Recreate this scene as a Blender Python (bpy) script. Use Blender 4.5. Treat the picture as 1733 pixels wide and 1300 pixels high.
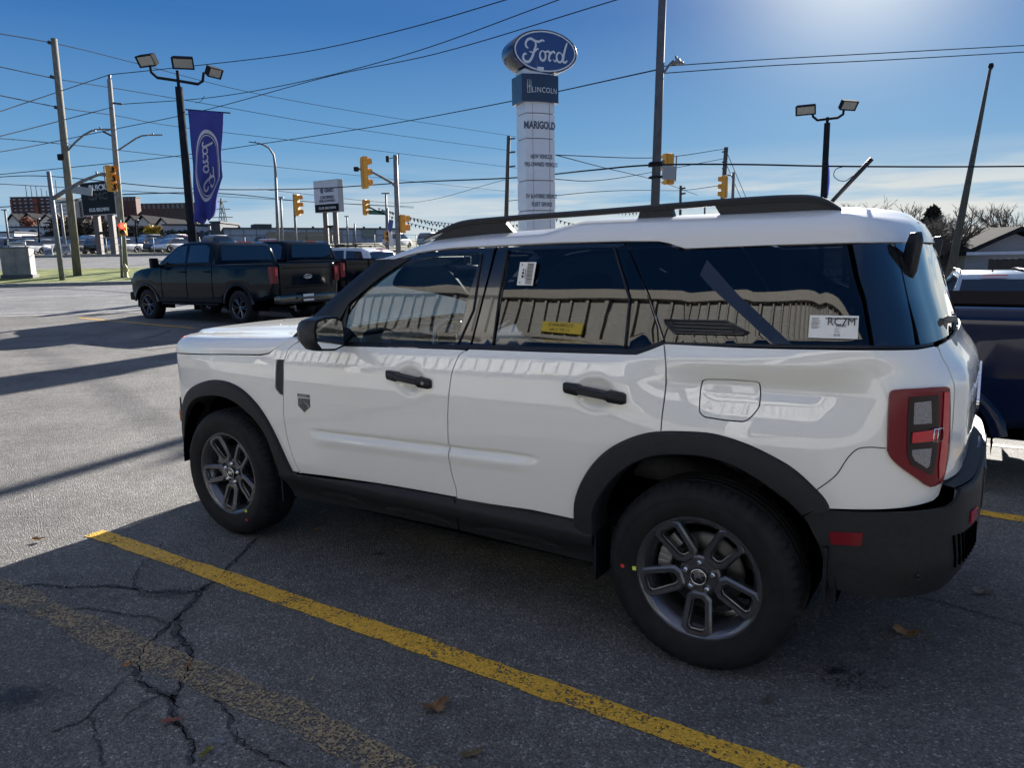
import bpy, bmesh, math, random, json
import numpy as np
from math import sin, cos, pi, radians, degrees, hypot, atan2, sqrt, tan
from mathutils import Vector, Matrix, Euler
from mathutils.geometry import delaunay_2d_cdt
random.seed(7)
SC=bpy.context.scene
for o in list(bpy.data.objects): bpy.data.objects.remove(o)
COL=SC.collection
# ---------------------------------------------------------------- camera, sky, sun, exposure
HC,PITCH,ROLL,FPX=1.5187,0.17238,-0.01877,1242.3
IW,IH=1733,1300
_f=Vector((0,cos(PITCH),-sin(PITCH)));_u=Vector((0,sin(PITCH),cos(PITCH)));_r=Vector((1,0,0))
AR=_r*cos(ROLL)+_u*sin(ROLL); AU=-_r*sin(ROLL)+_u*cos(ROLL); AF=_f
cam=bpy.data.cameras.new('camera'); cam_o=bpy.data.objects.new('camera',cam); COL.objects.link(cam_o)
cam.sensor_width=36; cam.lens=FPX/IW*36; cam.clip_start=.05; cam.clip_end=6000
M4=Matrix((AR,AU,-AF)).transposed().to_4x4(); M4.translation=Vector((0,0,HC)); cam_o.matrix_world=M4
SC.camera=cam_o
SUN_EL,SUN_AZ=radians(21),radians(24.5)      # azimuth from +Y towards +X
SUND=Vector((sin(SUN_AZ)*cos(SUN_EL),cos(SUN_AZ)*cos(SUN_EL),sin(SUN_EL)))
sl=bpy.data.lights.new('sun','SUN'); sl.energy=5.0; sl.angle=radians(.55); sl.color=(1,.95,.88)
so=bpy.data.objects.new('sun',sl); COL.objects.link(so); so.rotation_euler=SUND.to_track_quat('Z','Y').to_euler(); so.location=SUND*50
W=bpy.data.worlds.new('World'); SC.world=W; W.use_nodes=True
nt=W.node_tree; nt.nodes.clear()
def nn(t,typ,**k):
    n=t.nodes.new(typ)
    for a,b in k.items(): setattr(n,a,b)
    return n
out=nn(nt,'ShaderNodeOutputWorld'); bg=nn(nt,'ShaderNodeBackground'); bg.inputs[1].default_value=.075
sky=nn(nt,'ShaderNodeTexSky',sky_type='NISHITA'); sky.sun_disc=False; sky.sun_elevation=SUN_EL; sky.sun_rotation=SUN_AZ
sky.air_density=1.0; sky.dust_density=.35; sky.ozone_density=3.2; sky.altitude=100
tc=nn(nt,'ShaderNodeTexCoord'); sep=nn(nt,'ShaderNodeSeparateXYZ'); nt.links.new(tc.outputs['Generated'],sep.inputs[0])
# thin cloud bank low over the horizon: noise on the direction, stretched sideways
mp=nn(nt,'ShaderNodeMapping'); mp.inputs['Scale'].default_value=(2.2,2.2,26); nt.links.new(tc.outputs['Generated'],mp.inputs[0])
nz=nn(nt,'ShaderNodeTexNoise'); nz.inputs['Scale'].default_value=1.6; nz.inputs['Detail'].default_value=7; nz.inputs['Roughness'].default_value=.55; nt.links.new(mp.outputs[0],nz.inputs[0])
def math_(t,op,a,b=None,c=None,clamp=False):
    n=nn(t,'ShaderNodeMath',operation=op); n.use_clamp=clamp
    for i,v in enumerate((a,b,c)):
        if v is None: continue
        if isinstance(v,(int,float)): n.inputs[i].default_value=v
        else: t.links.new(v,n.inputs[i])
    return n.outputs[0]
def ramp(t,src,stops,mode='LINEAR'):
    n=nn(t,'ShaderNodeValToRGB'); cr=n.color_ramp; cr.interpolation=mode
    while len(cr.elements)>len(stops): cr.elements.remove(cr.elements[-1])
    while len(cr.elements)<len(stops): cr.elements.new(0.5)
    for e,(p,c) in zip(cr.elements,stops):
        e.position=p; e.color=(c,c,c,1) if isinstance(c,(int,float)) else (*c,1)
    t.links.new(src,n.inputs[0]); return n.outputs[0]
band=ramp(nt,sep.outputs[2],[(0.0,1.0),(.05,1.0),(.08,.8),(.105,.2),(.135,0)])
nzr=ramp(nt,nz.outputs[0],[(.34,0),(.55,1)])
low=ramp(nt,sep.outputs[2],[(0.0,.85),(.03,.55),(.07,0)])
cm=math_(nt,'MULTIPLY',band,nzr); cm=math_(nt,'MAXIMUM',cm,low,clamp=True); 
# the bank is thicker towards the sun side (east-south-east), thin on the left
sidef=ramp(nt,math_(nt,'ADD',math_(nt,'MULTIPLY',sep.outputs[0],.5),.5),[(.25,.30),(.5,.80),(.7,1)])
cm=math_(nt,'MULTIPLY',cm,sidef)
# clear blue dome: horizon to zenith tones, whiter round the sun, blended over the physical sky; added overhead brightness, out of view, to fill the shade
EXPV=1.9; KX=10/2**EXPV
def vscale(t,col,k):
    n=nn(t,'ShaderNodeVectorMath',operation='SCALE'); t.links.new(col,n.inputs[0])
    if isinstance(k,(int,float)): n.inputs[3].default_value=k
    else: t.links.new(k,n.inputs[3])
    return n.outputs[0]
def vadd(t,a,b):
    n=nn(t,'ShaderNodeVectorMath',operation='ADD'); t.links.new(a,n.inputs[0]); t.links.new(b,n.inputs[1]); return n.outputs[0]
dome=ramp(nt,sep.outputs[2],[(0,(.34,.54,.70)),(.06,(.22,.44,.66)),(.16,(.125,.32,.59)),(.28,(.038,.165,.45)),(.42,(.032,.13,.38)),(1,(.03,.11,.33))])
zen_fill=ramp(nt,sep.outputs[2],[(.45,0),(.80,1)]); zc_=nn(nt,'ShaderNodeRGB'); zc_.outputs[0].default_value=(1,.97,.93,1)
nrm_=nn(nt,'ShaderNodeVectorMath',operation='DOT_PRODUCT'); nt.links.new(tc.outputs['Generated'],nrm_.inputs[0]); nrm_.inputs[1].default_value=tuple(SUND)
ang=math_(nt,'ARCCOSINE',math_(nt,'MINIMUM',nrm_.outputs['Value'],.99999))
def gauss(wd,k): 
    q=math_(nt,'DIVIDE',ang,radians(wd)); return math_(nt,'MULTIPLY',math_(nt,'EXPONENT',math_(nt,'MULTIPLY',math_(nt,'MULTIPLY',q,q),-1)),k)
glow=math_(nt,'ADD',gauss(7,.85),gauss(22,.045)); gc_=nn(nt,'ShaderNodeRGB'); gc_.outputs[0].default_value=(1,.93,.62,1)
tot=vadd(nt,dome,vadd(nt,vscale(nt,zc_.outputs[0],math_(nt,'MULTIPLY',zen_fill,.34)),vscale(nt,gc_.outputs[0],glow)))
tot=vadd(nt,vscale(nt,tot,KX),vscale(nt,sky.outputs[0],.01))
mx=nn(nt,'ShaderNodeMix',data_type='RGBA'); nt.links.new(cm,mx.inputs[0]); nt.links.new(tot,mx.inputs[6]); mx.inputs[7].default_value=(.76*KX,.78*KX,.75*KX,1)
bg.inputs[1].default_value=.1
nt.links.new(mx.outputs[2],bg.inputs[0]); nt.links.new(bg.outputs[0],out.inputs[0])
SC.view_settings.view_transform='Standard'; SC.view_settings.look='None'; SC.view_settings.gamma=1; SC.view_settings.exposure=EXPV
SC.render.resolution_x=1024; SC.render.resolution_y=769
SC.cycles.max_bounces=7; SC.cycles.transparent_max_bounces=16; SC.cycles.glossy_bounces=4; SC.cycles.diffuse_bounces=3
# ---------------------------------------------------------------- helpers
def tag(o,label=None,cat=None,group=None,kind=None):
    if label: o['label']=label
    if cat: o['category']=cat
    if group: o['group']=group
    if kind: o['kind']=kind
    return o
def empty(name,loc=(0,0,0),rz=0,label=None,cat=None,group=None):
    o=bpy.data.objects.new(name,None); COL.objects.link(o); o.location=loc; o.rotation_euler=(0,0,rz); o.empty_display_size=.2
    return tag(o,label,cat,group)
_ch={}
def copy_tree(o,parent=None):
    c=o.copy(); COL.objects.link(c)
    if parent: c.parent=parent; c.matrix_parent_inverse=Matrix()
    for ch in [x for x in _kids.get(o.name,[])]:
        copy_tree(ch,c)
    if parent: _kids.setdefault(parent.name,[]).append(c)
    return c
_kids={}
MATS={}
def princ(name,col,rough=.6,metal=0,coat=0,spec=.5,emit=None,es=0,coat_rough=.03):
    if name in MATS: return MATS[name]
    m=bpy.data.materials.new(name); m.use_nodes=True; b=m.node_tree.nodes['Principled BSDF']
    b.inputs['Base Color'].default_value=(*col,1); b.inputs['Roughness'].default_value=rough; b.inputs['Metallic'].default_value=metal
    b.inputs['Coat Weight'].default_value=coat; b.inputs['Coat Roughness'].default_value=coat_rough; b.inputs['Specular IOR Level'].default_value=spec
    if emit: b.inputs['Emission Color'].default_value=(*emit,1); b.inputs['Emission Strength'].default_value=es
    MATS[name]=m; return m
def noisy(name,c1,c2,scale=20,rough=.7,bump=0,bscale=None,detail=6,metal=0,coat=0,stretch=(1,1,1),coord='Object',lo=.35,hi=.65,spec=.5):
    if name in MATS: return MATS[name]
    m=princ(name,c1,rough,metal,coat,spec); t=m.node_tree; b=t.nodes['Principled BSDF']
    tcn=nn(t,'ShaderNodeTexCoord'); mpn=nn(t,'ShaderNodeMapping'); mpn.inputs['Scale'].default_value=stretch; t.links.new(tcn.outputs[coord],mpn.inputs[0])
    n=nn(t,'ShaderNodeTexNoise'); n.inputs['Scale'].default_value=scale; n.inputs['Detail'].default_value=detail; t.links.new(mpn.outputs[0],n.inputs[0])
    r=ramp(t,n.outputs[0],[(lo,c1),(hi,c2)]); t.links.new(r,b.inputs['Base Color'])
    if bump:
        n2=nn(t,'ShaderNodeTexNoise'); n2.inputs['Scale'].default_value=bscale or scale*4; n2.inputs['Detail'].default_value=4; t.links.new(mpn.outputs[0],n2.inputs[0])
        bp=nn(t,'ShaderNodeBump'); bp.inputs['Strength'].default_value=bump; bp.inputs['Distance'].default_value=.02; t.links.new(n2.outputs[0],bp.inputs['Height']); t.links.new(bp.outputs[0],b.inputs['Normal'])
    return m
def glass(name,tint=(.5,.55,.52),ior=1.5,refl=1.0):
    if name in MATS: return MATS[name]
    m=bpy.data.materials.new(name); m.use_nodes=True; t=m.node_tree; t.nodes.clear()
    o=nn(t,'ShaderNodeOutputMaterial'); tr=nn(t,'ShaderNodeBsdfTransparent'); tr.inputs[0].default_value=(*tint,1)
    g=nn(t,'ShaderNodeBsdfGlossy'); g.inputs['Roughness'].default_value=.012; tq=nn(t,'ShaderNodeTexCoord'); nq=nn(t,'ShaderNodeTexNoise'); nq.inputs['Scale'].default_value=2.2; nq.inputs['Detail'].default_value=1; t.links.new(tq.outputs['Object'],nq.inputs[0]); bq=nn(t,'ShaderNodeBump'); bq.inputs['Strength'].default_value=.10; bq.inputs['Distance'].default_value=.03; t.links.new(nq.outputs[0],bq.inputs['Height']); t.links.new(bq.outputs[0],g.inputs['Normal']); g.inputs[0].default_value=(refl,refl,refl,1)
    f=nn(t,'ShaderNodeFresnel'); f.inputs[0].default_value=ior; mxs=nn(t,'ShaderNodeMixShader')
    t.links.new(f.outputs[0],mxs.inputs[0]); t.links.new(tr.outputs[0],mxs.inputs[1]); t.links.new(g.outputs[0],mxs.inputs[2]); t.links.new(mxs.outputs[0],o.inputs[0])
    MATS[name]=m; return m
def emis(name,col,s):
    return princ(name,col,.4,emit=col,es=s)

class MB:
    def __init__(s): s.v=[];s.f=[];s.sm=[];s.mi=[];s.cur=0
    def add(s,verts,faces,smooth=False,mi=None,M=None):
        n=len(s.v)
        for p in verts:
            p=Vector(p); s.v.append(tuple(M@p) if M is not None else tuple(p))
        for f in faces: s.f.append([i+n for i in f]); s.sm.append(smooth); s.mi.append(s.cur if mi is None else mi)
        return s
    def box(s,c,d,rot=None,M=None,bev=0,mi=None):
        x,y,z=[k/2 for k in d]; R=Euler(rot).to_matrix() if rot else Matrix.Identity(3)
        if bev<=0:
            vs=[(sx*x,sy*y,sz*z) for sx in(-1,1) for sy in(-1,1) for sz in(-1,1)]
            fs=[(0,1,3,2),(4,6,7,5),(0,4,5,1),(2,3,7,6),(0,2,6,4),(1,5,7,3)]
        else:
            bm=bmesh.new(); bmesh.ops.create_cube(bm,size=1)
            for v in bm.verts: v.co=Vector((v.co.x*2*x,v.co.y*2*y,v.co.z*2*z))
            bmesh.ops.bevel(bm,geom=list(bm.edges),offset=bev,segments=2,affect='EDGES',profile=.6)
            bm.verts.index_update(); vs=[tuple(v.co) for v in bm.verts]; fs=[[v.index for v in f.verts] for f in bm.faces]; bm.free()
        vs=[R@Vector(v)+Vector(c) for v in vs]
        return s.add(vs,fs,M=M,mi=mi)
    def tube(s,pts,r,n=8,M=None,smooth=True,caps=True,mi=None,flat=1.0,up=None):
        pts=[Vector(p) for p in pts]; rs=r if isinstance(r,(list,tuple)) else [r]*len(pts)
        vs=[];fs=[]; prev=None
        for i,p in enumerate(pts):
            a=pts[max(0,i-1)];b=pts[min(len(pts)-1,i+1)]; d=(b-a).normalized()
            if prev is None:
                u=Vector(up) if up else (Vector((0,0,1)) if abs(d.z)<.9 else Vector((1,0,0)))
            else: u=prev
            u=(u-d*u.dot(d)).normalized(); w=d.cross(u); prev=u
            for k in range(n):
                a_=2*pi*k/n; vs.append(p+(w*cos(a_)*flat+u*sin(a_))*rs[i])
        for i in range(len(pts)-1):
            for k in range(n):
                fs.append((i*n+k,i*n+(k+1)%n,(i+1)*n+(k+1)%n,(i+1)*n+k))
        s.add(vs,fs,smooth,M=M,mi=mi)
        if caps:
            s.add(vs[:n],[tuple(range(n-1,-1,-1))],False,M=M,mi=mi); s.add(vs[-n:],[tuple(range(n))],False,M=M,mi=mi)
        return s
    def lathe(s,prof,n=48,M=None,smooth=True,axis='z',close=False,mi=None):
        vs=[];fs=[]; m=len(prof)
        for k in range(n):
            a=2*pi*k/n
            for (r,h) in prof:
                vs.append((r*cos(a),r*sin(a),h) if axis=='z' else (r*cos(a),h,r*sin(a)))
        for k in range(n):
            k2=(k+1)%n
            for i in range(m-1):
                q=(k*m+i,k2*m+i,k2*m+i+1,k*m+i+1)
                fs.append(q if axis=='z' else q[::-1])
        return s.add(vs,fs,smooth,M=M,mi=mi)
    def prism(s,poly,h0,h1,M=None,smooth=False,axes='xy',mi=None,top=None):
        # poly: 2d outline, extruded from h0 to h1; concave safe through tessellation
        n=len(poly); 
        def P3(p,h):
            a,b=p
            return (a,b,h) if axes=='xy' else ((a,h,b) if axes=='xz' else (h,a,b))
        tp=top or poly
        vs=[P3(p,h0) for p in poly]+[P3(p,h1) for p in tp]
        tris=tess(poly)
        fs=[tuple(t) for t in tris]+[tuple(i+n for i in t[::-1]) for t in tris]+[(i,(i+1)%n,n+(i+1)%n,n+i) for i in range(n)]
        return s.add(vs,fs,smooth,M=M,mi=mi)
    def build(s,name,mat,parent=None,autosmooth=None,loc=None,fix=True):
        me=bpy.data.meshes.new(name); me.from_pydata(s.v,[],s.f); 
        for m in (mat if isinstance(mat,(list,tuple)) else [mat]): me.materials.append(m)
        me.polygons.foreach_set('use_smooth',s.sm); me.polygons.foreach_set('material_index',s.mi)
        me.validate(); me.update()
        if fix:
            bm=bmesh.new(); bm.from_mesh(me); bmesh.ops.remove_doubles(bm,verts=bm.verts,dist=1e-5)
            bmesh.ops.recalc_face_normals(bm,faces=bm.faces)
            if autosmooth:
                for f in bm.faces: f.smooth=True
                for e in bm.edges:
                    if len(e.link_faces)==2 and e.calc_face_angle(0)>radians(autosmooth): e.smooth=False
            bm.to_mesh(me); bm.free(); me.update()
        return link(name,me,parent,loc)
def link(name,me,parent=None,loc=None):
    o=bpy.data.objects.new(name,me); COL.objects.link(o)
    if parent: o.parent=parent; _kids.setdefault(parent.name,[]).append(o)
    if loc is not None: o.location=loc
    return o
def tess(poly):
    from mathutils.geometry import tessellate_polygon
    return [tuple(t) for t in tessellate_polygon([[Vector((p[0],p[1],0)) for p in poly]])]
def area2(p): return sum(p[i][0]*p[(i+1)%len(p)][1]-p[(i+1)%len(p)][0]*p[i][1] for i in range(len(p)))
def offset_poly(p,d):
    # positive d shrinks
    if area2(p)<0: p=p[::-1]
    n=len(p);out=[]
    for i in range(n):
        a,b,c=Vector(p[i-1]),Vector(p[i]),Vector(p[(i+1)%n])
        e1=(b-a);e2=(c-b)
        if e1.length<1e-9 or e2.length<1e-9: out.append((b.x,b.y)); continue
        e1.normalize();e2.normalize(); n1=Vector((-e1.y,e1.x));n2=Vector((-e2.y,e2.x)); m=n1+n2
        if m.length<1e-6: m=n1
        m.normalize(); k=d/max(.45,m.dot(n1)); out.append((b.x+m.x*k,b.y+m.y*k))
    return out
def densify(p,step,closed=True):
    out=[];n=len(p)
    for i in range(n if closed else n-1):
        a=p[i];b=p[(i+1)%n]; L=hypot(b[0]-a[0],b[1]-a[1]); k=max(1,int(math.ceil(L/step)))
        for j in range(k): out.append((a[0]+(b[0]-a[0])*j/k,a[1]+(b[1]-a[1])*j/k))
    if not closed: out.append(p[-1])
    return out
def smooth_line(p,n=5):
    return [tuple(q) for q in catmull(p,n)]
def pip(x,y,poly):
    c=False;n=len(poly);j=n-1
    for i in range(n):
        xi,yi=poly[i];xj,yj=poly[j]
        if (yi>y)!=(yj>y) and x<(xj-xi)*(y-yi)/(yj-yi)+xi: c=not c
        j=i
    return c
def cdt(outer,holes,h):
    loops=[outer]+list(holes); vs=[];es=[]
    for L in loops:
        n0=len(vs); vs+=[Vector(p) for p in L]; es+=[(n0+i,n0+(i+1)%len(L)) for i in range(len(L))]
    nb=len(vs)
    xs=[p[0] for p in outer];ys=[p[1] for p in outer]
    B=np.array([list(p) for L in loops for p in L])
    gx=np.arange(min(xs)+h/2,max(xs),h); gy=np.arange(min(ys)+h/2,max(ys),h)
    for x in gx:
        for y in gy:
            if not pip(x,y,outer) or any(pip(x,y,H) for H in holes): continue
            if np.min((B[:,0]-x)**2+(B[:,1]-y)**2)<(.45*h)**2: continue
            vs.append(Vector((x,y)))
    V,E,F,ov,oe,of=delaunay_2d_cdt(vs,es,[],0,1e-6)
    FF=[]
    for f in F:
        cx=sum(V[i].x for i in f)/len(f);cy=sum(V[i].y for i in f)/len(f)
        if pip(cx,cy,outer) and not any(pip(cx,cy,H) for H in holes): FF.append(list(f))
    return [(v.x,v.y) for v in V],FF
def panel(name,outer,mat,parent,fn,nf,holes=(),h=.03,gap=.0027,lip=.012,off=0.0,offf=None,mirror=False,edge=.02,both=False,sub=0):
    """outer/holes in surface coordinates; fn(a,b)->point, nf(a,b)->outward unit normal."""
    O=densify(offset_poly(list(outer),gap),edge); HS=[]
    for H in holes:
        HS.append(densify(offset_poly(list(H),-gap),edge))
    V,F=cdt(O,HS,h); pts=[];nor=[]
    def pt(a,b):
        n=nf(a,b); e=off+(offf(a,b) if offf else 0); return fn(a,b)+n*e,n
    if offf:
        def nrm(a,b):
            d=.003; p0=pt(a-d,b)[0];p1=pt(a+d,b)[0];q0=pt(a,b-d)[0];q1=pt(a,b+d)[0]
            n=np.cross(q1-q0,p1-p0); l=np.linalg.norm(n); n0=nf(a,b)
            if l<1e-12: return n0
            n=n/l; return n if n@n0>0 else -n
    else: nrm=nf
    for a,b in V:
        p,_=pt(a,b); pts.append(p); nor.append(nrm(a,b))
    faces=[list(f) for f in F]
    # flange running inwards round every border
    for L in [O]+HS:
        n=len(L); b0=len(pts); cen=None
        for a,b in L:
            p,nn_=pt(a,b); pts.append(p)
        for a,b in L:
            p,nn_=pt(a,b); pts.append(p-nn_*lip)
        for i in range(n):
            e=pts[b0+(i+1)%n]-pts[b0+i]; nn_=nf(*L[i]); m=np.cross(e,nn_); l=np.linalg.norm(m); nor.append(m/l if l>1e-9 else nn_)
        nor+=nor[-n:]
        for i in range(n): faces.append([b0+i,b0+(i+1)%n,b0+n+(i+1)%n,b0+n+i])
    def mk(sgn):
        me=bpy.data.meshes.new(name); vv=[(p[0],p[1]*sgn,p[2]) for p in pts]
        ff=[]
        for f in faces:
            a,b,c=[np.array(vv[i]) for i in f[:3]]; g=np.cross(b-a,c-a); av=sum(np.array(nor[i])*np.array([1,sgn,1]) for i in f)
            ff.append(f if g@av>=0 else f[::-1])
        me.from_pydata(vv,[],ff); me.materials.append(mat); me.polygons.foreach_set('use_smooth',[True]*len(ff)); me.update()
        me.normals_split_custom_set_from_vertices([(float(q[0]),float(q[1]*sgn),float(q[2])) for q in nor])
        return link(name,me,parent if not isinstance(parent,(list,tuple)) else parent[0 if sgn>0 else 1])
    a=mk(1)
    return (a,mk(-1)) if both else a
def rprism(mb,poly,hw,r,M=None,mi=None,taper=None,h=.12,axes='xz',seg=3):
    """outline in (x,z) extruded to +-hw in y with rounded edges of radius r; taper(x,z)->factor on y"""
    O=list(poly)
    if area2(O)<0: O=O[::-1]
    rings=[]
    for k in range(seg+1):
        a=pi/2*k/seg; rings.append((offset_poly(O,r*(1-sin(a))) ,hw-r*(1-cos(a)) ))
    rings=rings[::-1]  # from (outline, hw-r) ... 
    # k=0: inset r, y=hw ; k=seg: inset 0,y=hw-r
    rings=[(offset_poly(O,r*(1-sin(pi/2*k/seg))),hw-r*(1-cos(pi/2*k/seg))) for k in range(seg+1)]
    n=len(O); vs=[];fs=[]
    tp=taper or (lambda x,z:1)
    seq=[(p,y) for p,y in rings]+[(p,-y) for p,y in rings[::-1]]
    for p,y in seq:
        for q in p: vs.append((q[0],y*tp(q[0],q[1]),q[1]))
    for k in range(len(seq)-1):
        for i in range(n): fs.append((k*n+i,k*n+(i+1)%n,(k+1)*n+(i+1)%n,(k+1)*n+i))
    V,F=cdt(rings[0][0],[],h)
    mb.add(vs,fs,True,M=M,mi=mi)
    for sg in (1,-1): mb.add([(a,sg*hw*tp(a,b),b) for a,b in V],F,True,M=M,mi=mi)
    return mb
def ray(px,py):
    return AR*((px-IW/2)/FPX)-AU*((py-IH/2)/FPX)+AF
def at(px,py,Y):
    d=ray(px,py); k=Y/d.y; return Vector((0,0,HC))+d*k
def rz_of(v): return atan2(v.y,v.x)
def text_mesh(body,size,mat,name,parent,M,extrude=.004,sx=1,align='CENTER',bold=0,spacing=1):
    cu=bpy.data.curves.new(name,'FONT'); cu.body=body; cu.size=size; cu.extrude=extrude; cu.align_x=align; cu.align_y='CENTER'; cu.offset=bold; cu.space_character=spacing; cu.resolution_u=3
    o=bpy.data.objects.new(name,cu); COL.objects.link(o); bpy.context.view_layer.update()
    me=bpy.data.meshes.new_from_object(o.evaluated_get(bpy.context.evaluated_depsgraph_get())); bpy.data.objects.remove(o)
    me.transform(M@Matrix.Diagonal((sx,1,1,1))); me.materials.clear(); me.materials.append(mat); me.name=name
    return link(name,me,parent)
def frame(o,x,y):
    """matrix whose local x,y axes are the given directions, z = x cross y, placed at o"""
    x=Vector(x).normalized(); z=x.cross(Vector(y)).normalized(); y=z.cross(x)
    m=Matrix((x,y,z)).transposed().to_4x4(); m.translation=Vector(o); return m
# hand drawn script lettering, unit height, as flat strokes
def _el(cx,cy,rx,ry,a0=0,a1=360,n=14): return [(cx+rx*cos(radians(a0+(a1-a0)*i/n)),cy+ry*sin(radians(a0+(a1-a0)*i/n))) for i in range(n+1)]
SCRIPT=[ ([(.30,.62),(.22,.66),(.17,.78),(.25,.95),(.42,1.02),(.62,.95),(.80,.93),(.98,1.0),(1.08,.96)],.055),
 ([(.62,.90),(.66,.80),(.58,.55),(.46,.25),(.30,.06),(.12,.08),(.04,.24),(.12,.38),(.22,.36)],.06),
 ([(.34,.50),(.46,.46),(.62,.52),(.74,.64),(.78,.58)],.035),
 (_el(.98,.36,.14,.20,90,450),.05),
 ([(1.02,.55),(1.12,.52),(1.22,.56),(1.30,.54),(1.32,.46),(1.28,.28),(1.30,.17),(1.40,.22)],.05),
 ([(1.32,.40),(1.42,.54),(1.52,.56),(1.58,.48)],.05),
 (_el(1.80,.35,.15,.20,60,420),.05),
 ([(1.48,.24),(1.58,.16),(1.66,.30)],.035),
 ([(2.18,1.0),(2.10,.80),(2.0,.45),(1.97,.22),(2.05,.14),(2.18,.24)],.055)]
def script_word(mb,M,s=1.0,mirror=False,w=1.0,zfun=None):
    for si,(pts,wd) in enumerate(SCRIPT):
        c=[np.array(p) for p in catmull(pts,5)]; vs=[];fs=[]
        for i,p in enumerate(c):
            d=c[min(i+1,len(c)-1)]-c[max(i-1,0)]; d=d/(np.linalg.norm(d)+1e-9); nrm=np.array([-d[1],d[0]])
            t=i/(len(c)-1); k=wd*w*(.45+.75*sin(pi*min(1,max(0,t)))**.5)
            for sg in (1,-1):
                q=(p+nrm*k*sg*.8-np.array([1.12,.55])); x,y=q[0]*s,q[1]*s
                if mirror: x=-x
                vs.append((x,y,.0015*(si+1)*max(1,s*.5)+(zfun(x,y) if zfun else 0)))
        for i in range(len(c)-1): fs.append((2*i,2*i+1,2*i+3,2*i+2))
        mb.add(vs,fs,False,M=M)
    return mb
def ellipse(rx,ry,n=40): return [(rx*cos(2*pi*i/n),ry*sin(2*pi*i/n)) for i in range(n)]
def ring_flat(mb,rx,ry,t,z,M,n=48,mi=None):
    vs=[];fs=[]
    for i in range(n):
        a=2*pi*i/n; vs+=[(rx*cos(a),ry*sin(a),z),((rx-t)*cos(a),(ry-t)*sin(a),z)]
    for i in range(n):
        j=(i+1)%n; fs.append((2*i,2*j,2*j+1,2*i+1))
    return mb.add(vs,fs,False,M=M,mi=mi)
# ---------------------------------------------------------------- body surface of the white suv (local metres: x forward, y left, z up)
CTRL=[(3.53,0),(3.515,.30),(3.46,.50),(3.37,.645),(3.22,.785),(3.03,.85),(2.8,.89),(2.5,.905),(2,.915),(1.2,.918),(.4,.915),(-.12,.903),(-.38,.875),(-.58,.81),(-.70,.70),(-.76,.55),(-.782,.30),(-.79,0)]
def catmull(Pp,n=24):
    Pp=[np.array(p,float) for p in Pp]; Pp=[2*Pp[0]-Pp[1]]+Pp+[2*Pp[-1]-Pp[-2]]
    out=[]
    for i in range(1,len(Pp)-2):
        p0,p1,p2,p3=Pp[i-1:i+3]
        t0=0;t1=t0+np.linalg.norm(p1-p0)**.5;t2=t1+np.linalg.norm(p2-p1)**.5;t3=t2+np.linalg.norm(p3-p2)**.5
        for k in range(n):
            t=t1+(t2-t1)*k/n
            a1=(t1-t)/(t1-t0)*p0+(t-t0)/(t1-t0)*p1;a2=(t2-t)/(t2-t1)*p1+(t-t1)/(t2-t1)*p2;a3=(t3-t)/(t3-t2)*p2+(t-t2)/(t3-t2)*p3
            b1=(t2-t)/(t2-t0)*a1+(t-t0)/(t2-t0)*a2;b2=(t3-t)/(t3-t1)*a2+(t-t1)/(t3-t1)*a3
            out.append((t2-t)/(t2-t1)*b1+(t-t1)/(t2-t1)*b2)
    out.append(Pp[-2]); return np.array(out)
_PL=catmull(CTRL)
_SL=np.concatenate([[0],np.cumsum(np.linalg.norm(np.diff(_PL,axis=0),axis=1))])
_i0=int(np.argmin(abs(_PL[:,0])+100*(_PL[:,1]<.5)))
_SL=_SL[_i0]-_SL+_PL[_i0,0]
S_REAR=float(_SL[-1]); S_FRONT=float(_SL[0])
_NS=4000; _sg=np.linspace(S_REAR,S_FRONT,_NS)
_cx=np.interp(_sg,_SL[::-1],_PL[::-1,0]); _cy=np.interp(_sg,_SL[::-1],_PL[::-1,1])
def C0(s):
    t=(s-S_REAR)/(S_FRONT-S_REAR)*(_NS-1); t=min(_NS-1.001,max(0,t)); i=int(t); f=t-i
    return _cx[i]*(1-f)+_cx[i+1]*f,_cy[i]*(1-f)+_cy[i+1]*f
def ss(a,b,x):
    t=min(1,max(0,(x-a)/(b-a))); return t*t*(3-2*t)
def smooth_table(X,Y,n=1500,blur=.006):
    g=np.linspace(X[0]-.1,X[-1]+.1,n); v=np.interp(g,X,Y)
    k=max(1,int(blur/(g[1]-g[0]))); ker=np.ones(2*k+1)/(2*k+1)
    for _ in range(2):
        v=np.convolve(np.pad(v,k,mode='edge'),ker,mode='valid')
    return g,v
_ZI=[.20,.35,.5,.75,.95,1.03,1.045,1.110,1.125,1.140,1.16,1.40,1.555,1.58,1.605,1.63,1.645,1.655,1.66,1.665]
_YI=[.05,.02,.005,0,.0,.002,.0035,.0240,.030,.041,.050,.109,.147,.159,.176,.203,.238,.280,.316,.40]
_RZ=[.20,.35,.5,.75,.95,1.08,1.13,1.18,1.27,1.36,1.5,1.58,1.63,1.655,1.665]
_RI=[.06,.02,.0,0,.0,.0,.02,.055,.085,.12,.165,.20,.235,.30,.42]
_g1,_v1=smooth_table(_ZI,_YI,blur=.0045); _g2,_v2=smooth_table(_RZ,_RI,blur=.015)
def _lk(g,v,x):
    t=(x-g[0])/(g[1]-g[0]); t=min(len(g)-1.001,max(0,t)); i=int(t); f=t-i; return v[i]*(1-f)+v[i+1]*f
_gd,_vd=smooth_table([-2,-.5,.1,.3,1.0,1.76,3.6],[.065,.065,.045,.02,0,-.02,-.05],blur=.12)
def ze(s,z): return z-_lk(_gd,_vd,s)*ss(.8,1.0,z)*(1-ss(1.57,1.64,z))
def _haunch(s): return ss(.35,-.05,s)*(1-ss(-.35,-.60,s))
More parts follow.
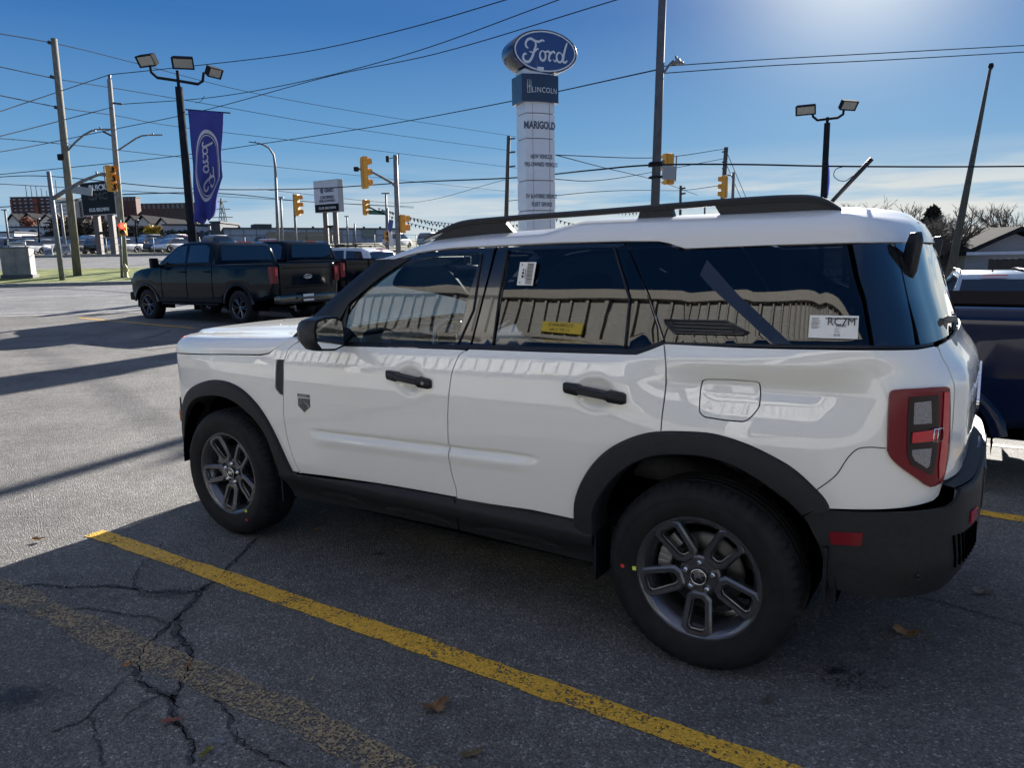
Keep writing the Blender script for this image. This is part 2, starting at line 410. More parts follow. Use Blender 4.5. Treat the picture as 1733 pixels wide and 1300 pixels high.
def P(s,z):
    x,y=C0(s)
    y2=y-_lk(_g1,_v1,ze(s,z))*ss(0,.6,y)+float(np.interp(s,[-.86,-.72,-.56,-.38,-.12,.1],[0,.040,.056,.027,.006,0]))*ss(1.10,1.22,z)
    y2-=.34*_haunch(s)*(lambda q:.5*(q+sqrt(q*q+.0006)))(min(z,1.06)-.93)*(1-ss(1.06,1.16,z))
    w=1-ss(-.83,-.25,x)
    return np.array([x+_lk(_g2,_v2,z)*w,y2,z])
def PN(s,z):
    a=P(s+.004,z)-P(s-.004,z);b=P(s,z+.004)-P(s,z-.004);n=np.cross(b,a);l=np.linalg.norm(n)
    return n/l if l>1e-9 else np.array([0,0,1.])
TR={"gapA":[[2.033,1.131],[2.103,1.087],[2.123,1.039],[2.133,0.937],[2.153,0.757],[2.139,0.616],[2.095,0.494],[2.07,0.452]],"archFo":[[2.889,0.844],[2.73,0.879],[2.6,0.88],[2.48,0.852],[2.382,0.799],[2.304,0.731],[2.233,0.636],[2.165,0.521],[2.125,0.45]],"sill":[[2.085,0.451],[1.514,0.481],[1.073,0.489],[0.687,0.498],[0.489,0.497],[0.413,0.498]],"gapB":[[1.01,1.134],[1.041,1.119],[1.061,1.071],[1.08,0.993],[1.096,0.874],[1.1,0.723],[1.091,0.6],[1.07,0.531],[1.068,0.479]],"gapC":[[0.156,1.202],[0.138,1.145],[0.135,1.087],[0.136,1.006],[0.139,0.949],[0.141,0.887]],"belt":[[1.776,1.116],[1.367,1.128],[1.085,1.135],[1.004,1.14],[0.647,1.148],[0.299,1.158],[0.251,1.16],[0.198,1.181],[0.156,1.2]],"archRo":[[0.489,0.497],[0.488,0.562],[0.467,0.633],[0.421,0.716],[0.352,0.791],[0.268,0.846],[0.196,0.876],[0.14,0.889],[0.056,0.898],[-0.047,0.901],[-0.14,0.883],[-0.23,0.851],[-0.31,0.81],[-0.37,0.759],[-0.41,0.717],[-0.427,0.686]],"archRi":[[0.401,0.496],[0.4,0.544],[0.37,0.616],[0.318,0.69],[0.25,0.752],[0.177,0.794],[0.141,0.805],[0.054,0.819],[-0.036,0.821],[-0.122,0.802],[-0.191,0.771],[-0.261,0.728],[-0.315,0.688],[-0.363,0.632]],"archFi":[[2.861,0.771],[2.726,0.796],[2.612,0.797],[2.491,0.769],[2.372,0.71],[2.29,0.635],[2.242,0.536],[2.208,0.428]],"hoodline":[[3.159,0.995],[2.618,1.027],[2.31,1.042],[2.252,1.054],[2.115,1.138],[2.076,1.169]],"qbelt":[[0.156,1.2],[-0.13,1.206],[-0.402,1.213],[-0.564,1.216],[-0.732,1.21],[-0.82,1.211],[-0.855,1.21]],"qbot":[[-0.427,0.686],[-0.548,0.69],[-0.647,0.695],[-0.71,0.7],[-0.773,0.707]],"tail":[[-0.586,0.891],[-0.582,0.971],[-0.58,1.061],[-0.584,1.079],[-0.596,1.086],[-0.669,1.088],[-0.775,1.086],[-0.796,1.079],[-0.8,1.065],[-0.819,0.943],[-0.821,0.875],[-0.817,0.826],[-0.803,0.774],[-0.785,0.766],[-0.741,0.76],[-0.695,0.789],[-0.636,0.83],[-0.61,0.852],[-0.594,0.871]],"tailin":[[-0.638,1.063],[-0.742,1.063],[-0.755,0.943],[-0.756,0.865],[-0.746,0.807],[-0.731,0.805],[-0.662,0.844],[-0.645,0.878],[-0.639,0.97]],"fuel":[[0.008,1.077],[-0.007,1.084],[-0.164,1.087],[-0.181,1.084],[-0.185,1.07],[-0.189,1.008],[-0.182,0.992],[-0.157,0.96],[-0.138,0.953],[-0.028,0.956],[-0.011,0.958],[0.006,0.971],[0.009,0.986],[0.013,1.056]],"fender_vent":[[2.182,1.025],[2.131,1.028],[2.145,0.847],[2.178,0.855],[2.203,0.88],[2.188,0.993]],"handleF":[[1.433,1.008],[1.179,0.978]],"handleR":[[0.53,1.026],[0.277,0.993]],"crease":[[1.976,0.691],[1.508,0.702],[1.103,0.712],[0.881,0.717],[0.667,0.726]],"crease2":[[1.955,0.651],[1.513,0.651],[1.107,0.65],[0.884,0.653],[0.696,0.665]],"badge":[[2.037,0.845],[1.947,0.853],[1.951,0.804],[1.997,0.774],[2.038,0.795]],"rooflow":[[1.551,1.517],[1.477,1.516],[1.39,1.537],[1.291,1.55],[1.153,1.56],[0.929,1.564],[0.643,1.569],[0.346,1.567],[0.204,1.563],[0.158,1.55],[0.122,1.535],[-0.163,1.54],[-0.504,1.542],[-0.749,1.541],[-0.815,1.541]],"gapBu":[[0.929,1.559],[0.963,1.384],[1.003,1.146]],"glassF":[[1.008,1.533],[1.216,1.526],[1.357,1.511],[1.464,1.483],[1.572,1.425],[1.706,1.338],[1.737,1.311],[1.752,1.215],[1.75,1.138],[1.092,1.157],[1.019,1.479]],"glassR":[[0.864,1.542],[0.399,1.544],[0.305,1.355],[0.309,1.176],[0.889,1.161]],"gapCu":[[0.343,1.567],[0.233,1.371],[0.154,1.2]],"glassRs":[[0.387,1.541],[0.349,1.554],[0.241,1.371],[0.169,1.218],[0.211,1.193],[0.297,1.176],[0.298,1.351]],"gapD":[[-0.504,1.543],[-0.527,1.437],[-0.555,1.364],[-0.565,1.218]],"glassQ":[[0.329,1.564],[0.204,1.561],[0.157,1.547],[0.122,1.532],[-0.163,1.536],[-0.497,1.538],[-0.523,1.437],[-0.551,1.364],[-0.561,1.22],[0.14,1.199],[0.225,1.371]],"diag":[[0.028,1.493],[-0.087,1.379],[-0.282,1.219],[-0.224,1.216],[0.003,1.398],[0.048,1.441]],"vent":[[0.16,1.281],[-0.07,1.287],[-0.143,1.252],[-0.13,1.243],[0.118,1.238],[0.155,1.268]],"panelD":[[-0.51,1.541],[-0.749,1.541],[-0.751,1.444],[-0.75,1.357],[-0.732,1.211],[-0.569,1.218],[-0.559,1.364],[-0.532,1.437]],"stick1":[[0.799,1.494],[0.722,1.493],[0.728,1.401],[0.803,1.402]],"stick2":[[-0.335,1.313],[-0.52,1.313],[-0.509,1.242],[-0.335,1.242]],"sidered":[[-0.428,0.61],[-0.529,0.616],[-0.526,0.571],[-0.437,0.567]],"sensor":[[-0.81,0.468]],"sillbot":[[2.164,0.312],[1.079,0.342],[0.421,0.34]],"bumpbot":[[-0.43,0.395],[-0.524,0.377],[-0.637,0.401]],"rearglasstop":[[-0.815,1.541],[-0.877,1.536]]}
# ---------------------------------------------------------------- the white suv
HTH=2.56865; HO=Vector((1.1425,3.248,0))
HF=Vector((cos(HTH),sin(HTH),0)); HL=Vector((-sin(HTH),cos(HTH),0))
def hw(x,y,z=0): return HO+HF*x+HL*y+Vector((0,0,z))
white=noisy('white_paint',(.82,.815,.765),(.80,.795,.745),scale=1.5,rough=.5,coat=1,coord='Object',spec=.15); white.node_tree.nodes['Principled BSDF'].inputs['Coat IOR'].default_value=1.72; white.node_tree.nodes['Principled BSDF'].inputs['Coat Roughness'].default_value=.012
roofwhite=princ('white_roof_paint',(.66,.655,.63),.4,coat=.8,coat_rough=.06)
clad=noisy('black_cladding',(.009,.0105,.0125),(.014,.016,.019),scale=60,rough=.6,bump=.12,bscale=900,spec=.35)
gblack=princ('gloss_black',(.006,.007,.010),.12,coat=1,coat_rough=.02)
trimb=princ('black_trim',(.006,.008,.013),.42,spec=.35)
dark=princ('dark_void',(.002,.002,.003),1,spec=0)
rub=noisy('tyre_rubber',(.010,.0105,.012),(.017,.0175,.019),scale=18,rough=.7,bump=.12,bscale=250,spec=.22)
rimm=princ('dark_wheel_metal',(.115,.12,.135),.27,metal=.75,coat=.4)
chrome=princ('chrome',(.75,.75,.76),.12,metal=1)
steel=princ('cast_steel',(.30,.30,.31),.5,metal=.8)
gtint=glass('privacy_glass',(.035,.04,.055),1.52)
gclear=glass('side_glass',(.80,.90,.87),1.50)
redlens=princ('red_lens',(.15,.003,.010),.22,spec=.4)
redbright=princ('bright_red_lens',(.50,.008,.02),.12,coat=1)
clearlens=noisy('clear_lens',(.12,.115,.12),(.34,.33,.34),scale=300,rough=.12,coat=1,bump=.4,bscale=420)
smoke=princ('smoked_lens',(.016,.008,.010),.10,spec=.5)
seatm=noisy('grey_seat_cloth',(.05,.052,.055),(.075,.076,.08),scale=40,rough=.9)
dashm=princ('dark_dash',(.03,.033,.035),.6)
whiteplastic=princ('sticker_white',(.72,.72,.70),.5)
ink=princ('black_ink',(.02,.02,.02),.6)
suv=empty('suv',HO,HTH,'white boxy suv with black cladding parked broadside in the foreground','suv')
def N_(s,z): return PN(s,z)
def R_(k): return [tuple(p) for p in TR[k]]
gapA,gapB,gapC,belt,sill=R_('gapA'),R_('gapB'),R_('gapC'),R_('belt'),R_('sill')
archFo,archRo,archRi,archFi=R_('archFo'),R_('archRo'),R_('archRi'),R_('archFi')
archFo=[(3.19,.56),(3.165,.64),(3.11,.72),(3.02,.79)]+archFo[0:]
archFi=[(3.13,.40),(3.125,.50),(3.085,.60),(3.03,.68),(2.95,.735)]+archFi[0:]
hl=R_('hoodline')
sm=lambda p,n=4:[(float(a),float(b)) for a,b in catmull(p,n)]
gA=sm(gapA);gB=sm(gapB);gC=sm(gapC);aFo=sm(archFo);aRo=sm(archRo);aFi=sm(archFi);aRi=sm(archRi)
# body crease under the handles, handle dishes
def crease_off(s,z):
    t=ss(.62,.80,s)*(1-ss(1.86,1.99,s))
    zl=.712+(.715-.70)*(1.1-s)/.5
    d=z-zl
    a=-.013*t*math.exp(-(d/.007)**2) if d>0 else -.013*t*math.exp(-(d/.022)**2)
    b=.007*t*ss(-.085,-.035,d)*(1-ss(-.03,-.005,d))
    return a+b
HFc=((1.434+1.179)/2,.995);HRc=((.531+.277)/2,1.010)
def dish(s,z,c):
    r=((s-c[0])/.070)**2+((z-c[1])/.055)**2
    return -.022*math.exp(-r**2*1.2)
def doff(c): return lambda s,z: crease_off(s,z)+dish(s,z,c)
# bumper swell at the back
def rb_off(s,z):
    return .050*ss(-.52,-.86,s)*(ss(.30,.52,z))*(1-ss(.745,.80,z))+.010
def fb_off(s,z): return .012+.02*ss(3.2,3.5,s)*ss(.35,.5,z)-.13*ss(.60,.40,z)
# dark inner shell behind the gaps
innr=[(S_FRONT-.02,.30),(3.16,.36)]+[(a+.03 if a>2.67 else a,b+.03) for a,b in archFi]+[(2.20,.33),(.46,.33)]+[(a,b+.03) for a,b in archRi]+[(-.42,.45),(-.5,.40),(S_REAR+.003,.40),(S_REAR+.003,1.17),(-.5,1.17),(.15,1.14),(.3,1.12),(2.0,1.08),(2.3,1.0),(S_FRONT-.02,.93)]
panel('body_shell',innr,dark,suv,P,N_,h=.08,gap=0,lip=.002,off=-.035,both=True,edge=.05)
# fender
fpoly=[(3.33,.985)]+hl[0:3]+[hl[3],hl[4]]+[(2.045,1.133)]+gA[4:]+[(2.10,.45)]+aFo[::-1]+[(3.30,.58),(3.345,.70)]
fv=R_('fender_vent')
fen=panel('front_fender',fpoly,white,suv,P,N_,holes=[fv],h=.03,both=True,offf=None)
for i,f in enumerate(fen):
    pass
vo=panel('fender_vent',fv,trimb,list(fen),P,N_,h=.03,off=-.006,gap=-.001,both=True)
# doors
def bl(a,b): return belt[a:b]
fd=gA+sm([(2.07,.452)]+sill[0:3],2)[1:]+gB[::-1]+[belt[2],belt[1],belt[0]]
rd=gB+[sill[3],sill[4]]+[p for p in aRo if p[0]>.141]+gC[::-1]+[belt[8],belt[7],belt[6],belt[5],belt[4],belt[3]]
dF=panel('front_door',fd,white,suv,P,N_,h=.011,both=True,offf=doff(HFc))
dR=panel('rear_door',rd,white,suv,P,N_,h=.011,both=True,offf=doff(HRc))
fuel=sm(R_('fuel')+[R_('fuel')[0]],2)[:-1]
tail=R_('tail'); tailhole=offset_poly(tail,-.002)
tailsc=sm(tail+[tail[0]],2)[:-1]
qp=gC+[p for p in aRo if p[0]<.141]+R_('qbot')+[(-.800,.72),(-.822,.765),(-.845,.85),(-.852,.95),(-.846,1.06),(-.842,1.10),(-.846,1.20)]+[(a,b-.004) for a,b in R_('qbelt')[::-1][1:-1]]
qpan=panel('quarter_panel',qp,white,suv,P,N_,holes=[fuel],h=.022,both=True,offf=lambda s,z:-.004*math.exp(-((s+.30)/.25)**2)*0)
panel('fuel_door',fuel,white,qpan[0],P,N_,h=.03,gap=.002)
seam=MB()   # bumper/quarter seam line from the arch up to the lamp
sp=[P(a,b)+PN(a,b)*.0006 for a,b in sm([(-.385,.745),(-.44,.80),(-.475,.865),(-.50,.892),(-.53,.899),(-.582,.897)],5)]
seam.tube([tuple(p) for p in sp],.0017,6); seam.build('panel_seam',dark,qpan[0])
# belt moulding
bm_=[(a,b) for a,b in belt]
def strip(name,line,w0,w1,mat,parent,off=.002,both=True,lip=.01,h=.03,fn=P,nf=N_):
    up=[(a,b+w1) for a,b in line]; lo=[(a,b-w0) for a,b in line]
    return panel(name,up+lo[::-1],mat,parent,fn,nf,h=h,gap=.0008,off=off,lip=lip,both=both)
strip('belt_moulding',sm(belt[0:4]),.001,.016,trimb,[dF[0],dF[1]],off=.004)
strip('belt_moulding',sm(belt[3:9]),.001,.016,trimb,[dR[0],dR[1]],off=.004)
strip('quarter_moulding',sm(R_('qbelt')[0:6]),.002,.008,trimb,list(qpan),off=.001)
# greenhouse: gloss black frames with glass set in
rl=R_('rooflow'); gbu=R_('gapBu'); gcu=R_('gapCu')
gF=sm(R_('glassF'),1); gR=R_('glassR'); gQ=R_('glassQ'); gS=R_('glassRs')
frF=[rl[0],(rl[1][0],rl[1][1]-.002)]+[(a,b-.004) for a,b in rl[2:5]]+[(.937,1.560),gbu[1],(1.004,1.152)]+[(1.084,1.150),(1.366,1.143),(1.776,1.131),(1.80,1.14),(1.80,1.20)]
apil=[(2.10,1.155),(1.9,1.30),(1.74,1.42),(1.62,1.50)]
dff=panel('window_frame',frF,gblack,list(dF),P,N_,holes=[gF],h=.03,off=-.006,both=True)
panel('door_glass',gF,gclear,list(dF),P,N_,h=.025,off=-.012,gap=-.003,lip=.001,both=True)
frR=[(.937,1.560)]+[(a,b-.004) for a,b in rl[6:7]]+[(.351,1.563)]+[gcu[1],(.152,1.203),(.198,1.196),(.251,1.176),(.299,1.173),(.647,1.163),(1.004,1.152),gbu[1]]
panel('window_frame',frR,gblack,list(dR),P,N_,holes=[gR,gS],h=.03,off=-.006,both=True)
panel('door_glass',gR,gtint,list(dR),P,N_,h=.025,off=-.011,gap=-.003,lip=.001,both=True)
panel('corner_glass',gS,gtint,list(dR),P,N_,h=.05,off=-.009,gap=-.003,lip=.001,both=True)
# rubber seams of the glass
def seamline(line,parents,r=.003,off=-.003,mat=trimb,name='window_seal'):
    for sg,par in zip((1,-1),parents):
        mb=MB(); mb.tube([(p[0],p[1]*sg,p[2]) for p in [P(a,b)+PN(a,b)*off for a,b in densify(line,.03,False)]],r,6); mb.build(name,mat,par)
seamline([(.393,1.545),(.307,1.355),(.305,1.175)],list(dR),.005)
seamline([gbu[0],gbu[1],(1.004,1.15)],list(dR),.0025,mat=dark)
seamline([(1.0,1.533),(1.01,1.3),(1.07,1.155)],list(dF),.004)
seamline([(.871,1.545),(.888,1.35),(.892,1.16)],list(dR),.004)
seamline([(.240,1.372),(.19,1.26),(.178,1.195)],list(dR),.002,off=-.006)
# quarter window, vent, diagonal bar
fq=[(.349,1.564),(.212,1.560),(.164,1.546),(.128,1.531),(-.155,1.536),(-.485,1.538),(-.512,1.435),(-.542,1.36),(-.556,1.214),(-.129,1.209),(.152,1.206),(.231,1.371)]
qg=panel('quarter_window',fq,gtint,list(qpan),P,N_,h=.025,off=-.005,gap=.002,lip=.004,both=True)
def upn(s,z):
    n=PN(s,z)+np.array([0,0,.10]); return n/np.linalg.norm(n)
panel('window_bar',R_('diag'),gblack,list(qg),P,upn,h=.04,off=.004,gap=0,lip=.01,both=True)
vt=R_('vent'); vp=panel('side_vent',vt,trimb,list(qg),P,N_,h=.04,off=.003,gap=0,lip=.01,both=True)
for sg,par in zip((1,-1),vp):
    mb=MB()
    for z0 in (1.250,1.262,1.274):
        mb.tube([(p[0],p[1]*sg,p[2]) for p in [P(a,z0)+PN(a,z0)*.006 for a in np.linspace(.13,-.09,10)]],.0035,6)
    mb.tube([(p[0],p[1]*sg,p[2]) for p in [P(a,b)+PN(a,b)*.007 for a,b in [(.16,1.283),(-.06,1.287),(-.135,1.252),(-.12,1.243),(.12,1.239),(.155,1.268),(.16,1.283)]]],.003,6)
    mb.build('vent_slats',gblack,par)
panel('pillar_backing',[(-.46,1.545),(-.53,1.545),(-.60,1.36),(-.60,1.205),(-.52,1.205),(-.50,1.36)],dark,list(qpan),P,N_,h=.05,off=-.022,both=True)
# gloss black d pillar cover, then the wrapped rear glass
panel('pillar_cover',R_('panelD'),gblack,list(qpan),P,N_,h=.04,off=-.004,both=True)
rg=[(-.752,1.212),(-.752,1.36),(-.752,1.44),(-.750,1.541),(-.82,1.543),(S_REAR+.001,1.535),(S_REAR+.001,1.225),(-.95,1.220),(-.86,1.216)]
def full(name,poly,mat,parent,**k):
    a,b=panel(name,poly,mat,parent,P,N_,both=True,**k)
    bm=bmesh.new(); bm.from_mesh(a.data); bm.from_mesh(b.data); me=bpy.data.meshes.new(name); 
    bm.to_mesh(me); bm.free(); me.materials.append(mat)
    _kids[parent.name].remove(a);_kids[parent.name].remove(b)
    for o in (a,b): bpy.data.objects.remove(o)
    me.polygons.foreach_set('use_smooth',[True]*len(me.polygons)); me.update(); return link(name,me,parent)
rgl=princ('rear_glass',(.008,.009,.012),.03,coat=1,coat_rough=.01)
tg=full('tailgate',[(-.824,.765),(-.848,.85),(-.856,.95),(-.851,1.06),(-.846,1.10),(-.850,1.205),(-.95,1.212),(S_REAR+.0005,1.218),(S_REAR+.0005,.76)],white,suv,h=.035,offf=lambda s,z:.012*ss(-.86,-.95,s)*ss(.80,.86,z)*(1-ss(1.08,1.16,z)))
rgo=full('rear_window',rg,rgl,tg,h=.04,off=-.004)
# tail lamps
tl=panel('tail_light',tailsc,redlens,suv,P,N_,h=.02,off=.010,gap=.001,lip=.02,both=True)
panel('lamp_reflector',sm(R_('tailin')+[R_('tailin')[0]],1)[:-1],smoke,list(tl),P,N_,h=.02,off=.0125,gap=0,lip=.003,both=True)
panel('reverse_light',[(-.655,1.045),(-.712,1.047),(-.722,.975),(-.658,.975)],clearlens,list(tl),P,N_,h=.02,off=.014,gap=0,lip=.002,both=True)
panel('turn_light',[(-.660,.893),(-.730,.893),(-.726,.835),(-.716,.828),(-.672,.857),(-.660,.876)],clearlens,list(tl),P,N_,h=.02,off=.014,gap=0,lip=.002,both=True)
panel('brake_light',[(-.655,.950),(-.742,.955),(-.742,.918),(-.655,.916)],redbright,list(tl),P,N_,h=.02,off=.018,gap=0,lip=.006,both=True)
panel('marker_bar',[(-.765,1.07),(-.790,1.068),(-.803,.94),(-.804,.86),(-.798,.80),(-.775,.785),(-.768,.83),(-.772,.93)],redbright,list(tl),P,N_,h=.02,off=.0135,gap=0,lip=.002,both=True)
for sg,par in zip((1,-1),tl):
    mb=MB()
    for (a0,a1,z0,z1) in ((-.726,-.736,.945,.925),(-.742,-.752,.945,.925)):
        pts=[(a0,z0+.012),(a1-.01,z0+.012),(a1-.012,z1-.01),(a0,z1-.01),(a0,z0+.012)]
        mb.tube([(p[0],p[1]*sg,p[2]) for p in [P(a,b)+PN(a,b)*.021 for a,b in pts]],.0018,6)
    mb.build('lamp_detail',chrome,par)
# bumpers and cladding
bb=[(-.315,.700),(-.363,.632),(-.40,.56),(-.43,.46),(-.44,.41),(-.60,.385),(-.80,.39),(S_REAR+.0005,.42),(S_REAR+.0005,.755),(-.822,.755),(-.80,.716),(-.773,.703),(-.71,.696),(-.647,.691),(-.548,.686),(-.43,.682)]
bmp=full('rear_bumper',bb,clad,suv,h=.03,gap=.001,offf=rb_off)
shelf=MB(); prof=[]
for k in range(30):
    s=-.80+(S_REAR+.80)*k/29; a=P(s,.76)+PN(s,.76)*.045; b=P(s,.762)-PN(s,.76)*.02; prof.append((a,b))
shelf.add([tuple(q) for ab in prof for q in ab]+[(q[0],-q[1],q[2]) for ab in prof for q in ab],[(2*i,2*i+1,2*i+3,2*i+2) for i in range(29)]+[(60+2*i,60+2*i+2,60+2*i+3,60+2*i+1) for i in range(29)],True)
shelf.build('bumper_step',clad,bmp)
sr=panel('side_reflector',R_('sidered'),redlens,bmp,P,N_,h=.02,off=.0125,gap=0,lip=.004,both=True)
def on(s,z,o): return P(s,z)+PN(s,z)*o
mb=MB()
for sg in (1,-1):
    p=on(-.70,.475,rb_off(-.70,.475)+.001); n=PN(-.70,.475); p=Vector((p[0],p[1]*sg,p[2])); n=Vector((n[0],n[1]*sg,n[2]))
    mm=n.to_track_quat('Z','Y').to_matrix().to_4x4(); mm.translation=p; mb.lathe([(.0,.003),(.008,.003),(.009,0),(.013,0),(.014,.002)],20,M=mm); mb.build('parking_sensor',trimb,bmp); mb=MB()
for sg in (1,-1):
    mb=MB()
    for k in range(9):
        s0=-.80-.022*k
        pts=[on(s0-.004*j,.60-.018*j*(1-.03*k),rb_off(s0,.56)+.003) for j in range(7)]
        mb.tube([(p[0],p[1]*sg,p[2]) for p in pts],.004,6)
    mb.build('bumper_slats',dark,bmp)
panel('rear_reflector',[(-.90,.66),(-.96,.66),(-.97,.62),(-.90,.615)],redbright,bmp,P,N_,h=.02,off=.066,gap=0,lip=.004,both=True)
fb=[(S_FRONT-.0005,.36),(3.40,.40),(3.25,.42),(3.16,.44),(3.135,.50),(3.20,.56),(3.30,.57),(3.35,.70),(S_FRONT-.0005,.70)]
fbm=full('front_bumper',fb,clad,suv,h=.05,gap=.001,offf=fb_off)
full('grille',[(3.36,.72),(3.345,.985),(S_FRONT-.0005,1.00),(S_FRONT-.0005,.71)],trimb,suv,h=.05,off=.004)
panel('headlight',[(3.375,.78),(3.36,.965),(3.58,.97),(3.58,.80)],clearlens,suv,P,N_,h=.04,off=.012,both=True)
panel('side_marker',[(3.195,.645),(3.27,.645),(3.27,.585),(3.205,.585)],princ('amber_lens',(.55,.13,.02),.25,coat=1),fbm,P,N_,h=.03,off=.020,gap=0,lip=.01,both=True)
def clad_band(name,inner,outer,ex_in,lipd=.05):
    # inner and outer are matching open lines front to back
    n=40
    def res(L):
        L=np.array(L,float); d=np.concatenate([[0],np.cumsum(np.hypot(*np.diff(L,axis=0).T))]); t=np.linspace(0,d[-1],n); return np.stack([np.interp(t,d,L[:,0]),np.interp(t,d,L[:,1])],1)
    a,b=res(inner),res(outer)
    for sg in (1,-1):
        vs=[];fs=[]; m=6
        for i in range(n):
            for k,(t,o) in enumerate([(0,-lipd-.06),(0,.018),(.06,.026),(.55,.028),(.94,.020),(1.0,.012),(1.0,-.01)]):
                q=a[i]*(1-t)+b[i]*t; p=on(q[0],q[1],o); vs.append((p[0],p[1]*sg,p[2]))
        m=7
        for i in range(n-1):
            for k in range(m-1): fs.append((i*m+k,i*m+k+1,(i+1)*m+k+1,(i+1)*m+k))
        for i in (0,n-1): fs.append([i*m+k for k in range(m)])
        mb=MB(); mb.add(vs,fs,True); mb.build(name,clad,suv,autosmooth=35)
clad_band('arch_trim',aFi,aFo+[(2.085,.448)],0)
clad_band('arch_trim',[(.401,.45)]+aRi[:-1]+[(-.34,.66)],[(.489,.47)]+aRo,0)
sb=[(2.165,.30),(1.6,.325),(1.079,.335),(.42,.325)]
sillp=[(2.21,.44),(2.085,.449)]+[(1.514,.479),(1.073,.487),(.687,.496),(.489,.495),(.42,.50),(.405,.45)]+[(.42,.31),(1.08,.322),(1.6,.315),(2.165,.295)]
def sill_off(s,z):
    return .006+.024*ss(.375,.43,z)*(1-ss(.455,.49,z))*1+(-.02)*(1-ss(.33,.40,z))
sl_=panel('sill_cladding',sillp,clad,suv,P,N_,h=.02,gap=.001,offf=sill_off,both=True)
for sg,par in zip((1,-1),sl_):
    mb=MB()
    for (a,b) in ((1.95,1.62),(1.5,1.12),(.98,.55)):
        L=[]
        for t in np.linspace(0,1,14):
            s=a+(b-a)*t; z=.385-.02+.012*sin(pi*t); L.append((s,z))
        up=[on(s,z+.012*min(1,4*t_,4*(1-t_)),sill_off(s,z)+.006) for (s,z),t_ in zip(L,np.linspace(0,1,14))]
        lo=[on(s,z-.012,sill_off(s,z)+.006) for s,z in L]
        vs=[(p[0],p[1]*sg,p[2]) for p in up+lo]; mb.add(vs,[(i,i+1,15+i,14+i) for i in range(13)])
    mb.build('sill_step_pad',rub,par)
    seamline
seamline([(1.068,.488),(1.062,.42),(1.06,.34)],list(sl_),.0025,off=.018,mat=dark,name='sill_seam')
# door handles
for (c,hx,par,key) in ((HFc,.128,dF,1),(HRc,.128,dR,0)):
    for sg,pr in zip((1,-1),par):
        mb=MB(); n=np.array([0,1,.02]); 
        base=P(c[0],c[1]); 
        prof=[(-1,.016,.012),(-.9,.022,.020),(-.5,.022,.026),(-.42,.014,.030),(.42,.014,.030),(.5,.021,.026),(.93,.020,.020),(1,.015,.012)]
        vs=[];fs=[]
        for (t,hz,o) in prof:
            s=c[0]+hx*t; zc=c[1]+.013*t
            p=P(s,zc)
            for (dy,dz) in ((-.012,-hz),(o*.8,-hz),(o,-hz*.6),(o,hz*.6),(o*.8,hz),(-.012,hz)):
                vs.append((p[0],(p[1]+dy)*sg,zc+dz))
        for i in range(len(prof)-1):
            for k in range(6): fs.append((i*6+k,i*6+(k+1)%6,(i+1)*6+(k+1)%6,(i+1)*6+k))
        fs+=[tuple(range(6)),tuple(range(42,48))]
        mb.add(vs,fs,True)
        h=mb.build('door_handle',gblack if 0 else trimb,pr,autosmooth=38)
        if key:
            mb=MB(); p=P(c[0]-hx*.72,c[1]-.010); mm=Matrix.Translation((p[0],(p[1]+.023)*sg,c[1]-.0095))@Matrix.Rotation(-sg*pi/2,4,'X')
            mb.lathe([(0,.004),(.006,.004),(.0075,.001),(.0085,0)],16,M=mm); mb.build('key_lock',steel,pr)
# badge on the door
bc=R_('badge'); bx=.5*(2.037+1.947)
def badge():
    mb=MB(); 
    for outl,o,mi in (([(2.036,.848),(1.950,.848),(1.951,.806),(1.994,.776),(2.037,.806)],.003,0),):
        n=len(outl); v=[on(a,b,o) for a,b in outl]+[on(a,b,-.001) for a,b in outl]
        mb.add(v,[tuple(range(n))]+[(i,(i+1)%n,n+(i+1)%n,n+i) for i in range(n)],mi=mi)
    for outl in ([(2.036,.868),(1.950,.868),(1.950,.853),(2.036,.853)],):
        n=4; v=[on(a,b,.003) for a,b in outl]+[on(a,b,-.001) for a,b in outl]; mb.add(v,[tuple(range(n))]+[(i,(i+1)%n,n+(i+1)%n,n+i) for i in range(n)],mi=0)
    mt=[(2.03,.806),(2.012,.822),(2.003,.816),(1.996,.832),(1.985,.832),(1.978,.818),(1.967,.822),(1.956,.807),(1.994,.781)]
    mb.add([on(a,b,.0042) for a,b in mt],[tuple(t) for t in tess(mt)],mi=1)
    ol=[(2.034,.846),(1.952,.846),(1.953,.807),(1.994,.779),(2.035,.807),(2.034,.846)]
    mb.tube([tuple(on(a,b,.0035)) for a,b in ol],.0012,5,mi=2)
    mb.tube([tuple(on(a,b,.0045)) for a,b in mt[:8]],.0010,5,mi=2)
    return mb.build('door_badge',[princ('badge_grey',(.09,.09,.095),.35,metal=.5),gblack,chrome],dF[0],fix=False)
badge()
def side_text(body,s,z,size,mat,par,o=.005,sx=1,tilt=0):
    p=on(s,z,o); a=on(s-.02,z,o);b=on(s,z+.01,o)
    return text_mesh(body,size,mat,'lettering',par,frame(p,a-p,b-p)@Matrix.Rotation(tilt,4,'Z'),.0004,sx)
side_text('BIG BEND',1.993,.8605,.012,chrome,dF[0],.0035,1.1)
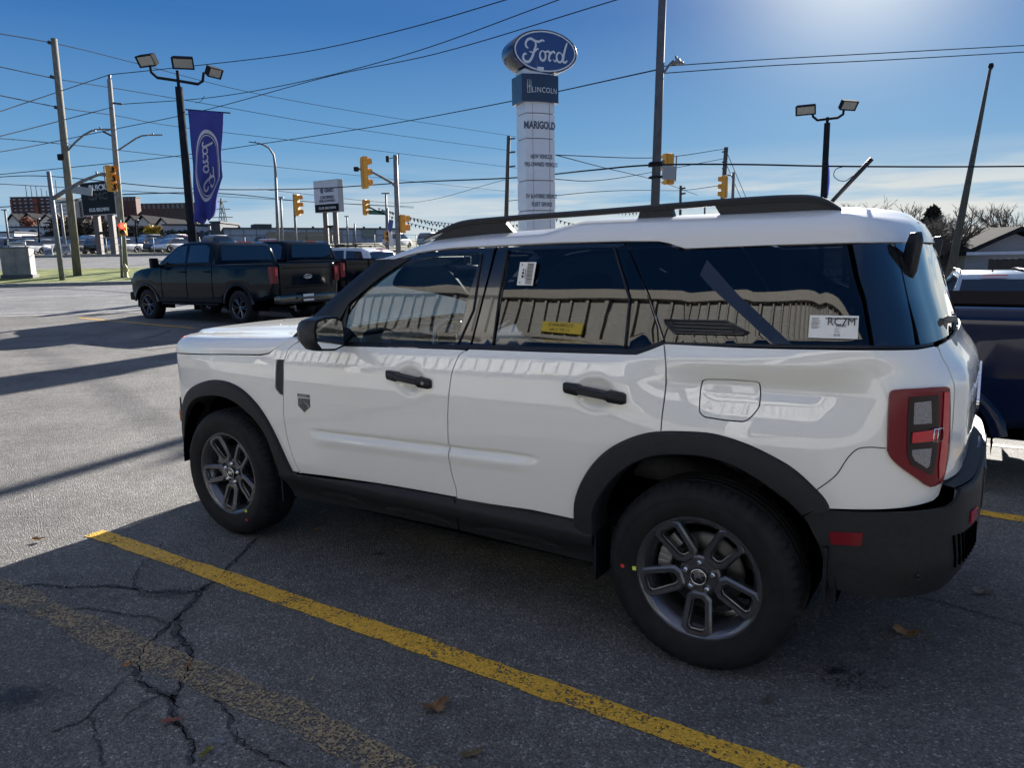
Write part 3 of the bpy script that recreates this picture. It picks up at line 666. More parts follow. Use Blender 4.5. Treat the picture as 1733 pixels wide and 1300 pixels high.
# window stickers
def sticker(name,q,par,marks,o=.004):
    v=[on(a,b,o) for a,b in q]; mb=MB(); mb.add(v+[p-np.array([0,.0006,0]) for p in v],[(0,1,2,3),(7,6,5,4),(0,1,5,4),(1,2,6,5),(2,3,7,6),(3,0,4,7)])
    st=mb.build(name,whiteplastic,par)
    o0,o1,o3=[Vector(v[i]) for i in (0,1,3)]
    def uv(u,w): return o0+(o1-o0)*u+(o3-o0)*w
    nrm=(o1-o0).cross(o0-o3).normalized(); 
    if nrm.y<0: nrm=-nrm
    mb=MB()
    for (u0,w0,u1,w1) in marks:
        mb.add([uv(a,b)+nrm*.0012 for a,b in ((u0,w0),(u1,w0),(u1,w1),(u0,w1))],[(0,1,2,3)])
    mb.build('printing',ink,st); return st,uv,nrm
def bars(u0,w0,u1,w1,n,vert=True,seed=1):
    r=random.Random(seed); out_=[]; 
    for i in range(n):
        t0=i/n;t1=(i+r.uniform(.35,.7))/n
        out_.append((u0+(u1-u0)*t0,w0,u0+(u1-u0)*t1,w1) if vert else (u0,w0+(w1-w0)*t0,u1,w0+(w1-w0)*t1))
    return out_
m1=bars(.50,.05,.88,.95,30,False)+[(.25,.3,.34,.38),(.22,.42,.35,.52),(.22,.56,.35,.68),(.42,.3,.455,.7),(.15,.08,.2,.16),(.15,.85,.2,.92)]
sticker('window_sticker',R_('stick1'),dR[0],m1)
m2=bars(.33,.09,.98,.17,60)+bars(.56,.40,.76,.50,24,seed=2)+bars(.52,.80,.78,.91,26,seed=3)+[(.05,.12+.055*i,.05+.13+.08*random.random(),.14+.055*i) for i in range(9)]+[(.53,.56+.045*i,.6+.14*random.random(),.575+.045*i) for i in range(5)]
st2,uv2,nr2=sticker('window_sticker',R_('stick2'),qpan[0],m2)
text_mesh('RC7M',.034,ink,'lettering',st2,frame(uv2(.66,.29)+nr2*.004,uv2(.7,.29)-uv2(.6,.29),uv2(.6,.2)-uv2(.6,.3)),.0003,.95,bold=0)
# roof
rlx=[p[0] for p in rl][::-1]; rlz=[p[1] for p in rl][::-1]
def zlow(s): return float(np.interp(s,rlx,rlz)) if s>-.8 else 1.541
def roofdrop(x):
    return float(np.interp(x,[-1,.57,.74,1.07,1.33,1.47,1.62,1.75],[0,0,.031,.040,.056,.085,.135,.19]))
Rgrid=[];S_=list(np.linspace(1.60,1.0,16))+list(np.linspace(.96,.3,28))+list(np.linspace(.25,-.4,20))+list(np.linspace(-.45,S_REAR,26))
LV=[0,.15,.35,.55,.72,.85,.95]
for s in S_:
    row=[]; z0=zlow(s)
    p=P(s,z0); n=PN(s,z0)
    row.append(p-n*.012); row.append(p+n*.002)
    for L in LV[1:]:
        z=z0+(1.640-z0)*L; q=P(s,z); wgt=L
        q=q.copy(); q[2]-=roofdrop(q[0])*min(1,wgt*1.0); row.append(q+PN(s,z)*.002)
    last=row[-1].copy(); sp_x=min(1.35,max(-.28,last[0])); spine=np.array([sp_x,0,0])
    for k,t in enumerate((.06,.13,.22,.35,.55,.78,1.0)):
        x=last[0]+(spine[0]-last[0])*t; y=last[1]*(1-t)
        zc=1.672-roofdrop(x)*1.0
        e=sqrt(max(0,1-(1-t)**3.2)); zz=last[2]+(zc-last[2])*e
        row.append(np.array([x,y,zz]))
    Rgrid.append(row)
m=len(Rgrid[0]); mb=MB()
for sg in (1,-1):
    vs=[(p[0],p[1]*sg,p[2]) for r in Rgrid for p in r]
    fs=[(i*m+k,i*m+k+1,(i+1)*m+k+1,(i+1)*m+k) for i in range(len(Rgrid)-1) for k in range(m-1)]
    mb.add(vs,fs,True)
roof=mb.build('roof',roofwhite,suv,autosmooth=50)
# drip edge shadow line
# rear spoiler lamp and side fins
mb=MB(); mb.box((-.545,0,1.607),(.05,.34,.022),bev=.006); mb.build('high_brake_light',redbright,roof)
for sg in (1,-1):
    q=P(-.775,1.50); mb=MB()
    poly=[(0.0,.075),(.028,.078),(.036,.05),(.022,-.05),(.008,-.078),(-.016,-.072),(-.026,-.04),(-.012,.04)]
    M_=Matrix.Translation((q[0]-.018,(q[1]-.02)*sg,1.495))@Matrix.Rotation(radians(-32)*sg,4,'Z')
    rprism(mb,[(-a*1.05,b) for a,b in poly],.016,.010,M=M_,h=.05); mb.build('spoiler_fin',trimb,roof)
mb=MB()   # sharp lower spoiler lip over the glass
for k in range(24):
    pass
# rear wiper
wp=MB(); wp.box((-.680,.20,1.235),(.04,.05,.05),bev=.015); wp.tube([(-.68,.20,1.245),(-.700,.24,1.262),(-.710,.27,1.272)],[.009,.010,.007],8)
wp.build('rear_wiper',trimb,tg)
wm=MB(); wm.box((-.685,.40,1.235),(.024,.03,.07),bev=.007); wm.tube([(-.675,.40,1.265),(-.700,.40,1.276),(-.722,.395,1.278)],[.008,.014,.011],10); wm.build('glass_hinge',princ('grey_plastic',(.16,.16,.155),.5),tg)
# roof rails: rail tops traced along the roof edge
for sg in (1,-1):
    mb=MB()
    rp=[(1.43,1.606),(1.36,1.632),(1.27,1.662),(1.19,1.680),(1.0,1.689),(.55,1.697),(.2,1.705),(-.01,1.710),(-.21,1.710),(-.28,1.704),(-.32,1.692),(-.352,1.672),(-.375,1.655)]
    vs=[];fs=[]; c=catmull(rp,4)
    for i,(x,z) in enumerate(c):
        t=.016 if .0<x<1.2 else (.018)
        h=.024 if (-.30<x<1.27) else max(.010,.024*(1-abs(x-(-.30 if x<0 else 1.27))/.2))
        y=.635-.02*ss(1.2,1.45,x)
        zb=z-h
        for (dy,dz) in ((-.014,zb),(.016,zb),(.020,z-h*.35),(.010,z),(-.010,z)): vs.append((x,(y+dy)*sg,dz))
    n=len(c)
    fs=[(i*5+k,i*5+(k+1)%5,(i+1)*5+(k+1)%5,(i+1)*5+k) for i in range(n-1) for k in range(5)]+[tuple(range(5)),tuple(range((n-1)*5,n*5))]
    mb.add(vs,fs,True)
    for (xa,xb,xc,xd) in ((1.43,1.27,.90,.98),(.36,.34,.20,.22),(.02,.06,-.42,-.30)):
        zr=lambda x:float(np.interp(x,[p[0] for p in rp][::-1],[p[1] for p in rp][::-1]))-.012
        ll=[(xd,xc),(xa,xb)]
        A_=[(xa,1.662-roofdrop(xa)-.028),(xb,zr(xb)),(xd,zr(xd)),(xc,1.662-roofdrop(xc)-.028)]
        vs=[(x,(.630+d)*sg,z) for d in (-.014,.014) for x,z in A_]
        mb.add(vs,[(0,1,2,3),(4,5,6,7),(0,1,5,4),(1,2,6,5),(2,3,7,6),(3,0,4,7)])
    mb.build('roof_rail',trimb,suv,autosmooth=40)
# stub antenna
mb=MB(); mb.tube([(-.215,.0,1.668),(-.222,.0,1.70),(-.232,.0,1.715)],[.035,.026,.014],12); mb.tube([(-.232,.0,1.715),(-.375,.0,1.878)],[.0085,.0095],8)
mb.build('antenna',trimb,roof)
# hood
hx=[3.37,3.33,3.25,3.1,2.9,2.7,2.5,2.35,2.25,2.18,2.12,2.05]
hlx=[p[0] for p in hl][::-1]; hlz=[p[1] for p in hl][::-1]
rows=[]
def hood_row(x):
    zl=float(np.interp(x,[2.05,2.114,2.249,2.307,2.616,3.164,3.40],[1.135,1.125,1.055,1.043,1.027,.994,.985]))
    zt=float(np.interp(x,[2.05,2.2,2.7,3.1,3.3,3.38,3.45,3.50],[1.150,1.140,1.118,1.100,1.085,1.07,1.045,1.01]))
    y0=float(P(x,zl)[1]); row=[(y0-.012,zl+.002,1),(y0,zl+.004,0)]
    k=(zt-zl)
    for t,(dy,f) in enumerate(((.004,.30),(.016,.60),(.040,.82),(.08,.93),(.14,.975),(.20,.985))): row.append((y0-dy,zl+k*f,0))
    for y,b in ((.56,0),(.52,.004),(.49,.014),(.45,.016),(.3,.019),(.15,.021),(0,.022)):
        f=ss(3.42,3.2,x)*(1-ss(2.2,2.1,x)*0.3); row.append((y,zt+b*f+.002,0))
    return [(x,y,z) for y,z,_ in row]
for x in np.linspace(3.20,2.06,36): rows.append(hood_row(x))
front=[]
base=rows[0]
for k,t in enumerate((.35,.7,1.0)):
    r=[]
    for (x,y,z) in base:
        # nose: follow the plan curve forward
        yy=y*(1-.06*t); xf=float(np.interp(y,[0,.30,.50,.64,.76,.9],[3.525,3.51,3.455,3.36,3.24,3.2])); xn=3.20+(xf-3.20)*t
        zz=z if k<1 else z-(.012 if k==1 else .05)*(1 if z>1.02 else .15)
        r.append((xn,y if y<.7 else y-.03*t,max(zz,.985)))
    front.append(r)
rows=front[::-1]+rows; m=len(rows[0]); mb=MB()
for sg in (1,-1):
    mb.add([(x,y*sg,z) for r in rows for x,y,z in r],[(i*m+k,i*m+k+1,(i+1)*m+k+1,(i+1)*m+k) for i in range(len(rows)-1) for k in range(m-1)],True)
hood=mb.build('hood',white,suv,autosmooth=48)
# cowl, windscreen, a pillars
mb=MB(); mb.box((2.05,0,1.115),(.22,1.36,.05),bev=.01); mb.build('cowl',trimb,suv)
ws=[]
for v in np.linspace(0,1,9):
    r=[]
    for u in np.linspace(-1,1,17):
        yb=.80*u; yt=.655*u; xb=2.10+.13*(1-u*u); xt=1.60+.11*(1-u*u); zb=1.135+.01*(1-u*u); zt=1.53+.045*(1-u*u)
        r.append((xb+(xt-xb)*v,yb+(yt-yb)*v,zb+(zt-zb)*v+.02*sin(pi*v)))
    ws.append(r)
mb=MB(); mb.add([p for r in ws for p in r],[(i*17+k,i*17+k+1,(i+1)*17+k+1,(i+1)*17+k) for i in range(8) for k in range(16)],True)
mb.build('windscreen',glass('windscreen_glass',(.72,.82,.78),1.5),suv)
for sg in (1,-1):
    mb=MB(); A_=[];n=14
    for i in range(n+1):
        t=i/n; s0=2.10-.50*t; z=1.135+.385*t+.012*sin(pi*t)
        outer=P(min(s0,2.2)-.0,z); xo=2.13-.535*t
        yo=outer[1]-.004; 
        inn=float(np.interp(z,[1.14,1.215,1.312,1.338,1.426,1.482,1.511,1.526],[1.80,1.80,1.742,1.705,1.575,1.470,1.40,1.38]))
        a=P(inn,z); A_+= [(inn,a[1]*sg-.0*sg,z),((inn*.35+xo*.65),(P(xo,z)[1]+.001)*sg,z),(xo,(yo-.018)*sg,z+.004),(xo-.03,(yo-.06)*sg,z-.006),(inn,(a[1]-.05)*sg,z)]
    fs=[(i*5+k,i*5+(k+1)%5,(i+1)*5+(k+1)%5,(i+1)*5+k) for i in range(n) for k in range(5)]
    mb.add(A_,fs,True); mb.build('windscreen_pillar',trimb,suv,autosmooth=40)
# door mirrors
for sg in (1,-1):
    mb=MB(); M_=Matrix.Translation((1.69,1.045*sg,1.195))@Matrix.Rotation(radians(0)*sg,4,'Z')
    pts=[(-.092,-.072),(-.096,.0),(-.09,.055),(-.05,.078),(.03,.082),(.085,.070),(.105,.03),(.10,-.04),(.07,-.078),(-.03,-.088)]
    # housing: shell deep in x, outline in (y,z)
    prof=[(-.055,.97),(-.045,1.0),(.0,1.0),(.06,.93),(.105,.72),(.125,.4)]
    vs=[];n=len(pts)
    for (dx,k) in prof:
        for (a,b) in pts: vs.append((dx*.85,a*k*sg*.93,b*k*.93))
    fs=[(i*n+k,i*n+(k+1)%n,(i+1)*n+(k+1)%n,(i+1)*n+k) for i in range(len(prof)-1) for k in range(n)]+[tuple(range((len(prof)-1)*n,len(prof)*n)),tuple(range(n))]
    mb.add(vs,fs,True,M=M_); mb.tube([(1.70,.96*sg,1.14),(1.73,.90*sg,1.15),(1.75,.84*sg,1.17)],[.03,.03,.035],8)
    mr=mb.build('door_mirror',trimb,dF[0] if sg>0 else dF[1],autosmooth=40)
    mb=MB(); g=[(a*.80*sg,b*.80) for a,b in pts]; vs=[(-.0495,a,b) for a,b in g]; mb.add(vs,[tuple(range(n))],M=M_)
    mb.build('mirror_glass',princ('mirror_glass',(.85,.87,.86),.01,metal=1),dF[0] if sg>0 else dF[1])
    mb=MB(); mb.add([tuple(P(a,b)-PN(a,b)*.004*0+PN(a,b)*.002)[:1]+((P(a,b)+PN(a,b)*.002)[1]*sg,)+((P(a,b))[2],) for a,b in ((1.80,1.135),(1.738,1.31),(1.745,1.135))],[(0,1,2)]); mb.build('mirror_patch',trimb,dF[0] if sg>0 else dF[1])
# wheels
def lathe_tyre(mb,R=.358,w=.112,n=240):
    # axis along y, outer face at +w
    prof=[(.222,w-.028),(.228,w-.014),(.240,w-.006),(.262,w+.004),(.290,w+.008),(.315,w+.004),(.331,w-.004),(.342,w-.014),(.351,w-.026)]
    tread=[(.3565,w-.038),(.3575,w-.050)]
    ys=[w-.050,w-.056,w-.060,w-.080,w-.086,w-.107,w-.112,w-.117,w-.138,w-.144,w-.165,w-.170]
    gr=[0,1,0,0,1,0,0,0,1,0,0,0]
    full_=prof+tread
    g=[(.358,w-.052),(.349,w-.054),(.349,w-.060),(.358,w-.062),(.358,w-.090),(.349,w-.092),(.349,w-.099),(.358,w-.101),(.358,-w+.101),(.349,-w+.099),(.349,-w+.092),(.358,-w+.090),(.358,-w+.062),(.349,-w+.060),(.349,-w+.054),(.358,-w+.052)]
    full_=full_+g+[(a,-b) for a,b in (prof+tread)[::-1]]
    m=len(full_); vs=[];fs=[]
    for k in range(n):
        a=2*pi*k/n; notch=(k%4==0)
        for i,(r,y) in enumerate(full_):
            rr=r
            if notch and (7<=i<=11 or m-12<=i<=m-8): rr=r-.0065
            vs.append((rr*cos(a),y,rr*sin(a)))
    for k in range(n):
        k2=(k+1)%n
        for i in range(m-1): fs.append((k*m+i,k2*m+i,k2*m+i+1,k*m+i+1))
    mb.add(vs,fs,True)
def octo(c0,c1,hw0,hw1,ch):
    # outline between radii c0..c1 (along +x), half widths hw0 at c0 and hw1 at c1
    return [(c0,-hw0+ch),(c0+ch,-hw0),(c1-ch,-hw1),(c1,-hw1+ch),(c1,hw1-ch),(c1-ch,hw1),(c0+ch,hw0),(c0,hw0-ch)]
def build_wheel(parent,loc,rot,flip=False,dots=None):
    wh=empty('wheel',loc); wh.parent=parent; _kids.setdefault(parent.name,[]).append(wh)
    if flip: wh.rotation_euler=(0,0,pi)
    mb=MB(); lathe_tyre(mb); ty=mb.build('tyre',rub,wh,autosmooth=40)
    # faint raised sidewall lettering ring
    mb=MB(); mb.lathe([(.300,.1195),(.302,.1207),(.304,.1195)],96,axis='y'); mb.lathe([(.246,.109),(.248,.111),(.251,.1105)],96,axis='y')
    w=.112
    mb.build('sidewall_rib',rub,wh)
    mb=MB()
    mb.lathe([(.224,-.09),(.214,-.08),(.190,-.06),(.186,.04),(.196,.066),(.205,.078),(.210,.088),(.217,.094),(.2225,.097),(.2265,.101),(.2325,.1015),(.2345,.097),(.2335,.086)],96,axis='y')
    yf=.088
    for k in range(5):
        th=radians(-90+72*k)+rot; ca,sa=cos(th),sin(th)
        def tr(pts,y,ca=ca,sa=sa): return [(x*ca-z*sa,y if not callable(y) else y(x),x*sa+z*ca) for x,z in pts]
        yo=lambda x:.074+.022*ss(.08,.21,x)
        o1=octo(.062,.2285,.047,.058,.022);o2=octo(.070,.2215,.040,.051,.020);o3=octo(.086,.2065,.0265,.0365,.013);o4=octo(.089,.2035,.0230,.033,.012);o5=octo(.092,.2005,.0200,.030,.011)
        L=[tr(o1,lambda x:yo(x)-.030),tr(o1,lambda x:yo(x)-.006),tr(o2,lambda x:yo(x)+.002),tr(o3,lambda x:yo(x)+.001),tr(o4,lambda x:yo(x)-.010),tr(o5,lambda x:yo(x)-.012),tr(o5,lambda x:yo(x)-.045)]
        vs=[p for l in L for p in l]; n=8
        fs=[(i*n+q,i*n+(q+1)%n,(i+1)*n+(q+1)%n,(i+1)*n+q) for i in range(len(L)-1) for q in range(n)]
        mb.add(vs,fs,False)
    # hub: ten sided plate between the spokes
    hub=[]
    for k in range(5):
        for d,r in ((0,.088),(36,.076)):
            a=radians(-90+72*k+d)+rot; hub.append((r*cos(a),r*sin(a)))
    n=len(hub); vs=[(a,.030,b) for a,b in hub]+[(a,.062,b) for a,b in hub]+[(a*.86,.068,b*.86) for a,b in hub]+[(a*.42,.070,b*.42) for a,b in hub]
    mb.add(vs,[(i*n+q,i*n+(q+1)%n,(i+1)*n+(q+1)%n,(i+1)*n+q) for i in range(3) for q in range(n)]+[tuple(range(3*n,4*n))],False)
    rm=mb.build('rim',rimm,wh,autosmooth=25)
    mb=MB(); mb.lathe([(0,.084),(.0255,.084),(.0265,.082),(.029,.0845),(.031,.084),(.033,.076),(.034,.066)],40,axis='y'); mb.build('hub_cap',gblack,wh)
    mb=MB(); mb.lathe([(.0265,.0845),(.0285,.0862),(.0305,.0845)],40,axis='y')
    horse=[(-.017,-.004),(-.013,.001),(-.016,.006),(-.011,.011),(-.006,.008),(0,.007),(.006,.007),(.010,.010),(.013,.014),(.018,.012),(.016,.008),(.013,.007),(.012,.003),(.014,-.003),(.017,-.008),(.013,-.010),(.010,-.003),(.004,-.001),(-.004,-.002),(-.008,-.005),(-.007,-.011),(-.011,-.011),(-.012,-.005)]
    vs=[(-a,.0855,b) for a,b in horse]; mb.add(vs,[tuple(t) for t in tess(horse)]); mb.build('hub_emblem',chrome,wh,fix=False)
    mb=MB(); pk=MB()
    for k in range(5):
        a=radians(-90+72*k+36)+rot; c=Vector((.0535*cos(a),.068,.0535*sin(a))); M_=Matrix.Translation(c)@Matrix.Rotation(-pi/2,4,'X')
        mb.lathe([(0,.016),(.006,.0165),(.011,.012),(.013,.006),(.013,-.004)],6,M=M_,smooth=True)
        pk.lathe([(.0175,.002),(.0165,.0035),(.0135,-.002),(.0130,-.02)],20,M=M_)
    mb.build('lug_nut',chrome,wh,autosmooth=50); pk.build('lug_socket',princ('dark_pocket',(.015,.015,.017),.4),wh)
    mb=MB(); mb.lathe([(.0,-.01),(.065,-.01),(.07,.005),(.085,.006),(.145,.006),(.147,.0),(.147,-.02),(.0,-.02)],64,axis='y'); mb.build('brake_disc',princ('disc_iron',(.10,.10,.105),.4,metal=.8),wh)
    ss_=-1 if flip else 1
    mb=MB()
    for da in np.linspace(-26,26,7):
        a=radians(20+da) if not flip else radians(160+da)
        mb.box((.148*cos(a),.012,.148*sin(a)),(.052,.05,.026),rot=(0,-a,0),bev=.006)
    mb.tube([(.16*cos(radians(t)),.02,.16*sin(radians(t))) for t in (-15,0,18,40)],[.008]*4,8); mb.build('brake_caliper',steel,wh)
    if dots:
        mb=MB(); a=dots[0]; mb.box((.238*cos(a),.111,.238*sin(a)),(.014,.004,.014),rot=(0,-a,0)); mb.build('yellow_dot',princ('paint_dot_yellow',(.75,.85,.10),.6),wh)
        mb=MB(); a=dots[1]; M_=Matrix.Translation((.282*cos(a),.1195,.282*sin(a)))@Matrix.Rotation(-pi/2,4,'X'); mb.lathe([(0,.001),(.008,.001)],16,M=M_); mb.build('red_dot',princ('paint_dot_red',(.6,.03,.04),.6),wh)
    return wh
# for wheel drawn with +x towards the car front; left side seen from outside: front is on the left
build_wheel(suv,(0,.800,.356),radians(0),dots=(radians(-2),radians(-1)))
build_wheel(suv,(2.67,.800,.356),radians(8),dots=(radians(-128),radians(-124)))
build_wheel(suv,(0,-.800,.356),0,flip=True); build_wheel(suv,(2.67,-.800,.356),0,flip=True)
for cx,c0,c1 in ((0,-1,1),(2.67,-1,1)):
    for sg in (1,-1):
        mb=MB(); vs=[];n=26
        for i in range(n+1):
            a=radians(-2+184*i/n); 
            for (r,y) in ((.46,.86),(.455,.50),(.10,.46)): vs.append((cx+r*cos(a)*1.0,y*sg,.37+r*sin(a)))
        mb.add(vs,[(i*3+k,i*3+k+1,(i+1)*3+k+1,(i+1)*3+k) for i in range(n) for k in range(2)],True); mb.build('wheel_liner',dark,suv)
mb=MB(); mb.box((1.35,0,.30),(3.4,1.50,.12),bev=.03); mb.box((-.42,0,.40),(.2,1.0,.08),bev=.02); mb.build('underbody',dark,suv)
for sg in (1,-1):
    for (x,y,z,d) in ((-.425,.80,.44,(.012,.20,.24)),(.405,.84,.36,(.012,.14,.20)),(2.235,.82,.36,(.012,.14,.20))):
        mb=MB(); mb.box((x,y*sg,z),d,bev=.003); mb.build('mud_flap',trimb,suv)
# number plate lamp piece at the back and emblem
mb=MB(); mb.box((-.835,0,.66),(.03,.56,.16),bev=.008); mb.build('plate_recess',trimb,bmp)
mb=MB(); ring=[(-.815-.004,.55+.045*cos(2*pi*i/28),.885+.018*sin(2*pi*i/28)) for i in range(28)]; mb.add(ring,[tuple(range(28))]); mb.tube(ring+[ring[0]],.003,6,caps=False); mb.build('tailgate_emblem',princ('emblem_blue',(.02,.05,.18),.2,coat=1),tg)
text_mesh('BRONCO SPORT',.10,chrome,'lettering',tg,frame(Vector((-.806,0,.99)),(0,-1,0),(0,0,1)),.004,1.2)
# cabin
cb=MB(); cb.box((1.2,0,.40),(3.0,1.5,.06)); 
for sg in (1,-1): cb.box((1.35,.80*sg,.75),(1.45,.03,.62),bev=.01)
cb.build('cabin_floor',dashm,suv)
cb=MB(); rprism(cb,[(1.62,.70),(1.55,.93),(1.60,1.06),(1.78,1.125),(2.08,1.12),(2.12,.80)],.72,.04); cb.box((1.66,.38,1.10),(.18,.36,.07),bev=.02); cb.box((1.64,0,1.10),(.03,.26,.15),bev=.01); cb.build('dashboard',dashm,suv)
cb=MB(); c=Vector((1.42,.38,1.03)); tl_=radians(-24); circ_=[]
for i in range(41):
    a=2*pi*i/40; circ_.append(c+Vector((.185*sin(a)*sin(tl_)*-1,.185*cos(a),.185*sin(a)*cos(tl_))))
cb.tube(circ_,.0155,10,caps=False); cb.box(c+Vector((.02,0,0)),(.05,.15,.12),bev=.02); 
for a in (0,180,270): 
    v=Vector((.17*sin(radians(a))*sin(-tl_),.17*cos(radians(a)),.17*sin(radians(a))*cos(tl_))); cb.tube([c,c+v],.014,8)
cb.tube([c,c+Vector((.25,0,-.10))],.03,10); cb.build('steering_wheel',princ('wheel_leather',(.10,.10,.10),.25,coat=1),suv)
def seat(x,y):
    s=MB(); rprism(s,[(-.26,.02),(.26,.05),(.27,.14),(.20,.17),(-.2,.12),(-.27,.10)],.25,.05,M=Matrix.Translation((x,y,.52)))
    rprism(s,[(-.20,.10),(-.38,.66),(-.33,.70),(-.25,.69),(-.10,.16)],.25,.045,M=Matrix.Translation((x,y,.52)))
    rprism(s,[(-.40,.74),(-.42,.90),(-.36,.92),(-.31,.90),(-.30,.76)],.13,.04,M=Matrix.Translation((x,y,.52)))
    s.tube([(x-.35,y-.06,1.18),(x-.36,y-.06,1.28)],.008,6); s.tube([(x-.35,y+.06,1.18),(x-.36,y+.06,1.28)],.008,6)
    return s
seat(1.05,.38).build('seat',seatm,suv,autosmooth=50); seat(1.05,-.38).build('seat',seatm,suv,autosmooth=50)
s=MB(); rprism(s,[(-.26,.02),(.26,.05),(.27,.14),(.20,.17),(-.2,.12),(-.27,.10)],.62,.05,M=Matrix.Translation((.12,0,.55)))
rprism(s,[(-.20,.10),(-.36,.62),(-.31,.66),(-.25,.65),(-.10,.16)],.62,.045,M=Matrix.Translation((.12,0,.55)))
for y in (-.4,0,.4): rprism(s,[(-.38,.68),(-.40,.80),(-.34,.82),(-.30,.80),(-.29,.70)],.12,.03,M=Matrix.Translation((.12,y,.55)))
s.build('rear_seat',seatm,suv,autosmooth=50)
mb=MB(); rprism(mb,[(-.012,-.035),(-.014,.035),(.012,.035),(.014,-.03)],.12,.01,M=Matrix.Translation((1.62,.0,1.44))@Matrix.Rotation(radians(-12),4,'Z')); mb.box((1.68,0,1.50),(.10,.06,.05),bev=.01); mb.box((1.63,.33,1.50),(.16,.36,.012),rot=(0,radians(14),0),bev=.004); mb.box((1.63,-.33,1.50),(.16,.36,.012),rot=(0,radians(14),0),bev=.004)
mb.build('rear_view_mirror',trimb,suv)
mb=MB(); mb.box((.45,0,1.575),(1.3,1.15,.02)); mb.build('headliner',princ('headliner_cloth',(.10,.10,.10),.95),suv)
# ---------------------------------------------------------------- terrain, lot, roads
def vcoord(x,y): return y-.20*(x+12)
_tv=[-60,14,19,22,33,34,40,54,57,80,105,140,220,400,3000];_tz=[0,0,.10,.20,.66,.68,1.16,2.02,2.08,2.4,3.3,5,7,8,8]
def gz(x,y):
    v=vcoord(x,y); l=float(np.interp(v,_tv,_tz))*(1-ss(-10,16,x)*.92)
    r=-.9*ss(5,24,x)*ss(6,20,y)
    return l+r
def asphalt(name,c1,c2,scale=140,worn=0,crack=0,bs=.85,rough=.82,patches=True):
    m=princ(name,c1,rough,spec=.4); t=m.node_tree; b=t.nodes['Principled BSDF']
    g=nn(t,'ShaderNodeNewGeometry'); pos=g.outputs['Position']
    def noise(sc,det=4,ro=.6):
        n=nn(t,'ShaderNodeTexNoise'); n.inputs['Scale'].default_value=sc; n.inputs['Detail'].default_value=det; n.inputs['Roughness'].default_value=ro; t.links.new(pos,n.inputs[0]); return n.outputs[0]
    vor=nn(t,'ShaderNodeTexVoronoi'); vor.inputs['Scale'].default_value=scale; t.links.new(pos,vor.inputs[0])
    sepc=nn(t,'ShaderNodeSeparateColor'); t.links.new(vor.outputs['Color'],sepc.inputs[0])
    stone=ramp(t,sepc.outputs[0],[(0,.50),(.5,.82),(.86,1.12),(.95,1.5),(1,2.3)])
    base=nn(t,'ShaderNodeMix',data_type='RGBA'); t.links.new(ramp(t,noise(.55,6),[(.35,0),(.68,1)]),base.inputs[0]); base.inputs[6].default_value=(*c1,1); base.inputs[7].default_value=(*c2,1)
    mul=nn(t,'ShaderNodeMix',data_type='RGBA',blend_type='MULTIPLY'); mul.inputs[0].default_value=1; t.links.new(base.outputs[2],mul.inputs[6]); t.links.new(stone,mul.inputs[7])
    last=mul.outputs[2]
    fine=ramp(t,math_(t,'ADD',math_(t,'MULTIPLY',noise(9,8,.7),.5),math_(t,'MULTIPLY',noise(1.3,6,.65),.5)),[(.30,.55),(.70,1.45)]); m2=nn(t,'ShaderNodeMix',data_type='RGBA',blend_type='MULTIPLY'); m2.inputs[0].default_value=.9; t.links.new(last,m2.inputs[6]); t.links.new(fine,m2.inputs[7]); last=m2.outputs[2]
    if patches:   # pale salt and dust blotches
        p=math_(t,'MULTIPLY',ramp(t,noise(1.7,9,.72),[(.56,0),(.70,1)]),ramp(t,noise(.45,3),[(.45,0),(.6,1)])); p=math_(t,'MULTIPLY',p,ramp(t,noise(60,2),[(.4,0),(.62,1)]))
        m3=nn(t,'ShaderNodeMix',data_type='RGBA'); t.links.new(math_(t,'MULTIPLY',p,.55),m3.inputs[0]); t.links.new(last,m3.inputs[6]); m3.inputs[7].default_value=(.30,.30,.31,1); last=m3.outputs[2]
        d=ramp(t,noise(2.3,5,.6),[(.24,.35),(.33,1)]); m4=nn(t,'ShaderNodeMix',data_type='RGBA',blend_type='MULTIPLY'); m4.inputs[0].default_value=.8; t.links.new(last,m4.inputs[6]); t.links.new(d,m4.inputs[7]); last=m4.outputs[2]
    t.links.new(last,b.inputs['Base Color'])
    bp=nn(t,'ShaderNodeBump'); bp.inputs['Strength'].default_value=bs; bp.inputs['Distance'].default_value=.012
    h=math_(t,'ADD',math_(t,'MULTIPLY',vor.outputs['Distance'],-.8),math_(t,'MULTIPLY',noise(50,5),.8))
    t.links.new(h,bp.inputs['Height']); t.links.new(bp.outputs[0],b.inputs['Normal'])
    return m
lotm=asphalt('lot_asphalt',(.122,.117,.110),(.176,.168,.157))
roadm=asphalt('road_asphalt',(.13,.13,.13),(.17,.168,.165),scale=60,bs=.3)
def sheet(name,poly_fn,xs,vs,dz,mat,kind='structure',label=None):
    pts=[];m=len(vs)
    for x in xs:
        for v in vs:
            y=v+.20*(x+12) if poly_fn=='v' else v
            pts.append((x,y,gz(x,y)+dz))
    mb=MB(); mb.add(pts,[(i*m+k,(i+1)*m+k,(i+1)*m+k+1,i*m+k+1) for i in range(len(xs)-1) for k in range(m-1)],True)
    return tag(mb.build(name,mat,fix=False),kind=kind,label=label)
XS=[-900,-500,-300,-200,-140,-100]+list(range(-80,81,4))+[100,140,200,300,500,900]
VS=[-60,-30,-10,0,8,14,16,19,20.5,22,24,28,33,34,36,38,40,44,50,54,57,60,70,80,100,120,160,220,300,400,700,1500,3000]
grassm=noisy('lawn_green',(.045,.075,.010),(.19,.20,.045),scale=1.1,rough=.9,bump=.6,bscale=60,coord='Object',detail=9)
farm=noisy('far_ground',(.075,.07,.055),(.10,.105,.05),scale=.2,rough=.9)
sheet('ground','v',XS,VS,-.03,farm)
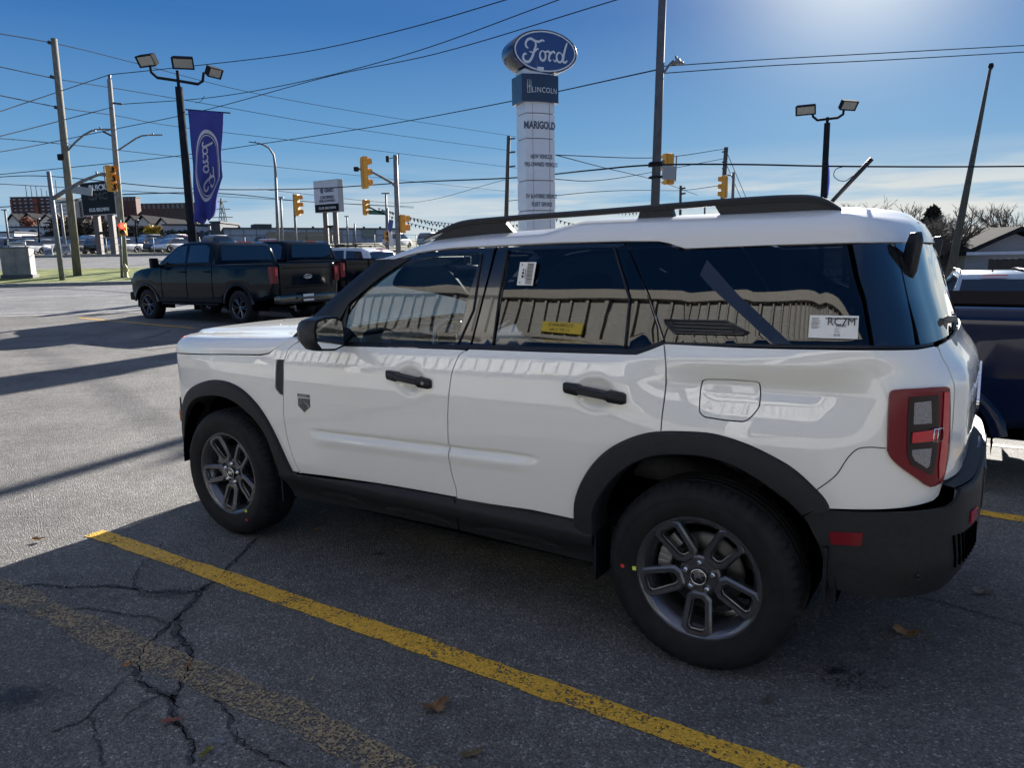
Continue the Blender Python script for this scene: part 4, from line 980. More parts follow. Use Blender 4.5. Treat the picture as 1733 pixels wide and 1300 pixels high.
sheet('parking_lot','v',XS[3:-3],[-58,-30,-10,0,4,8,12,14,16,19,20.6],0,lotm)
sheet('road','v',XS[2:-2],[20.6,22,24,26,28,30,32.6],-.004,roadm)
sheet('road','v',XS[2:-2],[40.6,44,48,52,54],-.004,roadm)
conc=noisy('concrete',(.22,.21,.19),(.32,.31,.28),scale=8,rough=.85,bump=.2,bscale=90)
def vline(name,v0,v1,x0,x1,dz,mat,h=0,kind='structure',step=4):
    xs=list(np.arange(x0,x1,step))+[x1]; mb=MB(); pts=[]
    for x in xs:
        for v in (v0,v1):
            y=v+.20*(x+12); pts.append((x,y,gz(x,y)+dz))
    n=len(xs)
    if h:
        b=len(pts)
        top=[(x,y,z+h) for x,y,z in pts]
        mb.add(pts+top,[(b+2*i,b+2*i+2,b+2*i+3,b+2*i+1) for i in range(n-1)]+[(2*i,2*i+2,b+2*i+2,b+2*i) for i in range(n-1)]+[(2*i+1,b+2*i+1,b+2*i+3,2*i+3) for i in range(n-1)])
    else: mb.add(pts,[(2*i,2*i+2,2*i+3,2*i+1) for i in range(n-1)])
    return tag(mb.build(name,mat,fix=False),kind=kind)
wline=noisy('worn_white_paint',(.30,.30,.29),(.55,.55,.53),scale=6,rough=.7)
tag(vline('kerb',32.6,32.85,-100,60,0,conc,.13)); vline('kerb',40.3,40.55,-100,60,0,conc,.13); vline('kerb',54.0,54.3,-100,60,0,conc,.14)
sheet('verge','v',XS[5:-5],[32.85,34,36,38,40.3],.12,grassm)
for k,(v,x0,x1) in enumerate([(21.3,-60,60),(27.0,-60,60)]): vline('lane_marking',v,v+.13,x0,x1,.004,wline)
for x in range(-58,40,9): vline('lane_marking',24.1,24.22,x,x+3,.004,wline,step=3)
for x in range(-58,40,9): vline('lane_marking',47.1,47.25,x,x+3,.004,wline,step=3)
vline('gutter',20.45,20.75,-60,40,.004,noisy('grit_edge',(.16,.15,.14),(.24,.23,.21),scale=10,rough=.9))
sheet('far_lot','v',XS[5:-5],[56,57,60,70,80],.01,roadm)
# painted bay lines: worn yellow paint on the asphalt, broken up by its own wear mask
def worn_line(name,p0,p1,w,mat,jit=.006,z=.004,seed=0,step=.05):
    r=random.Random(seed); p0=Vector(p0);p1=Vector(p1);d=(p1-p0);L=d.length;d.normalize();n=Vector((-d.y,d.x)); k=int(L/step); pts=[]
    a=b=0
    for i in range(k+1):
        a=a*.7+r.uniform(-jit,jit);b=b*.7+r.uniform(-jit,jit); c=p0+d*(L*i/k)
        for q in (c+n*(w/2+a),c-n*(w/2+b)): pts.append((q.x,q.y,gz(q.x,q.y)+z))
    mb=MB(); mb.add(pts,[(2*i,2*i+1,2*i+3,2*i+2) for i in range(k)]); return tag(mb.build(name,mat,fix=False),kind='structure')
def paintmat(name,col,cover):
    m=bpy.data.materials.new(name); m.use_nodes=True; t=m.node_tree; b=t.nodes['Principled BSDF']; b.inputs['Roughness'].default_value=.65
    g=nn(t,'ShaderNodeNewGeometry'); pos=g.outputs['Position']
    def vo(sc):
        v=nn(t,'ShaderNodeTexVoronoi'); v.inputs['Scale'].default_value=sc; t.links.new(pos,v.inputs[0]); return v
    v1=vo(140); sp=nn(t,'ShaderNodeSeparateColor'); t.links.new(v1.outputs['Color'],sp.inputs[0])
    n=nn(t,'ShaderNodeTexNoise'); n.inputs['Scale'].default_value=5; n.inputs['Detail'].default_value=8; n.inputs['Roughness'].default_value=.7; t.links.new(pos,n.inputs[0])
    n2=nn(t,'ShaderNodeTexNoise'); n2.inputs['Scale'].default_value=38; n2.inputs['Detail'].default_value=6; t.links.new(pos,n2.inputs[0])
    s=math_(t,'ADD',math_(t,'MULTIPLY',sp.outputs[1],.35),math_(t,'MULTIPLY',n.outputs[0],.75)); s=math_(t,'ADD',s,math_(t,'MULTIPLY',n2.outputs[0],.5))
    mask=ramp(t,s,[(max(0,cover-.05),1),(min(1,cover+.05),0)])
    cr=ramp(t,sp.outputs[0],[(0,.7),(1,1.25)]); mu=nn(t,'ShaderNodeMix',data_type='RGBA',blend_type='MULTIPLY'); mu.inputs[0].default_value=1; mu.inputs[6].default_value=(*col,1); t.links.new(cr,mu.inputs[7]); t.links.new(mu.outputs[2],b.inputs['Base Color'])
    tr=nn(t,'ShaderNodeBsdfTransparent'); ms=nn(t,'ShaderNodeMixShader'); o=t.nodes['Material Output']
    t.links.new(mask,ms.inputs[0]); t.links.new(tr.outputs[0],ms.inputs[1]); t.links.new(b.outputs[0],ms.inputs[2]); t.links.new(ms.outputs[0],o.inputs[0])
    bp=nn(t,'ShaderNodeBump'); bp.inputs['Strength'].default_value=.4; bp.inputs['Distance'].default_value=.01; t.links.new(v1.outputs['Distance'],bp.inputs['Height']); t.links.new(bp.outputs[0],b.inputs['Normal'])
    return m
yel=paintmat('yellow_line_paint',(.66,.37,.035),.93); yold=paintmat('faded_line_paint',(.27,.20,.11),.80); ywhite=paintmat('old_white_paint',(.33,.31,.24),.84)
def G2(px,py):
    d=ray(px,py); k=-HC/d.z; p=Vector((0,0,HC))+d*k; return (p.x,p.y)
def ext(a,b,t0,t1):
    a=Vector(a);b=Vector(b); d=(b-a).normalized(); return tuple(a+d*t0),tuple(b+d*t1)
LD=Vector((.8405,-.5418)) # bay direction
la=Vector(G2(160,903)); lb=Vector(G2(1280,1290)); 
worn_line('bay_line',la,lb+(lb-la).normalized()*3,.105,yel,seed=1)
oa=Vector(G2(0,998)); ob=Vector(G2(640,1280)); dd=(ob-oa).normalized()
worn_line('faded_bay_line',oa-dd*.2,ob+dd*2,.13,yold,.012,seed=2)
# bays further along, one stall apart
nd=Vector((-LD.y,LD.x))
ra=Vector(G2(1640,866)); worn_line('bay_line',ra+LD*-4.5,ra+LD*3,.10,yel,seed=3)
rb_=Vector(G2(1660,722)); worn_line('bay_line',rb_+LD*-.2,rb_+LD*5,.08,ywhite,seed=4)
rc_=Vector(G2(1660,752)); worn_line('bay_line',rc_+LD*0,rc_+LD*4,.06,ywhite,seed=5)
t1=Vector(G2(200,540)); worn_line('bay_line',Vector((-11.5,19.6)),Vector((-7.2,16.7)),.10,yel,seed=6,z=.006)
# cracks: ribbons of dark filler with ragged edges
crm=paintmat('crack_dark',(.030,.030,.031),.84)
def crack(name,pix,w,seed=0,jit=.5,mat=None,z=.0035):
    r=random.Random(seed); L=[Vector(G2(*p)) for p in pix]; pts=[L[0]]
    for a,b in zip(L,L[1:]):
        d=b-a; n=Vector((-d.y,d.x)); n.normalize(); k=max(2,int(d.length/.022))
        for i in range(1,k+1):
            pts.append(a+d*(i/k)+n*(r.uniform(-1,1)*.018*jit if i<k else 0))
    out_=[]
    ww=w
    for i,p in enumerate(pts):
        a=pts[max(0,i-1)];b=pts[min(len(pts)-1,i+1)]; d=(b-a).normalized(); n=Vector((-d.y,d.x)); ww=.75*ww+.25*w*r.uniform(.2,2.0); e=ww*(.3 if i in(0,len(pts)-1) else 1)
        for q in (p+n*e*r.uniform(.3,.7),p-n*e*r.uniform(.3,.7)): out_.append((q.x,q.y,gz(q.x,q.y)+z))
    mb=MB(); mb.add(out_,[(2*i,2*i+1,2*i+3,2*i+2) for i in range(len(pts)-1)]); return mb
cks=[([(432,912),(412,935),(388,958),(368,980),(350,992),(335,1003)],.018),([(335,1003),(300,1002),(260,1003),(225,997),(180,992),(120,996),(60,990),(0,997)],.020),
 ([(345,990),(330,1015),(300,1045),(285,1060),(262,1080),(240,1100),(226,1125),(228,1145)],.022),([(300,1045),(298,1075),(320,1100),(322,1120),(310,1150),(300,1170),(290,1190),(296,1220),(325,1262),(318,1300)],.024),
 ([(228,1145),(250,1165),(280,1180),(296,1190)],.024),([(228,1145),(205,1150),(180,1180),(160,1200),(148,1215),(110,1232),(85,1240)],.012),([(148,1215),(160,1238),(170,1270),(174,1300)],.009),
 ([(240,1130),(262,1120),(285,1100),(312,1090)],.012),([(318,1163),(340,1162),(362,1175),(378,1200),(390,1212),(384,1232),(410,1262),(450,1280),(490,1300)],.014),
 ([(0,1030),(50,1040),(100,1036),(150,1030),(210,1042),(262,1046),(280,1056)],.012),([(225,997),(228,975),(240,955),(250,945)],.010),([(280,1175),(240,1190),(205,1220),(180,1240)],.008),
 ([(250,945),(268,930),(275,918)],.008),([(262,1185),(235,1200)],.006)]
for i,(pp,w_) in enumerate(cks):
    w_*=.9
    tag(crack('asphalt_crack',pp,w_,seed=i).build('asphalt_crack',crm,fix=False),kind='structure')
    tag(crack('asphalt_crack',[(a+3,b+1) for a,b in pp],w_*.17,seed=i+50,jit=.9,z=.0045).build('asphalt_crack',dark,fix=False),kind='structure')
far_cr=[[(0,590),(60,588),(120,586),(180,578),(240,575),(290,562)],[(150,583),(200,590),(260,592),(310,585)],[(40,664),(110,652),(200,640),(270,630)],[(1540,1010),(1600,1022),(1733,1060)],[(0,556),(80,548),(150,543)]]
for i,pp in enumerate(far_cr): tag(crack('asphalt_crack',pp,.05 if i<2 else .02,seed=70+i).build('asphalt_crack',crm,fix=False),kind='structure')
# dark oil stains and pale dust: thin irregular sheets with a ragged noise edge
def blot(name,px,py,rx,ry,col,cover,seed):
    m=paintmat(name+str(seed),col,cover); t=m.node_tree; ms=[n for n in t.nodes if n.type=='MIX_SHADER'][0]; src=ms.inputs[0].links[0].from_socket
    tcn=nn(t,'ShaderNodeTexCoord'); mp_=nn(t,'ShaderNodeMapping'); mp_.inputs['Scale'].default_value=(1/rx,1/ry,1); t.links.new(tcn.outputs['Object'],mp_.inputs[0])
    ln=nn(t,'ShaderNodeVectorMath',operation='LENGTH'); t.links.new(mp_.outputs[0],ln.inputs[0]); nz_=nn(t,'ShaderNodeTexNoise'); nz_.inputs['Scale'].default_value=14; nz_.inputs['Detail'].default_value=7; t.links.new(tcn.outputs['Object'],nz_.inputs[0])
    fall=ramp(t,math_(t,'ADD',ln.outputs['Value'],math_(t,'MULTIPLY',math_(t,'SUBTRACT',nz_.outputs[0],.5),1.6)),[(.25,.8),(1.0,0)]); t.links.new(math_(t,'MULTIPLY',src,fall),ms.inputs[0])
    c=Vector(G2(px,py)); mb=MB(); n=28; v=[(0,0,0)]
    for i in range(n): a=2*pi*i/n; v.append((rx*1.5*cos(a),ry*1.5*sin(a),gz(c.x+rx*1.5*cos(a),c.y+ry*1.5*sin(a))-gz(c.x,c.y)))
    mb.add(v,[(0,1+i,1+(i+1)%n) for i in range(n)]); o=mb.build(name,m,fix=False); o.location=(c.x,c.y,gz(c.x,c.y)+.0055+seed*.0004); return tag(o,kind='structure')
blot('oil_stain',20,1185,.16,.10,(.018,.020,.026),.95,1); blot('oil_stain',290,1005,.22,.08,(.025,.026,.030),.82,2); blot('oil_stain',1416,1140,.05,.03,(.012,.012,.014),.95,3); blot('oil_stain',640,940,.04,.02,(.012,.012,.014),.95,4)
blot('dust_patch',345,1265,.13,.10,(.20,.20,.23),.66,5); blot('dust_patch',175,972,.3,.10,(.20,.20,.21),.60,6); blot('dust_patch',130,1010,.25,.10,(.20,.20,.21),.58,7); blot('oil_stain',1450,1150,.2,.12,(.02,.02,.022),.72,8); blot('dust_patch',1300,1235,.16,.05,(.22,.22,.23),.62,9)
# fallen leaves
def leaf(px,py,size,col,rz,curl,label,seed):
    r=random.Random(seed); c=Vector(G2(px,py)); k=9 if size>.05 else 5; n=4*k; v=[(0,0,.004)]; 
    for i in range(n):
        a=2*pi*i/n; lob=.62+.38*abs(cos(a*2.5))+.10*((i%2)*2-1)*(size>.05) if size>.05 else (.45+.55*abs(cos(a))); v.append((size*lob*cos(a),size*.62*lob*sin(a),.004+curl*(sin(a*2+seed)+1)*.5+curl*.6*abs(cos(a)))) 
    mb=MB(); mb.add(v,[(0,1+i,1+(i+1)%n) for i in range(n)],False)
    mb.tube([(size*.5,0,.012),(size*1.1,.01,.006),(size*1.4,.02,.012)],.0012,5)
    o=mb.build('fallen_leaf',noisy('leaf_'+str(seed),tuple(x*.7 for x in col),tuple(x*1.3 for x in col),scale=60,rough=.8),fix=False); o.location=(c.x,c.y,gz(c.x,c.y)+.006); o.rotation_euler=(0,0,rz); tag(o,label,'leaf')
leaf(736,1203,.052,(.15,.08,.035),.4,.018,'dry brown leaf lying between the two yellow lines in the foreground',1)
leaf(1535,1077,.060,(.20,.12,.05),-.5,.020,'large tan curled leaf on the asphalt behind the rear wheel',2)
leaf(1662,1007,.045,(.13,.09,.06),0,.014,'greyish brown leaf on the asphalt under the rear bumper corner',3)
leaf(291,1226,.034,(.18,.06,.04),.2,.006,'reddish leaf lying beside the wide crack at the bottom',4)
leaf(350,1281,.028,(.17,.15,.03),1.2,.010,'yellow green leaf on the crack at the bottom edge',5)
leaf(211,1132,.022,(.28,.12,.03),.3,.008,'small orange leaf where the cracks branch',6)
leaf(526,1155,.010,(.35,.32,.15),.3,.004,'tiny pale leaf in the middle of the empty bay',7)
leaf(797,1281,.035,(.10,.07,.03),.3,.004,'flat dull brown leaf near the bottom edge beside the yellow line',8)
leaf(1300,1188,.040,(.07,.06,.05),.8,.004,'flat dark leaf in front of the rear wheel, above the line',9)
leaf(66,917,.035,(.30,.16,.05),.3,.012,'orange brown leaf on the sunlit asphalt at the left edge',10)
leaf(318,1131,.016,(.22,.09,.04),.9,.004,'small red leaf on the faded line beside the crack',11)
leaf(537,900,.030,(.22,.12,.04),.9,.008,'brown leaf in the shade behind the front wheel',12)

# pale concrete apron out of view behind the camera, added to bounce sunlight onto the suv
def bounce_apron():
    mb=MB(); vs=[]
    for x in np.linspace(-22,26,25):
        for y in (4.95,7,9,12,14.5):
            p=hw(float(x),float(y)); vs.append((p.x,p.y,gz(p.x,p.y)+.004))
    mb.add(vs,[(i*5+k,(i+1)*5+k,(i+1)*5+k+1,i*5+k+1) for i in range(24) for k in range(4)]); return tag(mb.build('bounce_apron',noisy('bounce_concrete',(.50,.50,.49),(.60,.60,.58),scale=2,rough=.85,bump=.1,bscale=60),fix=False),kind='structure')
bounce_apron()
# ---------------------------------------------------------------- the drive-through canopy behind the photographer (seen mirrored in the side of the suv)
CYD=5.9   # metres from the side of the car to the fascia
siding=noisy('cream_siding',(.35,.352,.335),(.40,.40,.38),scale=3,rough=.55,bump=.05,bscale=20)
can=empty('service_canopy',HO,HTH,'cream building canopy with ribbed metal fascia and open bay, facing the white suv','canopy')
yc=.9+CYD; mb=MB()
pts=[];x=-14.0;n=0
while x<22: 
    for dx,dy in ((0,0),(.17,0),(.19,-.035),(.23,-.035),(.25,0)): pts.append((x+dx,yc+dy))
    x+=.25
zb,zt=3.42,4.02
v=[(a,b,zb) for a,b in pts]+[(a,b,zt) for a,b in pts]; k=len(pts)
mb.add(v,[(i,i+1,k+i+1,k+i) for i in range(k-1)],False); mb.mi=[1 if (i%5) in (1,3) else 0 for i in range(k-1)]; mb.build('ribbed_fascia',[siding,princ('seam_shade',(.05,.048,.045),.8)],can,fix=False)  # rib flanks coloured dark to stand in for seam shadows
mb=MB(); mb.box((4,yc+.05,zt+.05),(36,.26,.12)); mb.box((4,yc+.03,zb-.03),(36,.2,.06)); mb.build('fascia_trim',princ('cream_trim',(.36,.35,.32),.5),can)
mb=MB(); mb.box((4,yc+4.2,zt-.12),(36,8.2,.1)); mb.box((4,yc+4.2,zb+.02),(36,8.2,.06)); mb.build('roof',princ('canopy_roof',(.20,.20,.20),.8),can)
mb=MB(); mb.box((4,yc+8.2,1.75),(36,.2,3.5)); mb.build('back_wall',princ('bay_wall',(.42,.42,.43),.7),can)
for i,x in enumerate((-13.6,-6.5,.8,8,15,21.6)): mb=MB(); mb.box((x,yc+.6,1.72),(.4,.4,3.44)); mb.build('pillar',princ('bay_pillar',(.35,.35,.36),.7),can)
for i in range(6):
    mb=MB(); mb.box((-10+i*5.5,yc+8.08,1.5),(4.0,.06,3.0)); 
    for q in range(5): mb.box((-10+i*5.5,yc+8.04,.3+.6*q),(4.0,.05,.04))
    mb.build('bay_door',princ('bay_door_grey',(.30,.32,.34),.5),can)
sgn=MB(); sgn.box((0,0,0),(.75,.03,.19),bev=.008); cs=sgn.build('clearance_sign',princ('sign_yellow',(.62,.50,.04),.5),None); cs.rotation_euler=(0,0,HTH)
tag(cs,'yellow clearance height sign fixed to the ribbed fascia behind the photographer','sign')
_p=hw(4.05,yc-.06,3.56); cs.location=_p
text_mesh('CLEARANCE',.075,ink,'lettering',cs,frame((0,-.018,.04),(1,0,0),(0,0,1)),.002,1.2)
text_mesh('11 FT 2 IN',.075,ink,'lettering',cs,frame((0,-.018,-.045),(1,0,0),(0,0,1)),.002,1.2)
# ---------------------------------------------------------------- poles, lamps, signals and signs
pmetal=noisy('dark_pole_paint',(.014,.016,.020),(.022,.024,.030),scale=6,rough=.9,spec=.05)
gmetal=noisy('galvanised',(.11,.115,.12),(.17,.175,.18),scale=5,rough=.6,metal=.1)
wood=noisy('weathered_wood',(.10,.095,.075),(.19,.18,.145),scale=6,rough=.9,stretch=(6,6,.5),bump=.3,bscale=30)
woodd=noisy('dark_wood',(.05,.045,.04),(.09,.08,.07),scale=6,rough=.9,stretch=(6,6,.5))
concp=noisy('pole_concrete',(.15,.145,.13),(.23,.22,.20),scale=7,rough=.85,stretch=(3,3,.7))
sigy=noisy('signal_yellow',(.55,.24,.02),(.62,.29,.03),scale=5,rough=.5)
lampg=princ('lamp_glass',(.32,.31,.28),.4)
insul=princ('insulator',(.03,.03,.035),.4)
def gp(x,y): return Vector((x,y,gz(x,y)))
def base_top(pb,pt,Yb,ztop=None):
    """foot on the terrain under pixel pb at depth Yb; head where pixel pt is seen at that depth"""
    b=at(*pb,Yb); b.z=gz(b.x,b.y); t=at(*pt,Yb); return b,t
def pole(name,pb,pt,Y,r0,r1,mat,label,cat,group=None,n=12,Yt=None):
    b,t=base_top(pb,pt,Y)
    if Yt: t=at(*pt,Yt)
    root=empty(name,b,0,label,cat,group); mb=MB(); q=t-b
    mb.tube([(0,0,-.1),tuple(q*.5),tuple(q)],[r0,(r0+r1)/2,r1],n); mb.build('pole',mat,root); return root,b,t
def lpt(root,p): return tuple(Vector(p)-root.location)
def arm(root,pts,r,mat=None,name='arm',n=8):
    mb=MB(); mb.tube([lpt(root,p) for p in pts],r,n); return mb.build(name,mat or gmetal,root)
def cobra(root,p,d,s=.7,mat=None):
    d=Vector(d).normalized(); side=Vector((-d.y,d.x,0)); mb=MB(); rows=[]
    c=catmull([(0,.03),(.12,.06),(.5,.14),(.85,.11),(1,.02)],3)
    vs=[];fs=[]
    for (t,w) in c:
        o=Vector(lpt(root,p))+d*t*s
        for k in range(8):
            a=2*pi*k/8; vs.append(o+side*cos(a)*w*s*1.1+Vector((0,0,sin(a)*.055*s*(1.0 if sin(a)>0 else .7)+.01)))
    n=len(c); fs=[(i*8+k,i*8+(k+1)%8,(i+1)*8+(k+1)%8,(i+1)*8+k) for i in range(n-1) for k in range(8)]
    mb.add(vs,fs,True); o=Vector(lpt(root,p))+d*.35*s+Vector((0,0,.07*s)); mb.lathe([(0,.09*s),(.05*s,.09*s),(.055*s,0)],10,M=Matrix.Translation(o)); mb.build('lamp_head',mat or gmetal,root)
def floodlight(root,c,d,w=.55,h=.30,dp=.28,up=.35):
    """shoebox flood: c centre, d horizontal direction faced; opening faces down-forward"""
    d=Vector(d).normalized(); side=Vector((-d.y,d.x,0)); z=Vector((0,0,1)); c=Vector(lpt(root,c)); tl=radians(32)
    f=d*cos(tl)-z*sin(tl); u=z*cos(tl)+d*sin(tl)
    mb=MB(); vs=[]
    for (df,k) in ((-dp*.6,.55),(-dp*.35,.9),(dp*.15,1.0),(dp*.4,1.04)):
        for sx,sy in ((-1,-1),(1,-1),(1,1),(-1,1)): vs.append(c+f*df+side*(w/2*k*sx)+u*(h/2*k*sy))
    fs=[(i*4+k,i*4+(k+1)%4,(i+1)*4+(k+1)%4,(i+1)*4+k) for i in range(3) for k in range(4)]+[(0,1,2,3)]
    mb.add(vs,fs); a=c+f*dp*.4
    o_=[a+side*(w/2*1.04*sx)+u*(h/2*1.04*sy) for sx,sy in ((-1,-1),(1,-1),(1,1),(-1,1))]; i_=[a-f*.02+side*(w/2*.88*sx)+u*(h/2*.80*sy) for sx,sy in ((-1,-1),(1,-1),(1,1),(-1,1))]
    mb.add(o_+i_,[(k,(k+1)%4,4+(k+1)%4,4+k) for k in range(4)]); hd=mb.build('lamp_head',pmetal,root,fix=False)
    mb=MB(); mb.add([q-f*.004 for q in i_],[(0,1,2,3)]); mb.build('lamp_lens',lampg,hd,fix=False)
# --- black lamp post with three floodlights and the blue banner
Y0=21.5
root,b,t=pole('lamp_post',(329,440),(302.5,147),Y0,.135,.105,pmetal,'tall black lamp post with three floodlights and a blue banner, behind the dark pickup','lamp post',n=8)
top=at(300,119,Y0); mb=MB(); mb.tube([lpt(root,t),lpt(root,top)],.045,8); mb.tube([lpt(root,p) for p in (at(254,110,Y0),at(256,122,Y0),at(266,131,Y0),at(300,136,Y0),at(335,142,Y0),at(343,137,Y0),at(345,122,Y0))],.04,8); mb.build('cross_arm',pmetal,root)
floodlight(root,at(250,101,Y0),(-.35,-1,0)); floodlight(root,at(310,105,Y0),(.25,-1,0)); floodlight(root,at(361,121,Y0),(1,-.55,0),w=.42,h=.26)
# banner: rippled cloth, oval emblem and mirrored script, read from behind
A_=at(318,186,Y0-.1);B_=at(378,190,Y0-.1);C_=at(376,300,Y0-.1);D_=at(370,372,Y0-.1);E_=at(330,380,Y0-.1)
fl=empty('banner',at(320,186,Y0),0,'long blue fabric banner with a mirrored white oval logo hanging from the lamp post','banner')
def bpos(u,v):
    # u across (0 post side), v down
    L=at(318+13*v,186+194*v,Y0-.12); xr=378+(-4 if v>.55 else 0)*1-6*ss(.5,.75,v)*0; R_b=at(float(np.interp(v,[0,.4,.55,.62,.72,.85,.93,1],[378,376,377,379,374,368,366,362])),190+float(np.interp(v,[0,1],[0,178])),Y0-.12)
    p=L+(R_b-L)*u; p.y+=.10*sin(u*9+v*4)*(.3+v)+.05*sin(v*17+u*5)*v; p.z+=-.10*u*0+.05*sin(u*14)*v*v; return p
mb=MB(); nu,nv=16,40; mb.add([lpt(fl,bpos(i/nu,j/nv)) for i in range(nu+1) for j in range(nv+1)],[(i*(nv+1)+j,i*(nv+1)+j+1,(i+1)*(nv+1)+j+1,(i+1)*(nv+1)+j) for i in range(nu) for j in range(nv)],True)
def thick(o,t):
    m=o.modifiers.new('thickness','SOLIDIFY'); m.thickness=t; m.offset=0
clo=princ('banner_cloth',(.030,.040,.24),.75); thick(mb.build('cloth',clo,fl,fix=False),.006)
mb=MB(); s=MB()
def bmap(x,y,o): # emblem coords: centre of banner, x along down direction
    u=.54+y*.40; v=.50+x*.33; p=bpos(u,v); p.y-=.02+o; return Vector(lpt(fl,p))
for (rx,ry,tk,o) in ((1.0,1.0,.10,0),(.86,.84,.03,.004)):
    vs=[]
    for i in range(60):
        a=2*pi*i/60; vs+=[bmap(rx*cos(a),ry*sin(a),o),bmap((rx-tk)*cos(a),(ry-tk)*sin(a),o)]
    mb.add(vs,[(2*i,2*((i+1)%60),2*((i+1)%60)+1,2*i+1) for i in range(60)])
for si,(pts,wd) in enumerate(SCRIPT):
    c=[np.array(p) for p in catmull(pts,5)]; vs=[]
    for i,p in enumerate(c):
        d=c[min(i+1,len(c)-1)]-c[max(i-1,0)]; d=d/(np.linalg.norm(d)+1e-9); nr=np.array([-d[1],d[0]])
        for sg in (1,-1):
            q=(p+nr*wd*sg*.9-np.array([1.12,.55])); vs.append(bmap(-q[0]*.62,-q[1]*.78*-1*1.0,.008+.0012*si))
    mb.add(vs,[(2*i,2*i+1,2*i+3,2*i+2) for i in range(len(c)-1)])
mb.build('banner_emblem',princ('emblem_silver',(.50,.50,.55),.6),fl,fix=False)
mb=MB(); mb.tube([lpt(fl,at(314,185,Y0)),lpt(fl,at(390,191,Y0-.1))],.02,6); mb.tube([lpt(fl,at(326,381,Y0)),lpt(fl,at(352,383,Y0-.1))],.02,6); mb.build('banner_rod',pmetal,fl)
# --- pylon sign
YP=25.8; sp=at(909,440,YP); sp.z=gz(sp.x,sp.y)
py=empty('pylon_sign',sp,radians(8),'tall white dealership pylon with blue oval on top, rising behind the white suv','sign')
panelw=noisy('pylon_white',(.60,.62,.66),(.66,.68,.72),scale=.8,rough=.35,coat=.5)
navy=princ('navy_panel',(.008,.015,.045),.3,coat=.6)
def zat(pyx,Y=YP): return at(908,pyx,Y).z-sp.z
# faces toward camera's right a bit: local -y is the front
Rz=radians(22); front_n=Vector((sin(Rz),-cos(Rz),0)); xdir=Vector((cos(Rz),sin(Rz),0)); py.rotation_euler=(0,0,Rz)
Wd=1.06;Dp=.75
def body(z0,z1,w,d,bulge=.09,name='column',mat=panelw):
    pl_=[(-w/2,-d/2+.0),]
    f=[(-w/2+w*i/12,-d/2-bulge*sin(pi*i/12)) for i in range(13)]; bk=[(w/2-w*i/12,d/2+bulge*sin(pi*i/12)) for i in range(13)]
    o=f+bk; n=len(o); mb=MB(); mb.add([(a,b_,z0) for a,b_ in o]+[(a,b_,z1) for a,b_ in o],[(i,(i+1)%n,n+(i+1)%n,n+i) for i in range(n)]+[tuple(range(n)),tuple(range(n,2*n))],True)
    return mb.build(name,mat,py,autosmooth=30)
zc=[(-.1,zat(358)),(zat(357),zat(308)),(zat(307),zat(238)),(zat(237),zat(196)),(zat(195),zat(118))]
for a,b_ in zc: body(a+.007,b_-.007,Wd,Dp,name='column_panel')
mb=MB(); mb.box((-Wd*.28,-Dp/2-.058,3.5),(.008,.02,zat(196)+.2)); mb.box((Wd*.30,-Dp/2-.056,3.5),(.008,.02,zat(196)+.2)); mb.build('panel_joint',princ('joint_grey',(.25,.26,.28),.5),py)
body(.0,zat(120),Wd-.06,Dp-.06,.085,name='inner_frame',mat=princ('joint_grey',(.25,.26,.28),.5))
body(zat(177),zat(131),Wd+.26,Dp+.10,.12,name='name_band',mat=navy)
def on_front(x,z,w,d,bulge,o=.012): return Vector((x,-d/2-bulge*sin(pi*min(1,max(0,(x+w/2)/w)))-o,z))
def curved_text(body_,size,z,x0,mat,w,d,bulge,sx=1,bold=.0,name='lettering',spacing=1):
    me_o=text_mesh(body_,size,mat,name,py,Matrix.Identity(4),.002,sx,bold=bold,spacing=spacing); 
    for v_ in me_o.data.vertices:
        p=on_front(x0+v_.co.x,z+v_.co.y,w,d,bulge,.010+v_.co.z); v_.co=p
    return me_o
slate=princ('slate_lettering',(.075,.085,.13),.5)
curved_text('MARIGOLD',.33,zat(216),-.02,slate,Wd,Dp,.09,.68,bold=.012)
curved_text('NEW VEHICLES',.19,zat(268),.02,slate,Wd,Dp,.09,.62,bold=.003); curved_text('PRE-OWNED VEHICLES',.19,zat(281),.02,slate,Wd,Dp,.09,.62,bold=.003)
curved_text('EV & HYBRID SERVICE',.19,zat(334),.02,slate,Wd,Dp,.09,.62,bold=.003); curved_text('FLEET SERVICE',.19,zat(347.5),.02,slate,Wd,Dp,.09,.62,bold=.003)
silver=princ('silver_letter',(.62,.63,.66),.35,metal=.2)
curved_text('LINCOLN',.24,zat(158),.12,silver,Wd+.26,Dp+.10,.12,.82,spacing=1.15)
mb=MB()
for (a,b_,c_,d_) in ((-.50,zat(152),-.36,zat(152)),(-.43,zat(141),-.43,zat(163))): mb.tube([on_front(a,b_,Wd+.26,Dp+.1,.12,.02),on_front(c_,d_,Wd+.26,Dp+.1,.12,.02)],.010,5)
for (rx,ry) in ((.055,.22),): mb.tube([on_front(-.43+rx*sx,zat(152)+ry*sy,Wd+.26,Dp+.1,.12,.02) for sx,sy in ((-1,-.9),(1,-.9),(1,.9),(-1,.9),(-1,-.9))],.011,5)
mb.build('star_emblem',silver,py)
